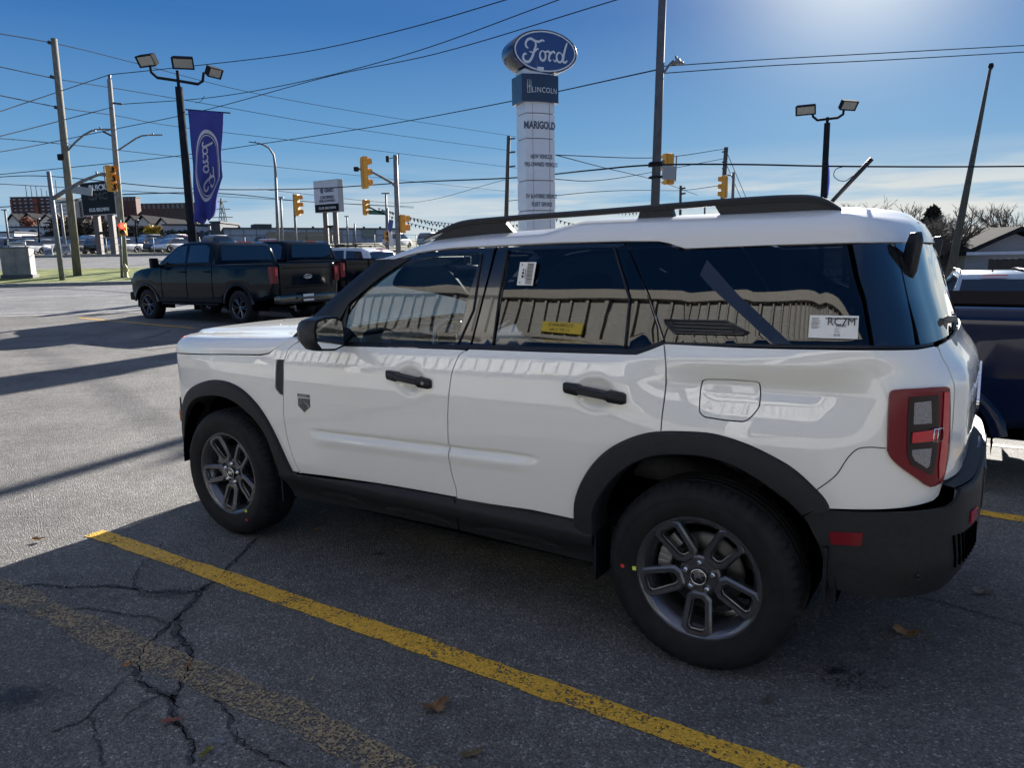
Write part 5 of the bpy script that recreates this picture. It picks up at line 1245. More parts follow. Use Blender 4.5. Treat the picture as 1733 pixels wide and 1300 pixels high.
# oval box sign on top
oz=zat(92); rx_,ry_=1.15,.66; dpt=.85
blue=princ('oval_blue',(.018,.045,.17),.3,coat=.7); mb=MB(); E1=ellipse(rx_,ry_,56)
ov=empty('oval_sign',(0.18,0,oz)); ov.parent=py; _kids.setdefault(py.name,[]).append(ov)
n=56; vs=[];
for (y,k) in ((-dpt/2-.03,.93),(-dpt/2-.05,1.0),(-dpt/2,1.03),(dpt/2,1.03),(dpt/2+.05,1.0),(dpt/2+.03,.93)):
    vs+=[(a*k,y,c_*k) for a,c_ in E1]
mb.add(vs,[(i*n+k,i*n+(k+1)%n,(i+1)*n+(k+1)%n,(i+1)*n+k) for i in range(5) for k in range(n)],True); mb.build('oval_case',princ('oval_case_blue',(.010,.018,.07),.3,coat=.6),ov,autosmooth=40)
mb=MB(); mb.add([(a*.935,-dpt/2-.034,c_*.935) for a,c_ in E1],[tuple(range(n))]); mb.add([(a*.935,dpt/2+.034,c_*.935) for a,c_ in E1],[tuple(range(n))]); mb.build('oval_face',blue,ov,fix=False)
mb=MB(); M_=frame((0,-dpt/2-.040,0),(1,0,0),(0,0,1)); ring_flat(mb,rx_*.95,ry_*.95,.045,0.006,M_,56); script_word(mb,frame((0,-dpt/2-.046,-.0),(1,0,0),(0,0,1)),s=.74,w=1.0); mb.build('oval_lettering',silver,ov,fix=False)
# --- tall steel pole in the middle
root,b,t=pole('steel_pole',(1104,420),(1122,-30),22,.14,.11,noisy('steel_pole_grey',(.055,.055,.062),(.085,.085,.092),scale=3,rough=.6),'thick tall steel pole rising out of frame behind the roof of the suv','pole',n=10)
arm(root,[at(1117,133,22),at(1124,122,22),at(1132,110,22),at(1140,102,22)],.035); 
mb=MB(); mb.lathe([(0,.10),(.06,.09),(.09,.03),(.16,-.01),(.19,-.04),(.12,-.06),(0,-.07)],16,M=Matrix.Translation(lpt(root,at(1147,105,22)))); mb.lathe([(0,.17),(.03,.16),(.035,.09)],8,M=Matrix.Translation(lpt(root,at(1144,104,22)))); mb.build('lamp_head',gmetal,root)
mb=MB(); 
for yy in (276,280,300): mb.box(lpt(root,at(1109,yy,22)),(.34,.34,.05))
mb.build('cable_clamp',pmetal,root)
# --- right hand two headed lamp
YR=30; root,b,t=pole('lamp_post',(1390,420),(1400,208),YR,.15,.12,pmetal,'black lamp post with two shoebox lamps, behind the rear of the roof rails','lamp post',n=8)
mb=MB(); mb.tube([lpt(root,t),lpt(root,at(1400.5,198,YR))],.06,8); mb.tube([lpt(root,p) for p in (at(1375,190,YR),at(1376,197,YR),at(1383,203,YR),at(1400,201,YR),at(1418,199,YR),at(1427,193,YR),at(1428,184,YR))],.05,8); mb.build('cross_arm',pmetal,root)
floodlight(root,at(1364,185,YR),(-.5,-1,0),w=.72,h=.36); floodlight(root,at(1435,177,YR),(.35,-1,0),w=.72,h=.36)
bn=empty('banner',at(1401,300,YR),0,'narrow dark blue banner seen nearly edge on at the right lamp post','banner'); mb=MB(); pr=[(1399,264),(1402,272),(1404,290),(1404,310),(1402,328),(1399,338)]
vs=[]
for i,(a,b_) in enumerate(pr): vs+=[lpt(bn,at(1398.5-.8*i*.3,b_,YR-.1)),lpt(bn,at(a,b_,YR+.3))]
mb.add(vs,[(2*i,2*i+1,2*i+3,2*i+2) for i in range(len(pr)-1)],True); thick(mb.build('cloth',clo,bn,fix=False),.01)
# --- leaning concrete pole, right
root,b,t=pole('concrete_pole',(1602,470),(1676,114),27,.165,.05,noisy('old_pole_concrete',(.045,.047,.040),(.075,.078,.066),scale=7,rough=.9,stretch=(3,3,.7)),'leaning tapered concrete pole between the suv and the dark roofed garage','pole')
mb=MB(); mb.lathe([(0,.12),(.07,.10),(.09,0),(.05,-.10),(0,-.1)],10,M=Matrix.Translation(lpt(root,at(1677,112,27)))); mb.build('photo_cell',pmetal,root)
# --- left utility poles
root,b,t=pole('utility_pole',(133,480),(91,65),35,.185,.13,wood,'thick weathered wooden utility pole with a curved street lamp at far left','utility pole')
arm(root,[at(113,256,35),at(128,240,35),at(142,228,35),at(155,221,35),at(162,220,35)],.045); cobra(root,at(160,219.5,35),(1,0,0),.75)
for (a,b_) in ((85,72),(89,130),(96,182)):
    mb=MB(); mb.tube([lpt(root,at(a+9,b_+3,35)),lpt(root,at(a-3,b_-1,35))],[.05,.09],6); mb.build('insulator',insul,root)
mb=MB(); mb.lathe([(.20,-.15),(.215,-.15),(.215,.1),(.2,.1)],12,M=Matrix.Translation(lpt(root,at(106,265,35)))); mb.build('pole_band',pmetal,root)
root,b,t=pole('utility_pole',(213,473),(185,134),37,.17,.10,concp,'slimmer grey concrete utility pole left of the banner post, with street lamp','utility pole')
arm(root,[at(200,254,37),at(215,244,37),at(230,234,37),at(240,229.5,37),at(250,228.5,37)],.04); cobra(root,at(250,229,37),(1,0,0),.70)
for p_,q_,r_ in (((185,138),(185.5,126),.06),((191,174),(207,176),.05),((190,230),(174,222),.05)): mb=MB(); mb.tube([lpt(root,at(*p_,37)),lpt(root,at(*q_,37))],r_,6); mb.build('insulator',insul,root)
# --- traffic signals
def signal(root,c,d,h=1.10,nl=3,w=.36,back=False,lit=None,Msz=1):
    """housing centred at c, lenses face horizontal direction d"""
    d=Vector(d).normalized(); side=Vector((-d.y,d.x,0)); c=Vector(lpt(root,c)); mb=MB(); z=Vector((0,0,1)); 
    def bx(cc,dims,mbx): 
        m=Matrix((side,d,z)).transposed().to_4x4(); m.translation=cc; mbx.box((0,0,0),dims,M=m,bev=.02)
    bx(c,(w,.20,h),mb); bx(c-d*.12,(w*.7,.06,h*.92),mb)
    mb.build('signal_housing',sigy,root); lens=MB(); vis=MB(); litm=MB()
    for i in range(nl):
        cc=c+z*(h/nl)*((nl-1)/2-i)+d*.11; m=frame(cc,side,z); r=min(w,h/nl)*.40
        if m.to_3x3().col[2].dot(d)<0: m=frame(cc,-side,z)
        (litm if lit==i else lens).lathe([(0,.02),(r*.6,.012),(r,0)],18,M=m)
        vs=[];n=14
        for k in range(n+1):
            a=radians(-30+240*k/n); 
            for h_ in (0,.20): vs.append(m@Vector((r*1.12*cos(a),r*1.12*sin(a),h_)))
        vis.add(vs,[(2*k,2*k+1,2*k+3,2*k+2) for k in range(n)],True)
    if lens.v: lens.build('signal_lens',princ('signal_dark_lens',(.03,.015,.012),.25,coat=.6),root)
    if litm.v: litm.build('lit_lens',emis('red_signal_lit',(1,.03,.02),2.5),root)
    vis.build('signal_visor',sigy,root,fix=False)
def steel_arm_pole(pb,pt,Y,r,label,cat='traffic signal',mat=None,name='traffic_signal'):
    return pole(name,pb,pt,Y,r,r*.75,mat or gmetal,label,cat,n=10)
# leaning aluminium signal pole far left
root,b,t=steel_arm_pole((107,485),(82,290),33,.115,'leaning grey signal pole with yellow traffic light, by the utility cabinet')
arm(root,[at(91,335,33),at(110,323,33),at(140,306,33),at(165,296,33),at(176,295,33)],[.10,.09,.075,.06,.05]); signal(root,at(188,302,33),(1,-.5,0),h=1.10)
mb=MB(); mb.tube([lpt(root,at(176,281,33)),lpt(root,at(179,318,33))],.03,6); mb.box(lpt(root,at(175,295,33)),(.25,.15,.15),bev=.03); mb.tube([lpt(root,at(164,297,33)),lpt(root,at(163,290,33))],.04,6); mb.build('signal_bracket',gmetal,root)
mb=MB(); a=at(121,320,33);b2=at(156,325,33); m=frame(lpt(root,(a+b2)/2),(b2-a),(0,0,1)); mb.box((0,0,0),((b2-a).length,.33,.04),M=m,bev=.008); mb.build('sign_blade',princ('sign_back_grey',(.28,.29,.30),.45,metal=.4),root)
# pedestrian signal post
root,b,t=steel_arm_pole((206,471),(203,372),34,.06,'short pedestrian signal post with a lit red hand, beside the concrete utility pole','pedestrian signal')
signal(root,at(208,388,34),(.35,-1,0),h=.56,nl=2,w=.30,lit=0)
# middle signal on curved mast
YM=34; root,b,t=steel_arm_pole((674,430),(669,262),YM,.13,'grey signal mast with a big yellow traffic light on a rising arm')
arm(root,[at(671,316,YM),at(663,309,YM),at(645,299,YM),at(628,290,YM),at(604,285,YM)],[.07,.06,.055,.05,.04])
signal(root,at(617,292,YM),(.95,.5,0),h=1.38,w=.42); mb=MB(); mb.box(lpt(root,at(603,286,YM)),(.22,.2,.2),bev=.04); mb.tube([lpt(root,at(668,266,YM)),lpt(root,at(659,268,YM))],.02,6); mb.box(lpt(root,at(656,269,YM)),(.14,.2,.26),bev=.02); mb.tube([lpt(root,at(674,278,YM)),lpt(root,at(674.5,260,YM))],.025,6); mb.build('camera_bracket',pmetal,root)
signal(root,at(682,379,YM),(1,.25,0),h=.80,nl=2,w=.42)
# signal on slim post near curved lamp
root,b,t=steel_arm_pole((502,430),(497,328),44,.08,'slim signal post with yellow traffic light showing its side, right of the curved street lamp')
signal(root,at(503,347,44),(1,-.15,0),h=1.22,w=.34)
# small signal with green street sign
root,b,t=steel_arm_pole((656,425),(655,352),50,.12,'distant grey signal pole carrying a green street sign and small traffic lights')
arm(root,[at(655,364,50),at(640,358,50),at(628,352,50),at(614,349,50)],.05,pmetal); signal(root,at(618,351,50),(1,-.2,0),h=1.0,w=.36)
mb=MB(); a=at(624,359,50);b2=at(652,360,50); m=frame(lpt(root,(a+b2)/2),(b2-a),(0,0,1)); mb.box((0,0,0),((b2-a).length,.28,.04),M=m); mb.build('street_sign',princ('sign_green',(.01,.10,.06),.4),root)
signal(root,at(657,400,49.5),(0,-1,0),h=.62,nl=2,w=.50)
bn=empty('banner',at(661,383,48),0,'small blue and white feather banner hanging on a distant post','banner'); mb=MB(); mb.add([lpt(bn,at(*p,48)) for p in ((658,371),(666,373),(664,388),(660,394),(657,388))],[(0,1,2,3,4)]); thick(mb.build('cloth',princ('blue_cloth',(.05,.09,.28),.7),bn,fix=False),.01)
mb=MB(); mb.add([lpt(bn,at(*p,48)) for p in ((657,394),(663,392),(664,404),(667,418),(660,417),(658,405))],[(0,1,2,3,4,5)]); thick(mb.build('white_tail',princ('white_cloth',(.6,.6,.6),.7),bn,fix=False),.01)
# back of the signal bunch beside the steel pole
root=empty('traffic_signal',at(1120,300,24),0,'yellow traffic signal with a grey sign panel, clamped beside the thick steel pole','traffic signal')
signal(root,at(1131,274,24),(-.4,1,0),h=.52,w=.30); signal(root,at(1132,300,24),(-.4,1,0),h=.44,w=.28)
mb=MB(); mb.box(lpt(root,at(1124,277,24)),(.18,.1,.22),bev=.02); mb.tube([lpt(root,at(1145,264,24)),lpt(root,at(1143,306,24)),lpt(root,at(1137,308,24))],.022,6); mb.tube([lpt(root,at(1112,300,24)),lpt(root,at(1144,290,24))],.03,6); mb.build('signal_bracket',gmetal,root)
mb=MB(); m=frame(lpt(root,at(1132,292,23.7)),(1,.35,-.05),(0,0,1)); mb.box((0,0,0),(.46,.42,.04),M=m,bev=.008); mb.build('sign_panel',princ('sign_back_grey',(.28,.29,.30),.45,metal=.4),root)
root,b,t=pole('utility_pole',(1216,400),(1229,249),48,.17,.13,woodd,'dark wooden pole with guy wires behind the yellow signal right of centre','utility pole')
for yy in (256,273,284): 
    mb=MB(); mb.tube([lpt(root,at(1228,yy,48)),lpt(root,at(1222,yy+1,48))],.05,6); mb.build('insulator',insul,root)
root,b,t=steel_arm_pole((1236,400),(1242,291),40,.10,'grey signal pole with yellow traffic light seen from behind, just above the roof rail')
arm(root,[at(1241,297,40),at(1231,296,40)],.04); signal(root,at(1226,316,40),(-.9,.5,0),h=1.15,w=.42)
root,b,t=pole('utility_pole',(854,430),(861,230),46,.15,.11,woodd,'dark utility pole with stub insulators just left of the pylon','utility pole')
mb=MB()
for (a,b_) in ((867,235),(866,258),(865,282)): mb.tube([lpt(root,at(860,b_,46)),lpt(root,at(872,b_-1,46))],.05,6)
mb.tube([lpt(root,at(856,375,46)),lpt(root,at(868,366,46))],.04,6); mb.build('insulator',insul,root)
root,b,t=pole('utility_pole',(1151,400),(1152,314),70,.15,.12,woodd,'small distant utility pole between the steel pole and the wooden pole','utility pole')
mb=MB()
for yy in (319,328): mb.tube([lpt(root,at(1152,yy,70)),lpt(root,at(1160,yy-1,70))],.09,6)
mb.build('insulator',insul,root)
root,b,t=pole('light_pole',(1192,400),(1193,340),90,.12,.1,woodd,'thin distant pole just above the roof rail','pole')
# curved street lamp
YC=42; root,b,t=pole('street_lamp',(471,430),(466.5,300),YC,.10,.075,gmetal,'slender grey street lamp with a curved top, right of the banner','street lamp')
arm(root,[at(466.5,300,YC),at(465.5,280,YC),at(463,262,YC),at(455,250,YC),at(444,244,YC),at(436,242,YC)],[.075,.07,.06,.05,.045,.04]); cobra(root,at(438,242.5,YC),(-1,0,.15),.55,pmetal)
# parking lot lights further off
for i,(xb,yb,xt,yt,Y,hw_,lb) in enumerate([(479,432,475,334,70,5,'thin white lot light just right of the curved street lamp'),(589,425,587,366,95,4,'thin distant lot light right of the pre owned sign'),(602,425,600,378,95,0,'short distant pole right of the pre owned sign'),(655,420,653,327,75,7,'distant lot light with T shaped head behind the green street sign'),(18,432,8,355,85,5,'thin white lot light at the far left edge'),(112,432,102,345,62,0,'white flag pole between the leaning signal pole and the wooden pole'),(68,428,64,370,90,3,'thin dark lot light in front of the round wall emblems'),(233,430,229,372,88,5,'thin dark lot light in front of the townhouses')]):
    root,b,t=pole('lot_light',(xb,yb),(xt,yt),Y,.13,.09,gmetal if i not in (6,7) else pmetal,lb,'pole')
    if hw_: mb=MB(); mb.box(lpt(root,t),(hw_*2*Y/FPX,.3,.10)); mb.build('lamp_head',gmetal,root)
# --- signs on the far side
YB=44
def board(name,lb,q,Y,thk,mat,frame_mat=None,cat='sign'):
    """q: tl,tr,br,bl pixels with depths"""
    P_=[at(a,b_,yy) for a,b_,yy in q]; c=(P_[0]+P_[1]+P_[2]+P_[3])/4; root=empty(name,c,0,lb,cat)
    xd=((P_[1]-P_[0])+(P_[2]-P_[3])).normalized(); zd=Vector((0,0,1)); xd=Vector((xd.x,xd.y,0)).normalized(); w=((P_[1]-P_[0]).length+(P_[2]-P_[3]).length)/2; h=((P_[0]-P_[3]).length+(P_[1]-P_[2]).length)/2
    m=frame((0,0,0),xd,zd); mb=MB(); mb.box((0,0,-thk/2),(w,h,thk),M=m,bev=.03); mb.build('sign_box',frame_mat or mat,root)
    mb=MB(); mb.box((0,0,.006),(w*.955,h*.955,.012),M=m); mb.build('sign_face',mat,root)
    return root,m,w,h
cabw=princ('sign_cabinet_grey',(.32,.33,.34),.5); black=princ('sign_black',(.004,.005,.008),.5,spec=.15)
r1,m1_,w1,h1=board('dealer_sign','black double post dealership sign partly hidden by the wooden utility pole',[(135,306,62),(194,308,60),(196,365,60),(139,363,62)],60,.5,black,cabw)
mb=MB(); mb.box((0,-h1*.28+.0,.02),(w1*.955,h1*.36,.012),M=m1_); 
# writing: top word, middle word, name
text_mesh('BUICK',.62,silver,'lettering',r1,m1_@Matrix.Translation((.15,h1*.31,.03)),.01,1.25,bold=.02)
text_mesh('GMC',.75,princ('dark_red_letter',(.035,.03,.035),.3,metal=.5),'lettering',r1,m1_@Matrix.Translation((.1,h1*.05,.03)),.02,1.5,bold=.03)
text_mesh('GUS BROWN',.40,silver,'lettering',r1,m1_@Matrix.Translation((.05,-h1*.34,.03)),.01,1.0,bold=.006,spacing=1.1)
for dx in (-.18,.24):
    mb=MB(); p=m1_@Vector((w1*dx,-h1/2,-.25)); bz=gz(r1.location.x,r1.location.y)-r1.location.z; mb.box((p.x,p.y,(p.z+bz)/2),(.42,.42,abs(p.z-bz))); mb.box((p.x+.12,p.y-.22,(p.z+bz)/2),(.12,.02,abs(p.z-bz))); mb.build('sign_post',princ('post_brown',(.12,.10,.09),.6),r1)
mb=MB(); a=m1_@Vector((-w1*.18,-h1/2-1.4,-.25));b2=m1_@Vector((w1*.24,-h1/2-1.4,-.25)); mb.tube([a,b2],.12,6); mb.build('cross_bar',black,r1)
r2,m2_,w2,h2=board('dealer_sign','white and black pre owned sign on two posts, right of the curved street lamp',[(531,302,60),(573,307,58.5),(574,361,58.5),(532,357,60)],60,.5,princ('sign_face_white',(.50,.51,.55),.4),cabw)
mb=MB(); mb.box((0,-h2*.365,.02),(w2*.955,h2*.235,.014),M=m2_); mb.build('name_panel',black,r2)
text_mesh('GMC',.34,slate,'lettering',r2,m2_@Matrix.Translation((.35,h2*.17,.03)),.01,1.35,bold=.015)
mb=MB()
for k in (-1,0,1): mb.tube([m2_@Vector((-.45+.06*k+.10*math.cos(a),h2*.17+.17*math.sin(a),.03)) for a in np.linspace(0,2*pi,17)],.012,4)
mb.build('ring_emblem',slate,r2)
text_mesh('CERTIFIED',.31,slate,'lettering',r2,m2_@Matrix.Translation((.08,-h2*.04,.03)),.01,1.05,bold=.008); text_mesh('PRE-OWNED',.25,slate,'lettering',r2,m2_@Matrix.Translation((.08,-h2*.15,.03)),.01,1.2,bold=.006); text_mesh('GUS BROWN',.27,silver,'lettering',r2,m2_@Matrix.Translation((.05,-h2*.37,.03)),.01,1.1,bold=.002,spacing=1.1)
for dx in (-.18,.22):
    mb=MB(); p=m2_@Vector((w2*dx,-h2/2,-.25)); bz=gz(r2.location.x,r2.location.y)-r2.location.z; mb.box((p.x,p.y,(p.z+bz)/2),(.34,.34,abs(p.z-bz))); mb.build('sign_post',princ('post_brown',(.12,.10,.09),.6),r2)
mb=MB(); mb.tube([m2_@Vector((-w2*.18,-h2/2-1.1,-.25)),m2_@Vector((w2*.22,-h2/2-1.1,-.25))],.10,6); mb.build('cross_bar',black,r2)
# utility cabinet on the verge
cp=at(33,460,34); cp.z=gz(cp.x,cp.y)+.12; cab=empty('utility_cabinet',cp,radians(10),'grey metal utility cabinet standing on the grass verge at far left','utility cabinet')
cm_=noisy('cabinet_grey',(.17,.165,.155),(.26,.25,.235),scale=2.5,rough=.6,metal=.2)
for dx in (-.30,.30): mb=MB(); mb.box((dx,0,.72),(.595,.55,1.24),bev=.015); mb.build('cabinet_door',cm_,cab)
mb=MB(); mb.box((0,0,.06),(1.34,.66,.18),bev=.01); mb.build('cabinet_base',princ('cabinet_dark',(.08,.08,.08),.7),cab); mb=MB(); mb.box((0,0,1.36),(1.26,.62,.05),bev=.01); mb.build('cabinet_lid',princ('cabinet_dark',(.08,.08,.08),.7),cab)
sg_=at(28,412,38); hs=empty('estate_sign',Vector((sg_.x,sg_.y,gz(sg_.x,sg_.y))),0,'small white two post notice sign just above the utility cabinet','sign')
bzz=sg_.z-hs.location.z; mb=MB(); mb.box((0,0,bzz),(.92,.05,.17)); mb.build('sign_face',princ('sign_face_white',(.5,.51,.55),.4),hs); mb=MB(); mb.box((0,-.03,bzz),(.66,.01,.05)); mb.build('sign_text_bar',ink,hs)
for dx in (-.43,.43): mb=MB(); mb.tube([(dx,0,0),(dx,0,bzz+.12)],.025,6); mb.build('sign_post',pmetal,hs)
# fire hydrant bollard
hp=at(213,466,34); hp.z=gz(hp.x,hp.y)+.1; hy=empty('fire_hydrant',hp,0,'dull yellow fire hydrant at the foot of the concrete utility pole','fire hydrant')
mb=MB(); mb.lathe([(.12,0),(.12,.05),(.09,.06),(.09,.42),(.11,.44),(.11,.48),(.08,.56),(.03,.60),(.03,.64),(0,.64)],16); mb.build('hydrant_body',noisy('hydrant_yellow',(.30,.27,.12),(.38,.34,.16),scale=10,rough=.6),hy)
mb=MB(); mb.tube([(-.15,0,.34),(.15,0,.34)],.045,10); mb.tube([(0,-.15,.34),(0,0,.34)],.055,10); mb.build('hydrant_nozzle',noisy('hydrant_yellow',(.30,.27,.12),(.38,.34,.16)),hy)
# speed style notices by the far kerb
for i,(px_,py_,Y,lb) in enumerate([(112,421,52,'blue and white notice board marked 0% beside the wooden pole'),(82,427,53,'white percent notice on the fence left of the leaning pole')]):
    p=at(px_,py_,Y); g_=gz(p.x,p.y); o=empty('notice_board',(p.x,p.y,g_),0,lb,'sign'); mb=MB(); mb.box((0,0,p.z-g_),(.62,.04,.62)); mb.build('sign_face',princ('notice_white',(.42,.45,.52),.5),o); mb=MB(); mb.tube([(0,.05,0),(0,.05,p.z-g_)],.03,6); mb.build('sign_post',gmetal,o)
    text_mesh('0%',.42,slate,'lettering',o,frame((0,-.03,p.z-g_),(1,0,0),(0,0,1)),.004,1,bold=.02)
pn=at(34,343,0.1)
# --- overhead wires
wm_=princ('wire_black',(.03,.035,.045),1,spec=0)
def wire(lb,pts,r=.014,n=14,cat='cable',group=None,sag=None):
    P_=[at(a,b_,yy) for a,b_,yy in pts]
    c=catmull([tuple(p) for p in P_],8) if len(P_)>2 else [P_[0]+(P_[1]-P_[0])*i/n+Vector((0,0,-(sag or 0)*4*(i/n)*(1-i/n))) for i in range(n+1)]
    o0=Vector(tuple(c[len(c)//2])); mb=MB(); mb.tube([Vector(tuple(p))-o0 for p in c],r,5); o=mb.build('overhead_wire',wm_); o.location=o0; tag(o,lb,cat,'overhead wires'); return o
K='thin overhead wire '
wire(K+'meeting the top of the wooden utility pole',[(-40,50,30),(87,72,35),(220,104,45),(420,155,60),(640,195,80),(880,232,105)],.022)
wire(K+'on the second insulator of the wooden utility pole',[(-40,104,30),(91,132,35),(200,150,45),(330,172,55),(560,212,70),(880,257,105)],.022)
wire(K+'on the third insulator of the wooden utility pole',[(-40,153,30),(98,181,35),(200,196,45),(300,214,58),(560,245,75),(880,285,105)],.022)
wire(K+'rising from the left edge to the top of the concrete utility pole',[(-40,202,25),(60,168,32),(185,126,37)],.02)
wire(K+'leaving the top of the concrete utility pole for the upper right',[(185,126,37),(300,114,38),(500,90,36),(700,45,30),(880,-8,26)],.020)
wire(K+'below it, crossing to the second bracket of the concrete pole',[(-40,240,26),(60,215,32),(190,181,37)],.02)
wire(K+'from the second bracket crossing above the banner to the top',[(206,176,37),(345,166,38),(500,140,35),(700,88,30),(965,-8,25)],.018)
wire(K+'from the third bracket passing over the banner top toward the pylon',[(-40,263,26),(60,246,33),(175,222,37),(330,190,38),(560,128,34),(740,90,30),(1060,-6,24)],.018)
wire(K+'low on the left joining the two utility poles and the curved lamp',[(-30,232,28),(50,238,33),(130,246,37),(300,265,48),(540,290,66),(870,325,110)],.018)
wire(K+'sloping from the left edge behind the banner up to the steel pole',[(-30,298,40),(100,285,40),(290,265,42),(430,245,42),(640,213,38),(870,170,30),(1115,117,22)],.020)
wire(K+'rising gently from far left just above the dealership roofs',[(-20,310,40),(200,322,50),(440,336,70),(700,352,95)],.020)
wire(K+'from the steel pole to the upper right edge, the higher of two',[(1117,112,22),(1300,100,22.5),(1500,89,23),(1760,75,24)],.014)
wire(K+'from the steel pole to the upper right edge, the lower of two',[(1117,124,22),(1300,111,22.5),(1500,101,23),(1760,86,24)],.014)
wire('thick black cable crossing the whole picture behind the steel pole',[(-30,301,50),(82,298,45),(300,318,43),(500,320,40),(700,308,34),(880,300,29),(1000,288,25),(1107,279,22),(1250,278,22.5),(1400,281,23),(1600,282,23.5),(1760,281,24)],.026)
wire('second thick cable running from the left edge past the leaning signal pole',[(-30,352,50),(80,345,45),(190,330,40),(330,326,42),(520,341,60),(700,350,80)],.030)
wire(K+'between the steel pole and the wooden pole, topmost of the three',[(940,262,30),(1100,267,35),(1226,252,48)],.018)
wire(K+'between the pylon and the steel pole, middle of three',[(940,303,32),(1000,306,36),(1110,290,46),(1226,268,48)],.018)
wire(K+'sagging low between the pylon and the wooden pole',[(860,340,46),(1000,325,46),(1152,322,60),(1218,314,48)],.02)
wire(K+'sloping down right from the pylon behind the steel pole',[(940,262,46),(1020,283,60),(1110,305,80),(1180,330,100)],.03)
wire('guy wire on the right of the dark wooden pole',[(1229,255,48),(1262,333,50)],.02,sag=0); wire('second guy wire on the right of the dark wooden pole',[(1228,275,48),(1254,335,50)],.02,sag=0)
wire('looped black cable hanging right of the two headed lamp',[(1427,282,23),(1415,286,23),(1411,296,23),(1418,304,23),(1430,306,23),(1440,300,23),(1462,284,23)],.012)
wire('short jumper wire joining two wires left of the banner top',[(331,174,55),(340,171,46),(346,162,38)],.015)
wire(K+'far behind the signals, lowest at the right of the mast',[(440,320,60),(690,343,80),(870,300,60)],.02)
# pennant strings
pen=princ('pennant_grey',(.25,.25,.27),.7); pend=princ('pennant_dark',(.05,.05,.055),.7)
for i,(p0,p1,Y) in enumerate([((640,352),(885,368),70),((655,356),(885,378),66),((655,364),(885,388),62),((940,370),(1010,378),60),((1040,358),(1110,350),70)]):
    a=at(*p0,Y);b2=at(*p1,Y); root=empty('pennant_string',a,0,['topmost pennant string','middle pennant string','lowest pennant string','short pennant string','faint pennant string'][i]+[' left of the pylon, sagging above the dealership',' left of the pylon, sagging above the dealership',' left of the pylon, sagging above the dealership',' just right of the pylon above the roof',' near the steel pole above the roof rail'][i],'pennants')
    n=int((b2-a).length/.32); pts=[(b2-a)*(k/n)+Vector((0,0,-1.0*4*(k/n)*(1-k/n)*(b2-a).length/14)) for k in range(n+1)]
    mb=MB(); mb.tube(pts,.012,4); mb.build('string',wm_,root); mb=MB()
    for k in range(n): 
        c=pts[k]; sw=random.uniform(-.08,.08); mb.add([c,c+Vector((.20,0,0)),c+Vector((.10+sw,sw,-.30))],[(0,1,2)],mi=k%2)
    o=mb.build('pennants',[pen,pend],root,fix=False); thick(o,.004); o['kind']='stuff'
# ---------------------------------------------------------------- other vehicles
dglass=princ('dark_car_glass',(.010,.012,.016),.04,coat=1,coat_rough=.01)
def arch(cx,r,z0,n=10,cz=.40):
    # from front to back over the wheel
    a0=math.asin(max(-1,min(1,(z0-cz)/r)));
    return [(cx+r*cos(a),cz+r*sin(a)) for a in np.linspace(a0,pi-a0,n)]
def small_wheel(parent,loc,R,w,sg,spokes=6,nseg=40,rimcol=None,detail=True):
    mb=MB(); rr=R*.60
    mb.lathe([(rr,-w/2),(rr*1.05,-w/2-.004),(R*.93,-w/2+.002),(R,-w/2+.035),(R,w/2-.035),(R*.93,w/2-.002),(rr*1.05,w/2+.004),(rr,w/2-.01)],nseg,axis='y')
    wh=mb.build('wheel',rub,parent); wh.location=loc; wh.rotation_euler=(0,0,0 if sg>0 else pi)
    mb=MB(); mb.lathe([(rr*1.01,-w/2+.02),(rr*.97,0),(rr*.93,w/2-.05),(rr*.98,w/2-.006),(rr*1.03,w/2-.002)],nseg,axis='y'); mb.lathe([(0,w/2-.03),(rr*.2,w/2-.03),(rr*.24,w/2-.05),(rr*.9,-.02),(rr*.95,-.04)],20,axis='y') if not detail else None
    if detail:
        mb.lathe([(0,w/2-.028),(rr*.20,w/2-.028),(rr*.23,w/2-.06),(0,w/2-.07)],24,axis='y')
        for k in range(spokes):
            for d in (-.10,.10):
                a=2*pi*k/spokes+d; b=2*pi*k/spokes+d*1.6; p=Vector((rr*.18*cos(a),w/2-.035,rr*.18*sin(a)));q=Vector((rr*.97*cos(b),w/2-.02,rr*.97*sin(b))); mb.tube([p,q],rr*.055,5,up=(0,1,0))
    mb.build('rim',rimcol or rimm,wh,autosmooth=35)
    if detail:
        mb=MB(); mb.lathe([(0,-.01),(rr*.75,-.01),(rr*.75,-.03),(0,-.03)],24,axis='y'); mb.build('brake_disc',dark,wh)
def quadpanel(name,pts,mat,parent,t=.006,mi=None):
    pts=[Vector(p) for p in pts]; n=(pts[1]-pts[0]).cross(pts[2]-pts[0]).normalized(); k=len(pts); mb=MB()
    mb.add([p+n*t for p in pts]+[p-n*t for p in pts],[tuple(range(k)),tuple(range(2*k-1,k-1,-1))]+[(i,(i+1)%k,k+(i+1)%k,k+i) for i in range(k)]); return mb.build(name,mat,parent)
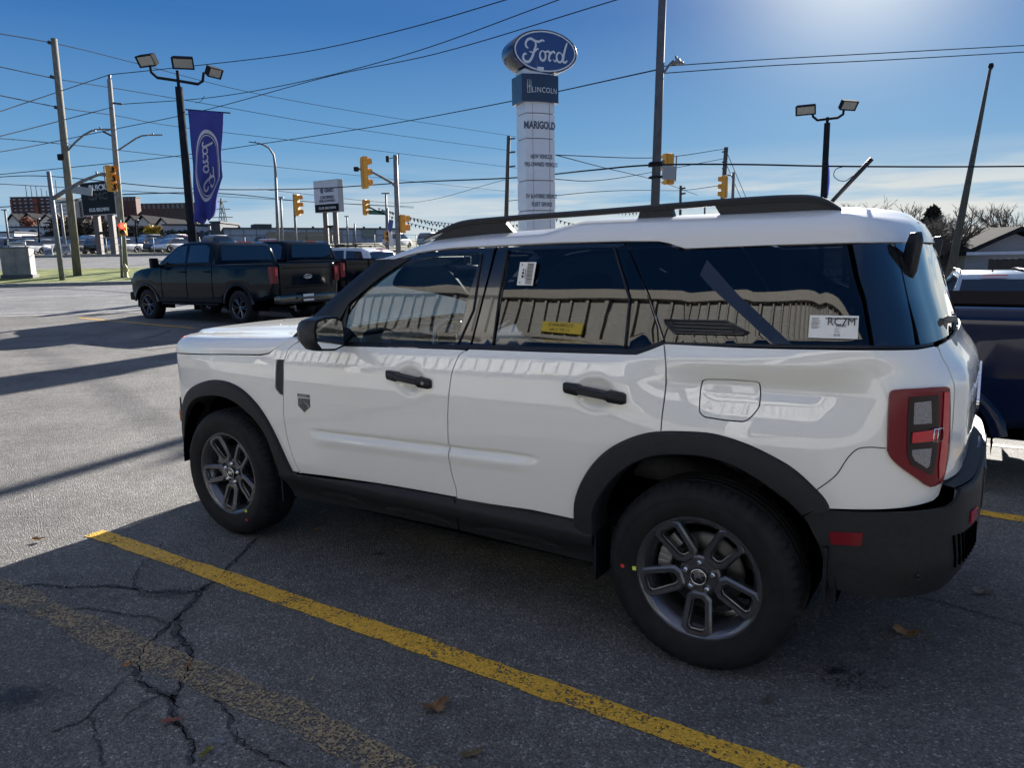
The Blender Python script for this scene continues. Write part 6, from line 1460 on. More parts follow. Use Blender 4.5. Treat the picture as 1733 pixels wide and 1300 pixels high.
def pickup(loc,rz,label,paint,zs=1.0,plate=None,emblem=True,group=None,L=1.0):
    r=empty('pickup_truck',loc,rz,label,'pickup truck',group); R=.405
    A=arch(3.68,.49,.50,12,.42)[::1]; B=arch(0,.49,.52,12,.42)
    low=[(-1.20,.66),(-1.235,1.0),(-1.20,1.36),(-1.17,1.42),(.80,1.42),(.86,1.41),(2.7,1.40),(3.2,1.385),(3.95,1.32),(4.28,1.24),(4.40,1.10),(4.44,.80),(4.40,.58),(4.28,.50)]+A+[(3.1,.50),(.6,.50)]+B+[(-.62,.55)]
    low=[(x,z*zs) for x,z in low]
    mb=MB(); rprism(mb,low,1.0,.075,h=.2,seg=4,taper=lambda x,z:1-.05*ss(3.6,4.6,x)-.035*ss(1.0,1.42,z)+.012*math.exp(-((x-3.68)/.55)**2)+.02*math.exp(-((x)/.55)**2)-.02*(1-ss(.5,.8,z)))
    body=mb.build('body',paint,r,autosmooth=60)
    for cx in (0,3.68):
        for sg in (1,-1):
            n=18; vs=[]
            for i in range(n+1):
                a=radians(8+164*i/n)
                for rr,y in ((.475,.995),(.48,1.022),(.545,1.018),(.57,.985)): vs.append((cx+rr*cos(a),y*sg,(.42+rr*sin(a))*zs))
            mb=MB(); mb.add(vs,[(i*4+k,i*4+k+1,(i+1)*4+k+1,(i+1)*4+k) for i in range(n) for k in range(3)],True); mb.build('wheel_arch',paint,r)
            mb=MB(); mb.add([(cx+rr*cos(radians(-10+200*i/n)),y*sg,(.42+rr*sin(radians(-10+200*i/n)))*zs) for i in range(n+1) for rr,y in ((.488,.97),(.488,.55))],[(2*i,2*i+1,2*i+3,2*i+2) for i in range(n)],True); mb.add([(cx-.5,.55*sg,.3),(cx+.5,.55*sg,.3),(cx+.5,.55*sg,.95*zs),(cx-.5,.55*sg,.95*zs)],[(0,1,2,3)]); mb.build('wheel_well',dark,r)
    tp=lambda x,z:(1-.19*ss(1.36*zs,1.98*zs,z))
    cabp=[(.84,1.36),(.90,1.78),(1.0,1.91),(1.2,1.955),(1.9,1.965),(2.25,1.94),(2.52,1.86),(2.85,1.66),(3.22,1.385)]
    cabp=[(x,z*zs) for x,z in cabp]; mb=MB(); rprism(mb,cabp,.955,.06,h=.2,taper=tp,seg=3); mb.build('cab',paint,r,autosmooth=40)
    def sp(x,z,o=.004): return (x,.955*tp(x,z*zs)+o,z*zs)
    for sg in (1,-1):
        f=lambda L_:[(a,b*sg,c) for a,b,c in [sp(*q) for q in L_]]
        quadpanel('front_window',f([(1.98,1.46),(2.98,1.44),(2.62,1.70),(2.34,1.855),(2.04,1.875)]),dglass,r)
        quadpanel('rear_side_window',f([(1.06,1.46),(1.90,1.46),(1.93,1.875),(1.30,1.875),(1.13,1.80)]),dglass,r)
        for xx in (1.94,.93,2.98):
            L_=[(xx,1.0*sg,.60*zs),(xx,1.006*sg,.9*zs),(xx,.995*sg,1.2*zs),(xx,.962*sg,1.40*zs)]; mb=MB(); mb.tube([(a,b+.0*sg,c) for a,b,c in L_],.006,5); mb.build('door_seam',dark,r)
        for xx in (1.12,2.10): mb=MB(); mb.box((xx,1.0*sg,1.24*zs),(.2,.04,.035),bev=.012); mb.build('door_handle',black,r)
        mb=MB(); mb.box((3.0,1.13*sg,1.47*zs),(.13,.20,.24),bev=.035); mb.tube([(3.0,1.03*sg,1.40*zs),(3.0,.93*sg,1.36*zs)],.03,6); mb.build('door_mirror',black,r)
        mb=MB(); mb.box((1.85,.96*sg,.46*zs),(2.3,.14,.05),bev=.015); mb.box((1.85,.985*sg,.56*zs),(2.5,.03,.12),bev=.01); mb.build('side_step',black,r)
        tlp=[(-1.248,.64),(-1.248,.985),(-1.12,.99)]
        mb=MB(); M_=Matrix.Translation((0,0,0)); mb.add([(-1.255,1.005*sg,1.34*zs),(-1.12,1.012*sg,1.34*zs),(-1.13,1.012*sg,1.12*zs),(-1.17,1.012*sg,.96*zs),(-1.255,1.006*sg,.97*zs),(-1.255,.84*sg,1.34*zs),(-1.255,.86*sg,.97*zs)],[(0,1,2,3,4),(0,4,6,5)]); mb.box((-1.20,.93*sg,1.155*zs),(.10,.14,.36*zs),bev=.01)
        t_=mb.build('tail_light',redlens,r,fix=False)
        mb=MB(); mb.box((-1.262,.90*sg,1.22*zs),(.012,.07,.16*zs)); mb.build('lamp_strip',redbright,t_)
        mb=MB(); mb.box((4.36,.80*sg,1.0*zs),(.14,.30,.18),bev=.02); mb.build('headlight',smoke,r)
    w=.955*.80
    quadpanel('rear_window',[(.855,-.74,1.50*zs),(.855,.74,1.50*zs),(.925,.68,1.86*zs),(.925,-.68,1.86*zs)],dglass,r,.012)
    mb=MB(); mb.box((.93,0,1.935*zs),(.05,.36,.035),bev=.008); mb.build('high_brake_light',redbright,r)
    for sg in (-1,1): mb=MB(); mb.box((.915,.24*sg,1.935*zs),(.04,.10,.035)); mb.build('cargo_lamp',clearlens,r)
    quadpanel('windscreen',[(3.16,-.80,1.44*zs),(3.16,.80,1.44*zs),(2.56,.72,1.86*zs),(2.56,-.72,1.86*zs)],dglass,r,.012)
    mb=MB(); rprism(mb,[(-1.245,.70*zs),(-1.262,1.0*zs),(-1.25,1.39*zs),(-1.20,1.40*zs),(-1.20,.70*zs)],.80,.015,h=.3); tgm=mb.build('tailgate',paint,r,autosmooth=40)
    mb=MB(); mb.box((-1.262,0,1.30*zs),(.01,1.4,.012)); mb.box((-1.262,0,.86*zs),(.01,1.3,.012)); mb.build('tailgate_crease',dark,tgm)
    mb=MB(); mb.box((-.16,0,1.428*zs),(2.0,1.66,.02),bev=.006); mb.build('bed_cover',princ('bed_cover_black',(.004,.004,.005),1,spec=0),r)
    if emblem:
        mb=MB(); m=frame((-1.272,0,1.10*zs),(0,-1,0),(0,0,1)); ring_flat(mb,.125,.05,.010,.002,m,30); script_word(mb,m@Matrix.Translation((0,0,.003)),s=.078,w=1.3); mb.add([m@Vector((a,b,-.004)) for a,b in ellipse(.13,.054,30)],[tuple(range(30))],mi=1); mb.build('tailgate_emblem',[silver,black],tgm,fix=False)
    mb=MB(); mb.box((-1.25,0,.60*zs),(.20,1.86,.20),bev=.04); mb.box((-1.36,0,.62*zs),(.06,.9,.05),bev=.01); mb.tube([(-1.2,.5,.42*zs),(-1.34,.5,.42*zs)],.04,10); bmpr=mb.build('rear_bumper',gblack,r,autosmooth=40)
    if plate:
        mb=MB(); mb.box((-1.365,.10,.62*zs),(.012,.31,.155)); pl_=mb.build('number_plate',whiteplastic,bmpr); text_mesh(plate,.085,ink,'lettering',pl_,frame((-1.374,.10,.61*zs),(0,-1,0),(0,0,1)),.001,.85,bold=.003)
        mb=MB(); mb.box((-1.352,.10,.62*zs),(.01,.36,.20),bev=.002); mb.build('plate_frame',black,pl_)
    mb=MB(); mb.box((4.42,0,.95*zs),(.06,1.3,.40),bev=.02); mb.build('grille',black,r); mb=MB(); mb.box((4.44,0,.62*zs),(.20,1.9,.22),bev=.04); mb.build('front_bumper',black,r)
    mb=MB(); mb.box((1.6,0,.50*zs),(5.2,1.4,.18),bev=.03); mb.build('chassis',dark,r)
    for x in (0,3.68):
        for sg in (1,-1): small_wheel(r,(x,.86*sg,R*zs if zs<1 else R),R*(zs if zs<1 else 1),.27,sg,spokes=6)
    return r
navyp=princ('dark_green_black_paint',(.002,.006,.011),.07,spec=.22); blackp=princ('black_paint',(.001,.002,.006),.07,spec=.2); bluep=princ('midnight_blue_paint',(.003,.008,.030),.07,spec=.35)
HZ=HTH
def shift(px,py,Y,dx=0,dy=0):
    p=at(px,py,Y); return p
o1=Vector((-5.78,18.0,.05)); pickup(o1,HZ,'dark green black crew cab pickup, nearest of the two trucks behind the bonnet',navyp,plate='BX 74508',group='pickups parked in the lot')
o2=Vector((-4.85,20.6,.10)); pickup(o2,HZ,'black pickup half hidden behind the nearer dark pickup',blackp,group='pickups parked in the lot')
o3=HO+HF*(-.42)+HL*(-2.93)+Vector((0,0,-.04)); pickup(o3,HZ,'midnight blue pickup in the next bay, seen past the rear of the white suv',bluep,zs=.842,group='pickups parked in the lot')
def suvcar(name,cat,loc,rz,label,paint,L=4.5,Wd=1.85,H=1.68,belt=.98,hood=.98,wb=2.7,detail=True,rack=False,rearlamps=True,sedan=False,group=None,R=.35):
    r=empty(name,loc,rz,label,cat,group); ro=(L-wb)*.52; xr=-ro; xf=L-ro; hw_=Wd/2
    A=arch(wb,R+.06,.30,8 if detail else 5,.34);B=arch(0,R+.06,.30,8 if detail else 5,.34)
    low=[(xr+.05,.36),(xr,.60),(xr+.02,belt-.05),(xr+.10,belt+.03),(wb-.35,belt),(wb+.1,hood),(xf-.25,hood-.14),(xf-.03,hood-.30),(xf,.50),(xf-.08,.30)]+A+B+[(xr+.25,.30)]
    mb=MB(); rprism(mb,low,hw_,.07,h=.25 if detail else .6,seg=3 if detail else 2,taper=lambda x,z:1-.10*ss(xf-.9,xf,x)-.08*(1-ss(xr,xr+.6,x))-.04*ss(belt-.3,belt,z)); mb.build('body',paint,r,autosmooth=60)
    xg=xr+.20 if not sedan else xr+.75
    gp_=[(xg-.08,belt-.03),(xg+.12 if not sedan else xg+.55,H-.16),(xg+.45 if not sedan else xg+.85,H-.03),(1.2,H),(1.7,H-.03),(2.0,H-.12),(wb-.02,belt+.0)]
    tp=lambda x,z:1-.22*ss(belt,H,z)
    mb=MB(); rprism(mb,gp_,hw_*.93,.05,h=.3 if detail else .6,taper=tp,seg=3 if detail else 2)
    if detail:
        mb.build('cabin',paint,r,autosmooth=45)
        def sp(x,z,sg): return (x,(hw_*.93*tp(x,z)+.004)*sg,z)
        for sg in (1,-1):
            quadpanel('side_window',[sp(*q,sg) for q in ((1.02,belt+.06),(wb-.32,belt+.06),(1.98,H-.19),(1.75,H-.11),(1.05,H-.10))],dglass,r)
            quadpanel('side_window',[sp(*q,sg) for q in ((.10,belt+.06),(.96,belt+.06),(.98,H-.10),(.18,H-.10))],dglass,r)
            quadpanel('side_window',[sp(*q,sg) for q in ((xg+.14,belt+.08),(.02,belt+.06),(.08,H-.11),(xg+.40,H-.14))],dglass,r)
            mb=MB(); mb.box((wb-.45,(hw_+.09)*sg,belt+.08),(.14,.20,.15),bev=.03); mb.build('door_mirror',black if not rack else paint,r)
            mb=MB(); mb.add([(xr-.012,(hw_-.12)*sg,belt-.03),(xr-.012,(hw_-.42)*sg,belt-.03),(xr-.012,(hw_-.42)*sg,belt-.17),(xr-.012,(hw_-.09)*sg,belt-.19),(xr+.32,(hw_*.965)*sg,belt-.10),(xr+.30,(hw_*.955)*sg,belt-.03)],[(0,1,2,3),(0,3,4,5)]); mb.box((xr+.05,(hw_-.25)*sg,belt-.10),(.14,.30,.13),bev=.02); mb.build('tail_light',redlens,r,fix=False)
            mb=MB(); mb.tube([(xg+.40,(hw_*.70)*sg,H-.02),(xg+.6,(hw_*.70)*sg,H+.045),(1.5,(hw_*.70)*sg,H+.045),(1.75,(hw_*.70)*sg,H-.02)],.018,6); mb.build('roof_rail',black,r)
            mb=MB(); mb.box((xf-.10,(hw_-.30)*sg,hood-.26),(.12,.36,.12),bev=.02); mb.build('headlight',clearlens,r)
        w_=hw_*.93
        quadpanel('rear_window',[(xg-.035,-w_*.84,belt+.05),(xg-.035,w_*.84,belt+.05),(xg+.115,w_*.74,H-.17),(xg+.115,-w_*.74,H-.17)],dglass,r,.012)
        quadpanel('windscreen',[(wb-.08,-w_*.86,belt+.06),(wb-.08,w_*.86,belt+.06),(2.02,w_*.72,H-.15),(2.02,-w_*.72,H-.15)],dglass,r,.012)
        mb=MB(); mb.box((xg+.10,0,H-.075),(.12,.5,.03),bev=.008); mb.build('high_brake_light',redbright,r)
        mb=MB(); mb.box((xr+.03,0,.42),(.16,Wd-.1,.22),bev=.05); mb.build('rear_bumper',black,r,autosmooth=40)
        mb=MB(); mb.box((xr-.01,0,.72),(.02,.32,.14)); mb.build('number_plate',whiteplastic,r)
        mb=MB(); mb.prism([(.0,0),(.16,0),(.03,.07)],-.012,.012,axes='xz',M=Matrix.Translation((xg+.45,0,H-.01))); mb.build('roof_fin',black,r)
        if rack:
            for xx in (-.2,.5,1.2): mb=MB(); mb.box((xx,0,H+.10),(.07,hw_*1.5,.03),bev=.01); mb.build('cross_bar',black,r)
    else:
        mb.build('window_glass',dglass,r,autosmooth=45); mb=MB(); rprism(mb,[(xg+.40 if not sedan else xg+.8,H-.05),(xg+.55 if not sedan else xg+.95,H+.012),(1.3,H+.012),(1.75,H-.05)],hw_*.75,.02,h=.8,seg=1); mb.build('roof',paint,r,autosmooth=60)
    for x in (0,wb):
        for sg in (1,-1): small_wheel(r,(x,(hw_-.12)*sg,R),R,.22,sg,spokes=5,nseg=32 if detail else 14,detail=detail,rimcol=steel)
    return r
silverp=princ('ice_blue_silver_paint',(.30,.36,.42),.3,metal=.3,coat=1); whitep=princ('car_white',(.62,.63,.64),.35,coat=1)
e=at(1655,470,17.6); zz=gz(e.x,e.y); suvcar('suv','suv',(e.x+.3,e.y,-.72),radians(90-26),'pale blue silver suv seen from behind, beyond the blue pickup bed',silverp,detail=True)
text_mesh('E S C A P E',.10,silver,'lettering',bpy.data.objects['suv.001'],frame((-.955,0,.88),(0,-1,0),(0,0,1)),.003,1.3)
e=at(1612,470,20); suvcar('suv','suv',(e.x-.55,e.y+1,-.75),radians(90-30),'low black suv almost hidden behind the rear window of the white suv',blackp,H=1.70)
p=at(622,460,24.0); suvcar('suv','suv',(p.x-.2,p.y+.2,.10),HZ+radians(8),'white suv with roof racks behind the black pickup',whitep,L=4.8,H=1.80,belt=1.10,hood=1.08,rack=True)
# rows of parked cars on the far dealership lot
ordn=['first','second','third','fourth','fifth','sixth','seventh','eighth','ninth','tenth','eleventh','twelfth','thirteenth','fourteenth','fifteenth','sixteenth','seventeenth','eighteenth']
cols={'white':(.55,.56,.58),'silver':(.28,.31,.34),'black':(.01,.011,.013),'blue':(.02,.05,.11),'grey':(.09,.10,.11),'red':(.22,.02,.02)}
protos={}
def lotcar(color,kind,x,y,rz,label):
    key=(color,kind)
    if key not in protos:
        protos[key]=suvcar('parked_car','car',(0,0,0),0,label,princ('car_'+color,cols[color],.3,coat=1),detail=False,sedan=(kind=='s'),H=1.45 if kind=='s' else 1.72,belt=.90 if kind=='s' else 1.0,hood=.86 if kind=='s' else .98,L=4.7 if kind=='s' else 4.6,group='cars in the far dealership lot'); o=protos[key]
    else: o=copy_tree(protos[key])
    o.location=(x,y,gz(x,y)+.02); o.rotation_euler=(0,0,rz); tag(o,label,'car','cars in the far dealership lot'); return o
rr=random.Random(11)
seqs=[(86,-78,1.0,['white','silver','black','blue','grey','black','blue','grey','silver','blue','white','grey','black','silver','blue','white','black'],'front row'),(100,-90,1.15,['silver','black','blue','grey','black','silver','black','blue','grey','silver','white','black','grey','blue','black','red','white'],'second row'),(113,-100,1.25,['white','blue','silver','grey','black','white','silver','blue','white','grey','black','silver','white','blue','silver','white'],'back row')]
for v,x0,sc_,cl,rown in seqs:
    for i,c_ in enumerate(cl):
        x=x0+i*2.85*sc_+rr.uniform(-.3,.3); y=v+.20*(x+12); lotcar(c_,'s' if rr.random()<.45 else 'u',x,y,radians(90-20)+rr.choice((0,pi))+rr.uniform(-.05,.05),f'{c_} car parked in the far lot, {ordn[i]} from the left in the {rown}')
for i,(x,c_) in enumerate([(-14,'white'),(-10,'silver'),(-6,'black'),(-2,'white'),(12,'silver'),(30,'grey')]):
    y=90+.2*(x+12); lotcar(c_,'u',x,y,radians(70),f'{c_} car by the far showroom, {ordn[i]} from the left there')
# ---------------------------------------------------------------- far buildings, trees
def wallm(name,c1,c2,sc=1.5): return noisy(name,c1,c2,scale=sc,rough=.8)
brick=wallm('brick_dark',(.075,.035,.028),(.11,.055,.045)); redb=wallm('brick_red',(.20,.055,.035),(.26,.08,.05)); cream=wallm('render_cream',(.62,.58,.54),(.72,.68,.63)); roofd=noisy('roof_shingle',(.020,.020,.023),(.032,.031,.033),scale=1.5,rough=1,spec=.05); pane=princ('far_pane',(.36,.40,.46),.3); whitew=wallm('wall_white',(.50,.53,.60),(.58,.60,.66)); greyw=wallm('panel_grey',(.30,.33,.40),(.36,.39,.46)); greyd=wallm('panel_dark',(.05,.055,.065),(.07,.075,.085))
def block(name,label,x0,x1,yt,Y0,Y1,depth,mat,cat='building',yt1=None,zb=None):
    a=at(x0,yt,Y0); b=at(x1,yt1 if yt1 is not None else yt,Y1); zt=(a.z+b.z)/2; a.z=b.z=0; d=(b-a); w=d.length; d.normalize(); n=Vector((-d.y,d.x,0)); zg=min(gz(a.x,a.y),gz(b.x,b.y)) if zb is None else zb
    r=empty(name,(a.x,a.y,zg),atan2(d.y,d.x),label,cat); h=zt-zg; mb=MB(); mb.box((w/2,depth/2,h/2-.5),(w,depth,h+1)); mb.build('wall',mat,r)
    mb=MB(); mb.box((w/2,depth/2,h+.12),(w+.3,depth+.3,.24)); mb.build('roof',greyd,r); return r,w,h
def windows(r,w,h,rows,cols_,wf=.5,hf=.5,z0=.5,mat=pane,x0=.3,x1=None,skip=None):
    x1=x1 if x1 is not None else w-.3; dx=(x1-x0)/cols_; dz=(h-z0)/rows
    for i in range(rows):
        for j in range(cols_):
            if skip and skip(i,j): continue
            mb=MB(); mb.box((x0+dx*(j+.5),-.03,z0+dz*(i+.5)),(dx*wf,.10,dz*hf)); mb.build('window',mat,r)
# apartments
r,w,h=block('apartment_building','dark brick apartment tower with red brick panels, at far left',17,96,334,225,225,18,brick); windows(r,w,h,6,8,.42,.34,8,skip=lambda i,j:j in(4,))
mb=MB(); mb.box((w*.54,-.25,h/2+3),(w*.10,.4,h-7)); mb.build('brick_panel',redb,r); mb=MB(); mb.box((w*.02,-.2,h/2+3),(w*.04,.3,h-7)); mb.build('brick_panel',redb,r)
for k in range(7): mb=MB(); mb.tube([(w*(.18+.11*k),4,h),(w*(.18+.11*k),4,h+rr.uniform(2,5.5))],.12,4); mb.build('roof_aerial',greyd,r)
r,w,h=block('apartment_building','pale striped balcony wing of the dark brick apartments',96,116,338,224,222,14,wallm('concrete_pale',(.34,.33,.32),(.42,.41,.40)),yt1=340)
for k in range(9): mb=MB(); mb.box((w/2,-.4,3+k*(h-3)/9+1),(w*.94,1.0,.9)); mb.build('balcony',cream,r)
r,w,h=block('apartment_building','dark brick wing right of the striped balconies, behind the wooden pole',116,152,342,225,225,14,brick,yt1=345); windows(r,w,h,6,4,.5,.3,8)
r,w,h=block('apartment_building','small dark stair tower of the long apartment slab',206,229,334,240,240,3,brick); windows(r,w,h,3,3,.4,.3,14)
r,w,h=block('apartment_building','long dark apartment slab with rows of small windows, left of the banner',214,330,345,250,250,3,wallm('brown_brick',(.06,.045,.04),(.09,.07,.06))); windows(r,w,h,5,14,.42,.32,12)
# townhouses with gables
def house(x0,x1,ye,yp,Y,label,wall=cream,base=None,gables=1,depth=9,win=True):
    a=at(x0,ye,Y); b=at(x1,ye,Y); zg=min(gz(a.x,a.y),gz(b.x,b.y)) if base is None else base; ze=a.z-zg; zp=at((x0+x1)/2,yp,Y).z-zg; w=(b-a).length
    r=empty('house',(a.x,a.y,zg),0,label,'house'); mb=MB(); mb.box((w/2,depth/2,ze/2-.5),(w,depth,ze+1)); gw=w/gables
    for g in range(gables): mb.prism([(g*gw,ze),((g+1)*gw,ze),((g+.5)*gw,zp-.15)],0,.3,axes='xz')
    mb.build('wall',wall,r)
    for g in range(gables):
        mb=MB(); 
        for s_ in (-1,1):
            e0=Vector((g*gw+gw*.5+s_*(gw*.5+.25),-.4,ze-.15));e1=Vector((g*gw+gw*.5,-.4,zp)); mb.add([e0,e1,e1+Vector((0,depth+.8,0)),e0+Vector((0,depth+.8,0)),e0+Vector((0,0,.25)),e1+Vector((0,0,.25)),e1+Vector((0,depth+.8,.25)),e0+Vector((0,depth+.8,.25))],[(0,1,2,3),(4,5,6,7),(0,1,5,4),(2,3,7,6),(0,3,7,4),(1,2,6,5)])
        mb.build('roof',roofd,r)
        if win:
            for k in (.3,.7): mb=MB(); mb.box(((g+k)*gw,-.04,ze-1.3),(gw*.16,.1,1.3)); mb.build('window',pane,r)
    return r
house(13,32,375,363,150,'pale gabled townhouse at the far left end of the row'); house(36,62,375,362,150,'wide gabled townhouse behind the reddish tree',win=True); house(68,92,375,364,150,'pale gabled townhouse left of the wooden pole')
house(184,210,380,368,140,'gabled townhouse beside the concrete pole'); house(213,252,378,366,138,'broad pale townhouse right of the concrete pole',gables=2); house(262,288,386,370,132,'dark roofed townhouse behind the yellow tree')
# white dealership walls with emblems
r,w,h=block('white_building','long white dealership with round black emblems on its upper wall',14,157,382,132,136,8,whitew,yt1=388)
for xx,lb in ((.085,0),(.275,0)):
    zc_=h-1.1; M_=frame((w*xx,-.08,zc_),(1,0,0),(0,0,1)); mb=MB(); mb.add([M_@Vector((a,b_,.0)) for a,b_ in ellipse(.75,.75,24)],[tuple(range(24))]); 
    cr=[(1.5*cos(a),-.2+1.1*sin(a)) for a in np.linspace(pi,2*pi,16)]+[(1.5*cos(a),-.2+.6*sin(a)) for a in np.linspace(2*pi,pi,16)]; mb.add([M_@Vector((a,b_,.01)) for a,b_ in cr],[(i,i+1,30-i,31-i) for i in range(15)]); mb.build('emblem',princ('emblem_black',(.02,.02,.02),.5),r,fix=False)
    mb=MB(); mb.add([M_@Vector((a,b_,.03)) for a,b_ in ellipse(.32,.25,16)],[tuple(range(16))]); mb.build('emblem_disc',princ('emblem_gold',(.35,.25,.06),.5),r,fix=False)
for (xx,pp) in ((.40,[(-.8,-.5),(-.5,.4),(0,-.3),(.5,.5),(.8,-.4)]),(.82,[(-2,-.2),(-1.4,.3),(-1,-.3),(-.4,.35),(.2,-.25),(.8,.4),(1.6,0),(2.2,.3)])):
    mb=MB(); mb.tube([(w*xx+a,-.1,h-1.2+b_) for a,b_ in pp],.13,4); mb.build('emblem',princ('emblem_black',(.02,.02,.02),.5),r)
r,w,h=block('white_building','low white annex wall behind the parked cars at the left edge',-12,24,394,122,122,6,whitew); windows(r,w,h,1,3,.6,.4,.3,greyd)
r,w,h=block('white_building','lower white wall in front of the emblem building',38,138,399,124,127,4,whitew,yt1=403); mb=MB(); mb.box((w*.05,-.1,h-1.3),(3.0,.3,2.2)); mb.build('dark_bay',greyd,r)
r,w,h=block('white_building','long low white wall ending right of the concrete pole',150,241,406,120,124,4,whitew,yt1=411)
# showrooms
r,w,h=block('showroom','pale grey showroom behind the banner post with dark lettering',275,356,380,112,114,8,noisy('panel_pale',(.36,.38,.42),(.42,.44,.48),scale=1,rough=.6),yt1=383)
text_mesh('GUS BROWN',1.5,slate,'lettering',r,frame((w*.30,-.10,h-1.6),(1,0,0),(0,0,1)),.03,1.1,bold=.05); text_mesh('GMC',1.9,slate,'lettering',r,frame((w*.72,-.10,h-1.5),(1,0,0),(0,0,1)),.03,1.2,bold=.05)
mb=MB(); mb.box((w/2,-.06,h-3.8),(w*.9,.2,1.2)); mb.build('window_band',dglass,r)
for k in range(6): mb=MB(); mb.box((w*(.08+.168*k),-.1,(h-2.6)/2),(.25,.25,h-2.6)); mb.build('column',whitew,r)
r,w,h=block('showroom','black entrance block between the two showroom halves',356,372,377,111,111,8,greyd)
r,w,h=block('showroom','long blue grey showroom stretching to the right behind the trucks',372,672,381,112,126,16,greyw,yt1=394)
text_mesh('GUS BROWN',1.6,slate,'lettering',r,frame((w*.36,-.10,h-1.8),(1,0,0),(0,0,1)),.03,1.1,bold=.06)
mb=MB(); mb.box((w*.45,-.06,1.2),(w*.42,.2,1.5)); mb.build('window_band',dglass,r); mb=MB(); mb.box((w*.235,3,h+.35),(2.6,3,1.0)); mb.build('roof_unit',greyd,r); mb=MB(); mb.box((w*.82,-.1,1.7),(2.2,.3,1.3)); mb.build('wall_unit',princ('unit_green_grey',(.16,.19,.17),.6),r)
mb=MB()
for k in range(14): mb.box((w*(.05+.068*k),-.02,h/2),(.06,.05,h))
mb.box((w/2,-.03,h*.62),(w,.05,.06)); mb.build('panel_joints',greyd,r)
for k in range(9): mb=MB(); mb.box((w*(.10+.10*k),.4,h+.30),(.3,.3,.35)); mb.build('roof_vent',greyd,r)
p=at(455,408,66); g_=gz(p.x,p.y); o=empty('name_sign',(p.x,p.y,g_),0,'low white sign with red lettering in front of the showroom','sign'); mb=MB(); mb.box((0,0,p.z-g_),(1.5,.2,.42)); mb.build('sign_face',whitew,o); text_mesh('GUS BROWN',.27,princ('red_letter',(.35,.03,.03),.5),'lettering',o,frame((0,-.12,p.z-g_),(1,0,0),(0,0,1)),.01,.9,bold=.01); mb=MB(); mb.box((0,0,(p.z-g_)/2-.1),(.3,.15,p.z-g_)); mb.build('sign_post',greyd,o)
# lattice power tower
a=at(380,405,260); t_=at(378,335,260); o=empty('power_tower',(a.x,a.y,0),0,'faint steel lattice power tower right of the banner','power tower'); H_=t_.z; mb=MB()
for k in range(8):
    z0=H_*k/8;z1=H_*(k+1)/8;w0=2.6*(1-k/8.5);w1=2.6*(1-(k+1)/8.5)
    for sx,sy in ((1,1),(1,-1),(-1,1),(-1,-1)): mb.tube([(w0*sx,w0*sy,z0),(w1*sx,w1*sy,z1)],.12,4)
    for sy in (1,-1): mb.tube([(w0,w0*sy,z0),(-w1,w1*sy,z1)],.08,4); mb.tube([(-w0,w0*sy,z0),(w1,w1*sy,z1)],.08,4)
for zz,ww in ((.72,3.6),(.84,3.0),(.95,2.2)): mb.tube([(-ww,0,H_*zz),(ww,0,H_*zz)],.14,4)
mb.build('tower_frame',princ('tower_grey',(.12,.14,.16),.6),o)
# wire fence along the far lot
r=empty('wire_fence',(0,0,0),0,'long grey wire fence along the kerb of the far dealership lot','fence'); mb=MB(); tops=[]
for x in range(-64,2,3):
    y=55.2+.2*(x+12); z=gz(x,y); mb=MB(); mb.tube([(x,y,z),(x,y,z+1.25)],.03,5); mb.build('post',gmetal,r); tops.append((x,y,z))
mb=MB(); 
for hgt in (.35,.8,1.25): mb.tube([(x,y,z+hgt) for x,y,z in tops],.012,4)
mb.build('rail_wires',gmetal,r)
# right side: garage, small house, fence
gw_=noisy('siding_pale',(.24,.235,.235),(.29,.285,.28),scale=1.5,rough=.7,stretch=(1,1,12))
r=house(1634,1800,428,391,40,'long garage with dark shingle roof and pale siding at the right edge',wall=gw_,base=-1.2,win=False)
mb=MB(); mb.box((3.0,-.4,at(1700,428,40).z+1.2),(6.4,.12,.16)); mb.build('eave_gutter',whitew,r)
house(1590,1637,424,409,52,'small house with a white gable left of the garage',wall=princ('house_grey',(.12,.13,.13),.8),base=-1.3)
pb=at(1676,455,33); r=empty('board_fence',(pb.x,pb.y,-1.0),0,'dark brown board fence in front of the garage','fence'); mb=MB(); top=at(1690,438,33).z+1.0
for i in range(26):
    if i%8==0: mb2=MB(); mb2.box((i*.16,.06,top/2),(.1,.1,top+.05)); mb2.build('post',woodd,r)
    mb.box((i*.16,0,top/2),(.15,.03,top-(.02 if i%2 else 0)))
mb.build('fence_boards',noisy('fence_dark',(.028,.022,.020),(.045,.036,.032),scale=4,rough=.8,stretch=(4,4,.4)),r)
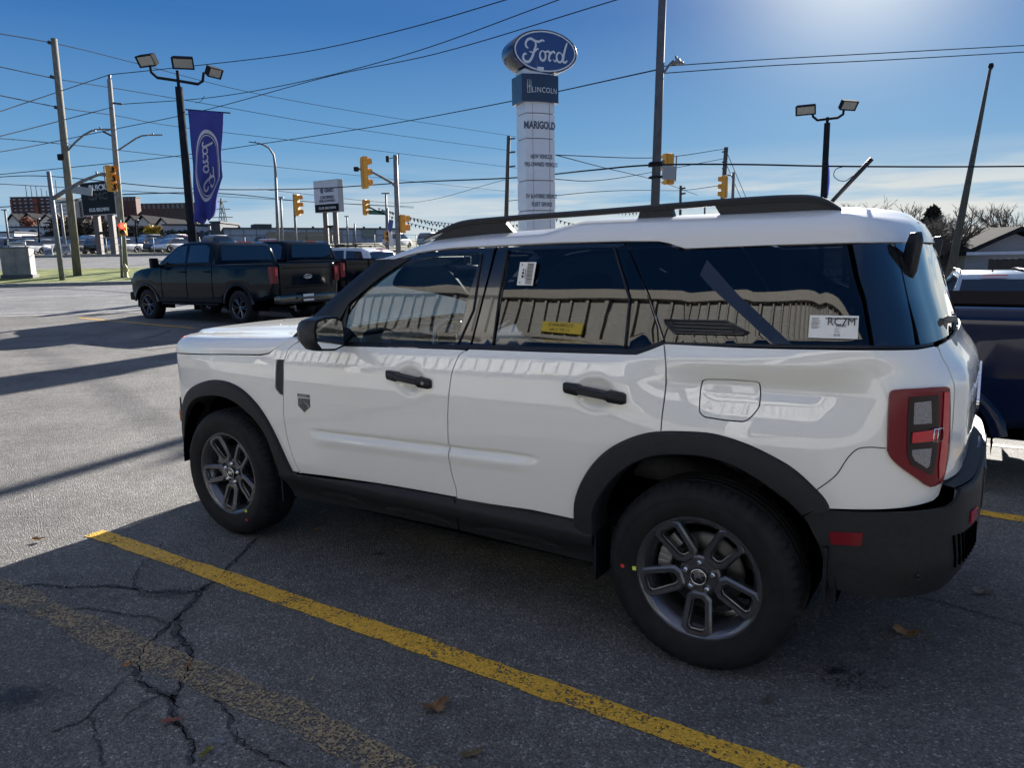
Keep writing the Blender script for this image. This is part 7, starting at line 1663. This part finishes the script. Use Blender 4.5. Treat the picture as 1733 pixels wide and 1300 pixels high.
# trees
bark=noisy('tree_bark',(.10,.085,.07),(.16,.14,.12),scale=8,rough=.95)
def bare_tree(px,pyb,pyt,Y,label,seed,spread=.9,dens=5,depth=5,lean=0,zb=None,r0=.10,wide=1.25):
    b=at(px,pyb,Y); t=at(px,pyt,Y); b.z=gz(b.x,b.y)-.3 if zb is None else zb; H_=t.z-b.z; R=random.Random(seed); r=empty('bare_tree',b,0,label,'tree'); tr=MB(); cr=MB(); cnt=[0]
    def grow(p,d,L,rad,lv):
        n=3; pts=[p]; dd=Vector(d)
        for i in range(n):
            dd=(dd+Vector((R.uniform(-1,1),R.uniform(-1,1),R.uniform(-.3,.8)))*.13).normalized(); pts.append(pts[-1]+dd*L/n)
        (tr if lv==0 else cr).tube(pts,[rad*(1-.35*i/n) for i in range(n+1)],5 if lv<2 else 3,caps=False); cnt[0]+=1
        if lv>=depth: return
        k=dens if lv<2 else R.choice((2,3,3,4))
        for i in range(k):
            s=R.uniform(.35,1) if lv>0 else R.uniform(.45,1); q=pts[0]+(pts[-1]-pts[0])*s; q=pts[min(n,int(s*n))] if s<1 else pts[-1]
            a=R.uniform(0,2*pi); tilt=R.uniform(.35,.85)*spread; nd_=(dd+Vector((cos(a),sin(a),.15))*tilt).normalized(); grow(q,nd_,L*R.uniform(.55,.78),max(.0065,rad*.52),lv+1)
    grow(Vector((0,0,0)),Vector((lean,0,1)).normalized(),H_*.34,r0,0)
    mz=max(v[2] for v in cr.v); f=H_/mz
    for q in (tr,cr): q.v=[(v[0]*f*wide,v[1]*f*wide,v[2]*f) for v in q.v]
    tr.build('trunk',bark,r); cr.build('crown',bark,r,fix=False); return r
bare_tree(1575,470,342,42,'tall bare tree with fine twigs beside the dark evergreen',3,dens=6,depth=5,r0=.12,wide=1.5)
bare_tree(1522,470,344,48,'bare tree rising behind the rear corner of the roof',5,dens=6,depth=5,r0=.11)
bare_tree(1432,460,333,60,'thin bare tree showing just above the roof by the antenna',8,dens=5,depth=5,r0=.09)
bare_tree(1612,470,372,50,'low bare tree behind the leaning concrete pole',9,dens=6,depth=5)
bare_tree(1655,470,385,55,'small bare tree above the garage roof slope',10,dens=5,depth=5)
bare_tree(1712,450,338,52,'slim bare tree above the garage ridge at the right edge',12,dens=5,depth=5,spread=.8)
bare_tree(1545,470,360,40,'dense low bare tree in front of the evergreen',14,dens=7,depth=5)
def leafy(px,pyb,pyt,Y,wd,col,label,seed,n=900,name='tree',cone=False,zb=None,ls=.35):
    b=at(px,pyb,Y); t=at(px,pyt,Y); b.z=gz(b.x,b.y) if zb is None else zb; H_=t.z-b.z; W_=wd*Y/FPX/2; R=random.Random(seed); r=empty(name,b,0,label,'tree'); mb=MB(); mb.tube([(0,0,0),(.1,0,H_*.4),(0,.1,H_*.8)],[W_*.10+.08,W_*.07+.05,.04],6)
    for k in range(7): a=R.uniform(0,6.28); z=H_*R.uniform(.25,.7); mb.tube([(0,0,z),(cos(a)*W_*.6,sin(a)*W_*.6,z+H_*.15)],[.05,.02],4)
    mb.build('trunk',bark,r); mb=MB(); cl=[(R.uniform(-.7,.7),R.uniform(-.7,.7),R.uniform(.25,.9)) for _ in range(26)]
    for i in range(n):
        if cone: z=R.uniform(.06,1)**.9; rad=(1-z)**.8*W_*R.uniform(.55,1.05)+.1; a=R.uniform(0,6.28); p=Vector((cos(a)*rad,sin(a)*rad,z*H_))
        else: c=R.choice(cl); q=Vector((R.gauss(0,.20),R.gauss(0,.20),R.gauss(0,.11))); p=Vector(((c[0]+q.x)*W_*1.0,(c[1]+q.y)*W_,(c[2]+q.z)*H_)); p.z=min(max(p.z,.1*H_),H_*1.02)
        s=ls*R.uniform(.5,1.3); u=Vector((R.uniform(-1,1),R.uniform(-1,1),R.uniform(-.6,.6))).normalized(); v=u.cross(Vector((R.uniform(-1,1),R.uniform(-1,1),R.uniform(-1,1)))).normalized()
        mb.add([p-u*s,p+v*s*.6,p+u*s,p-v*s*.6],[(0,1,2,3)])
    mb.build('crown',noisy('foliage_%s_%d'%(name,seed),tuple(x*.6 for x in col),tuple(x*1.35 for x in col),scale=1.2,rough=.9,lo=.4,hi=.6),r,fix=False); return r
leafy(1570,472,352,44,74,(.025,.032,.02),'dark pointed evergreen behind the rear window of the white suv',2,n=2600,cone=True,name='evergreen_tree',ls=.26)
leafy(262,414,384,110,22,(.42,.27,.03),'bright yellow autumn tree right of the townhouses',4,n=700,name='autumn_tree',ls=.30)
leafy(48,385,370,140,26,(.20,.08,.05),'reddish autumn tree in front of the wide townhouse',5,n=600,name='autumn_tree',ls=.4)
for i,(px,pt_,w_,Y,lb) in enumerate([(112,366,34,135,'brown leafless thicket left of the wooden pole'),(140,372,34,130,'brown thicket behind the black dealership sign'),(172,372,40,128,'brown thicket between the sign posts and the concrete pole'),(205,384,36,120,'low brown brush behind the pedestrian signal'),(238,384,36,118,'low brown brush left of the yellow tree'),(285,390,30,115,'dark bush right of the yellow tree'),(310,392,30,112,'dark bush behind the banner post')]):
    leafy(px,425,pt_,Y,w_*1.3,(.085,.065,.045) if i<5 else (.03,.04,.022),lb,20+i,n=800,name='thicket',ls=.5)
for i,(px,w_) in enumerate([(262,50),(300,50)]):
    leafy(px,428,411,88,w_*1.3,(.13,.10,.06),['dry tall grass below the yellow tree','dry tall grass in front of the pale showroom'][i],40+i,n=500,name='dry_grass',ls=.35)
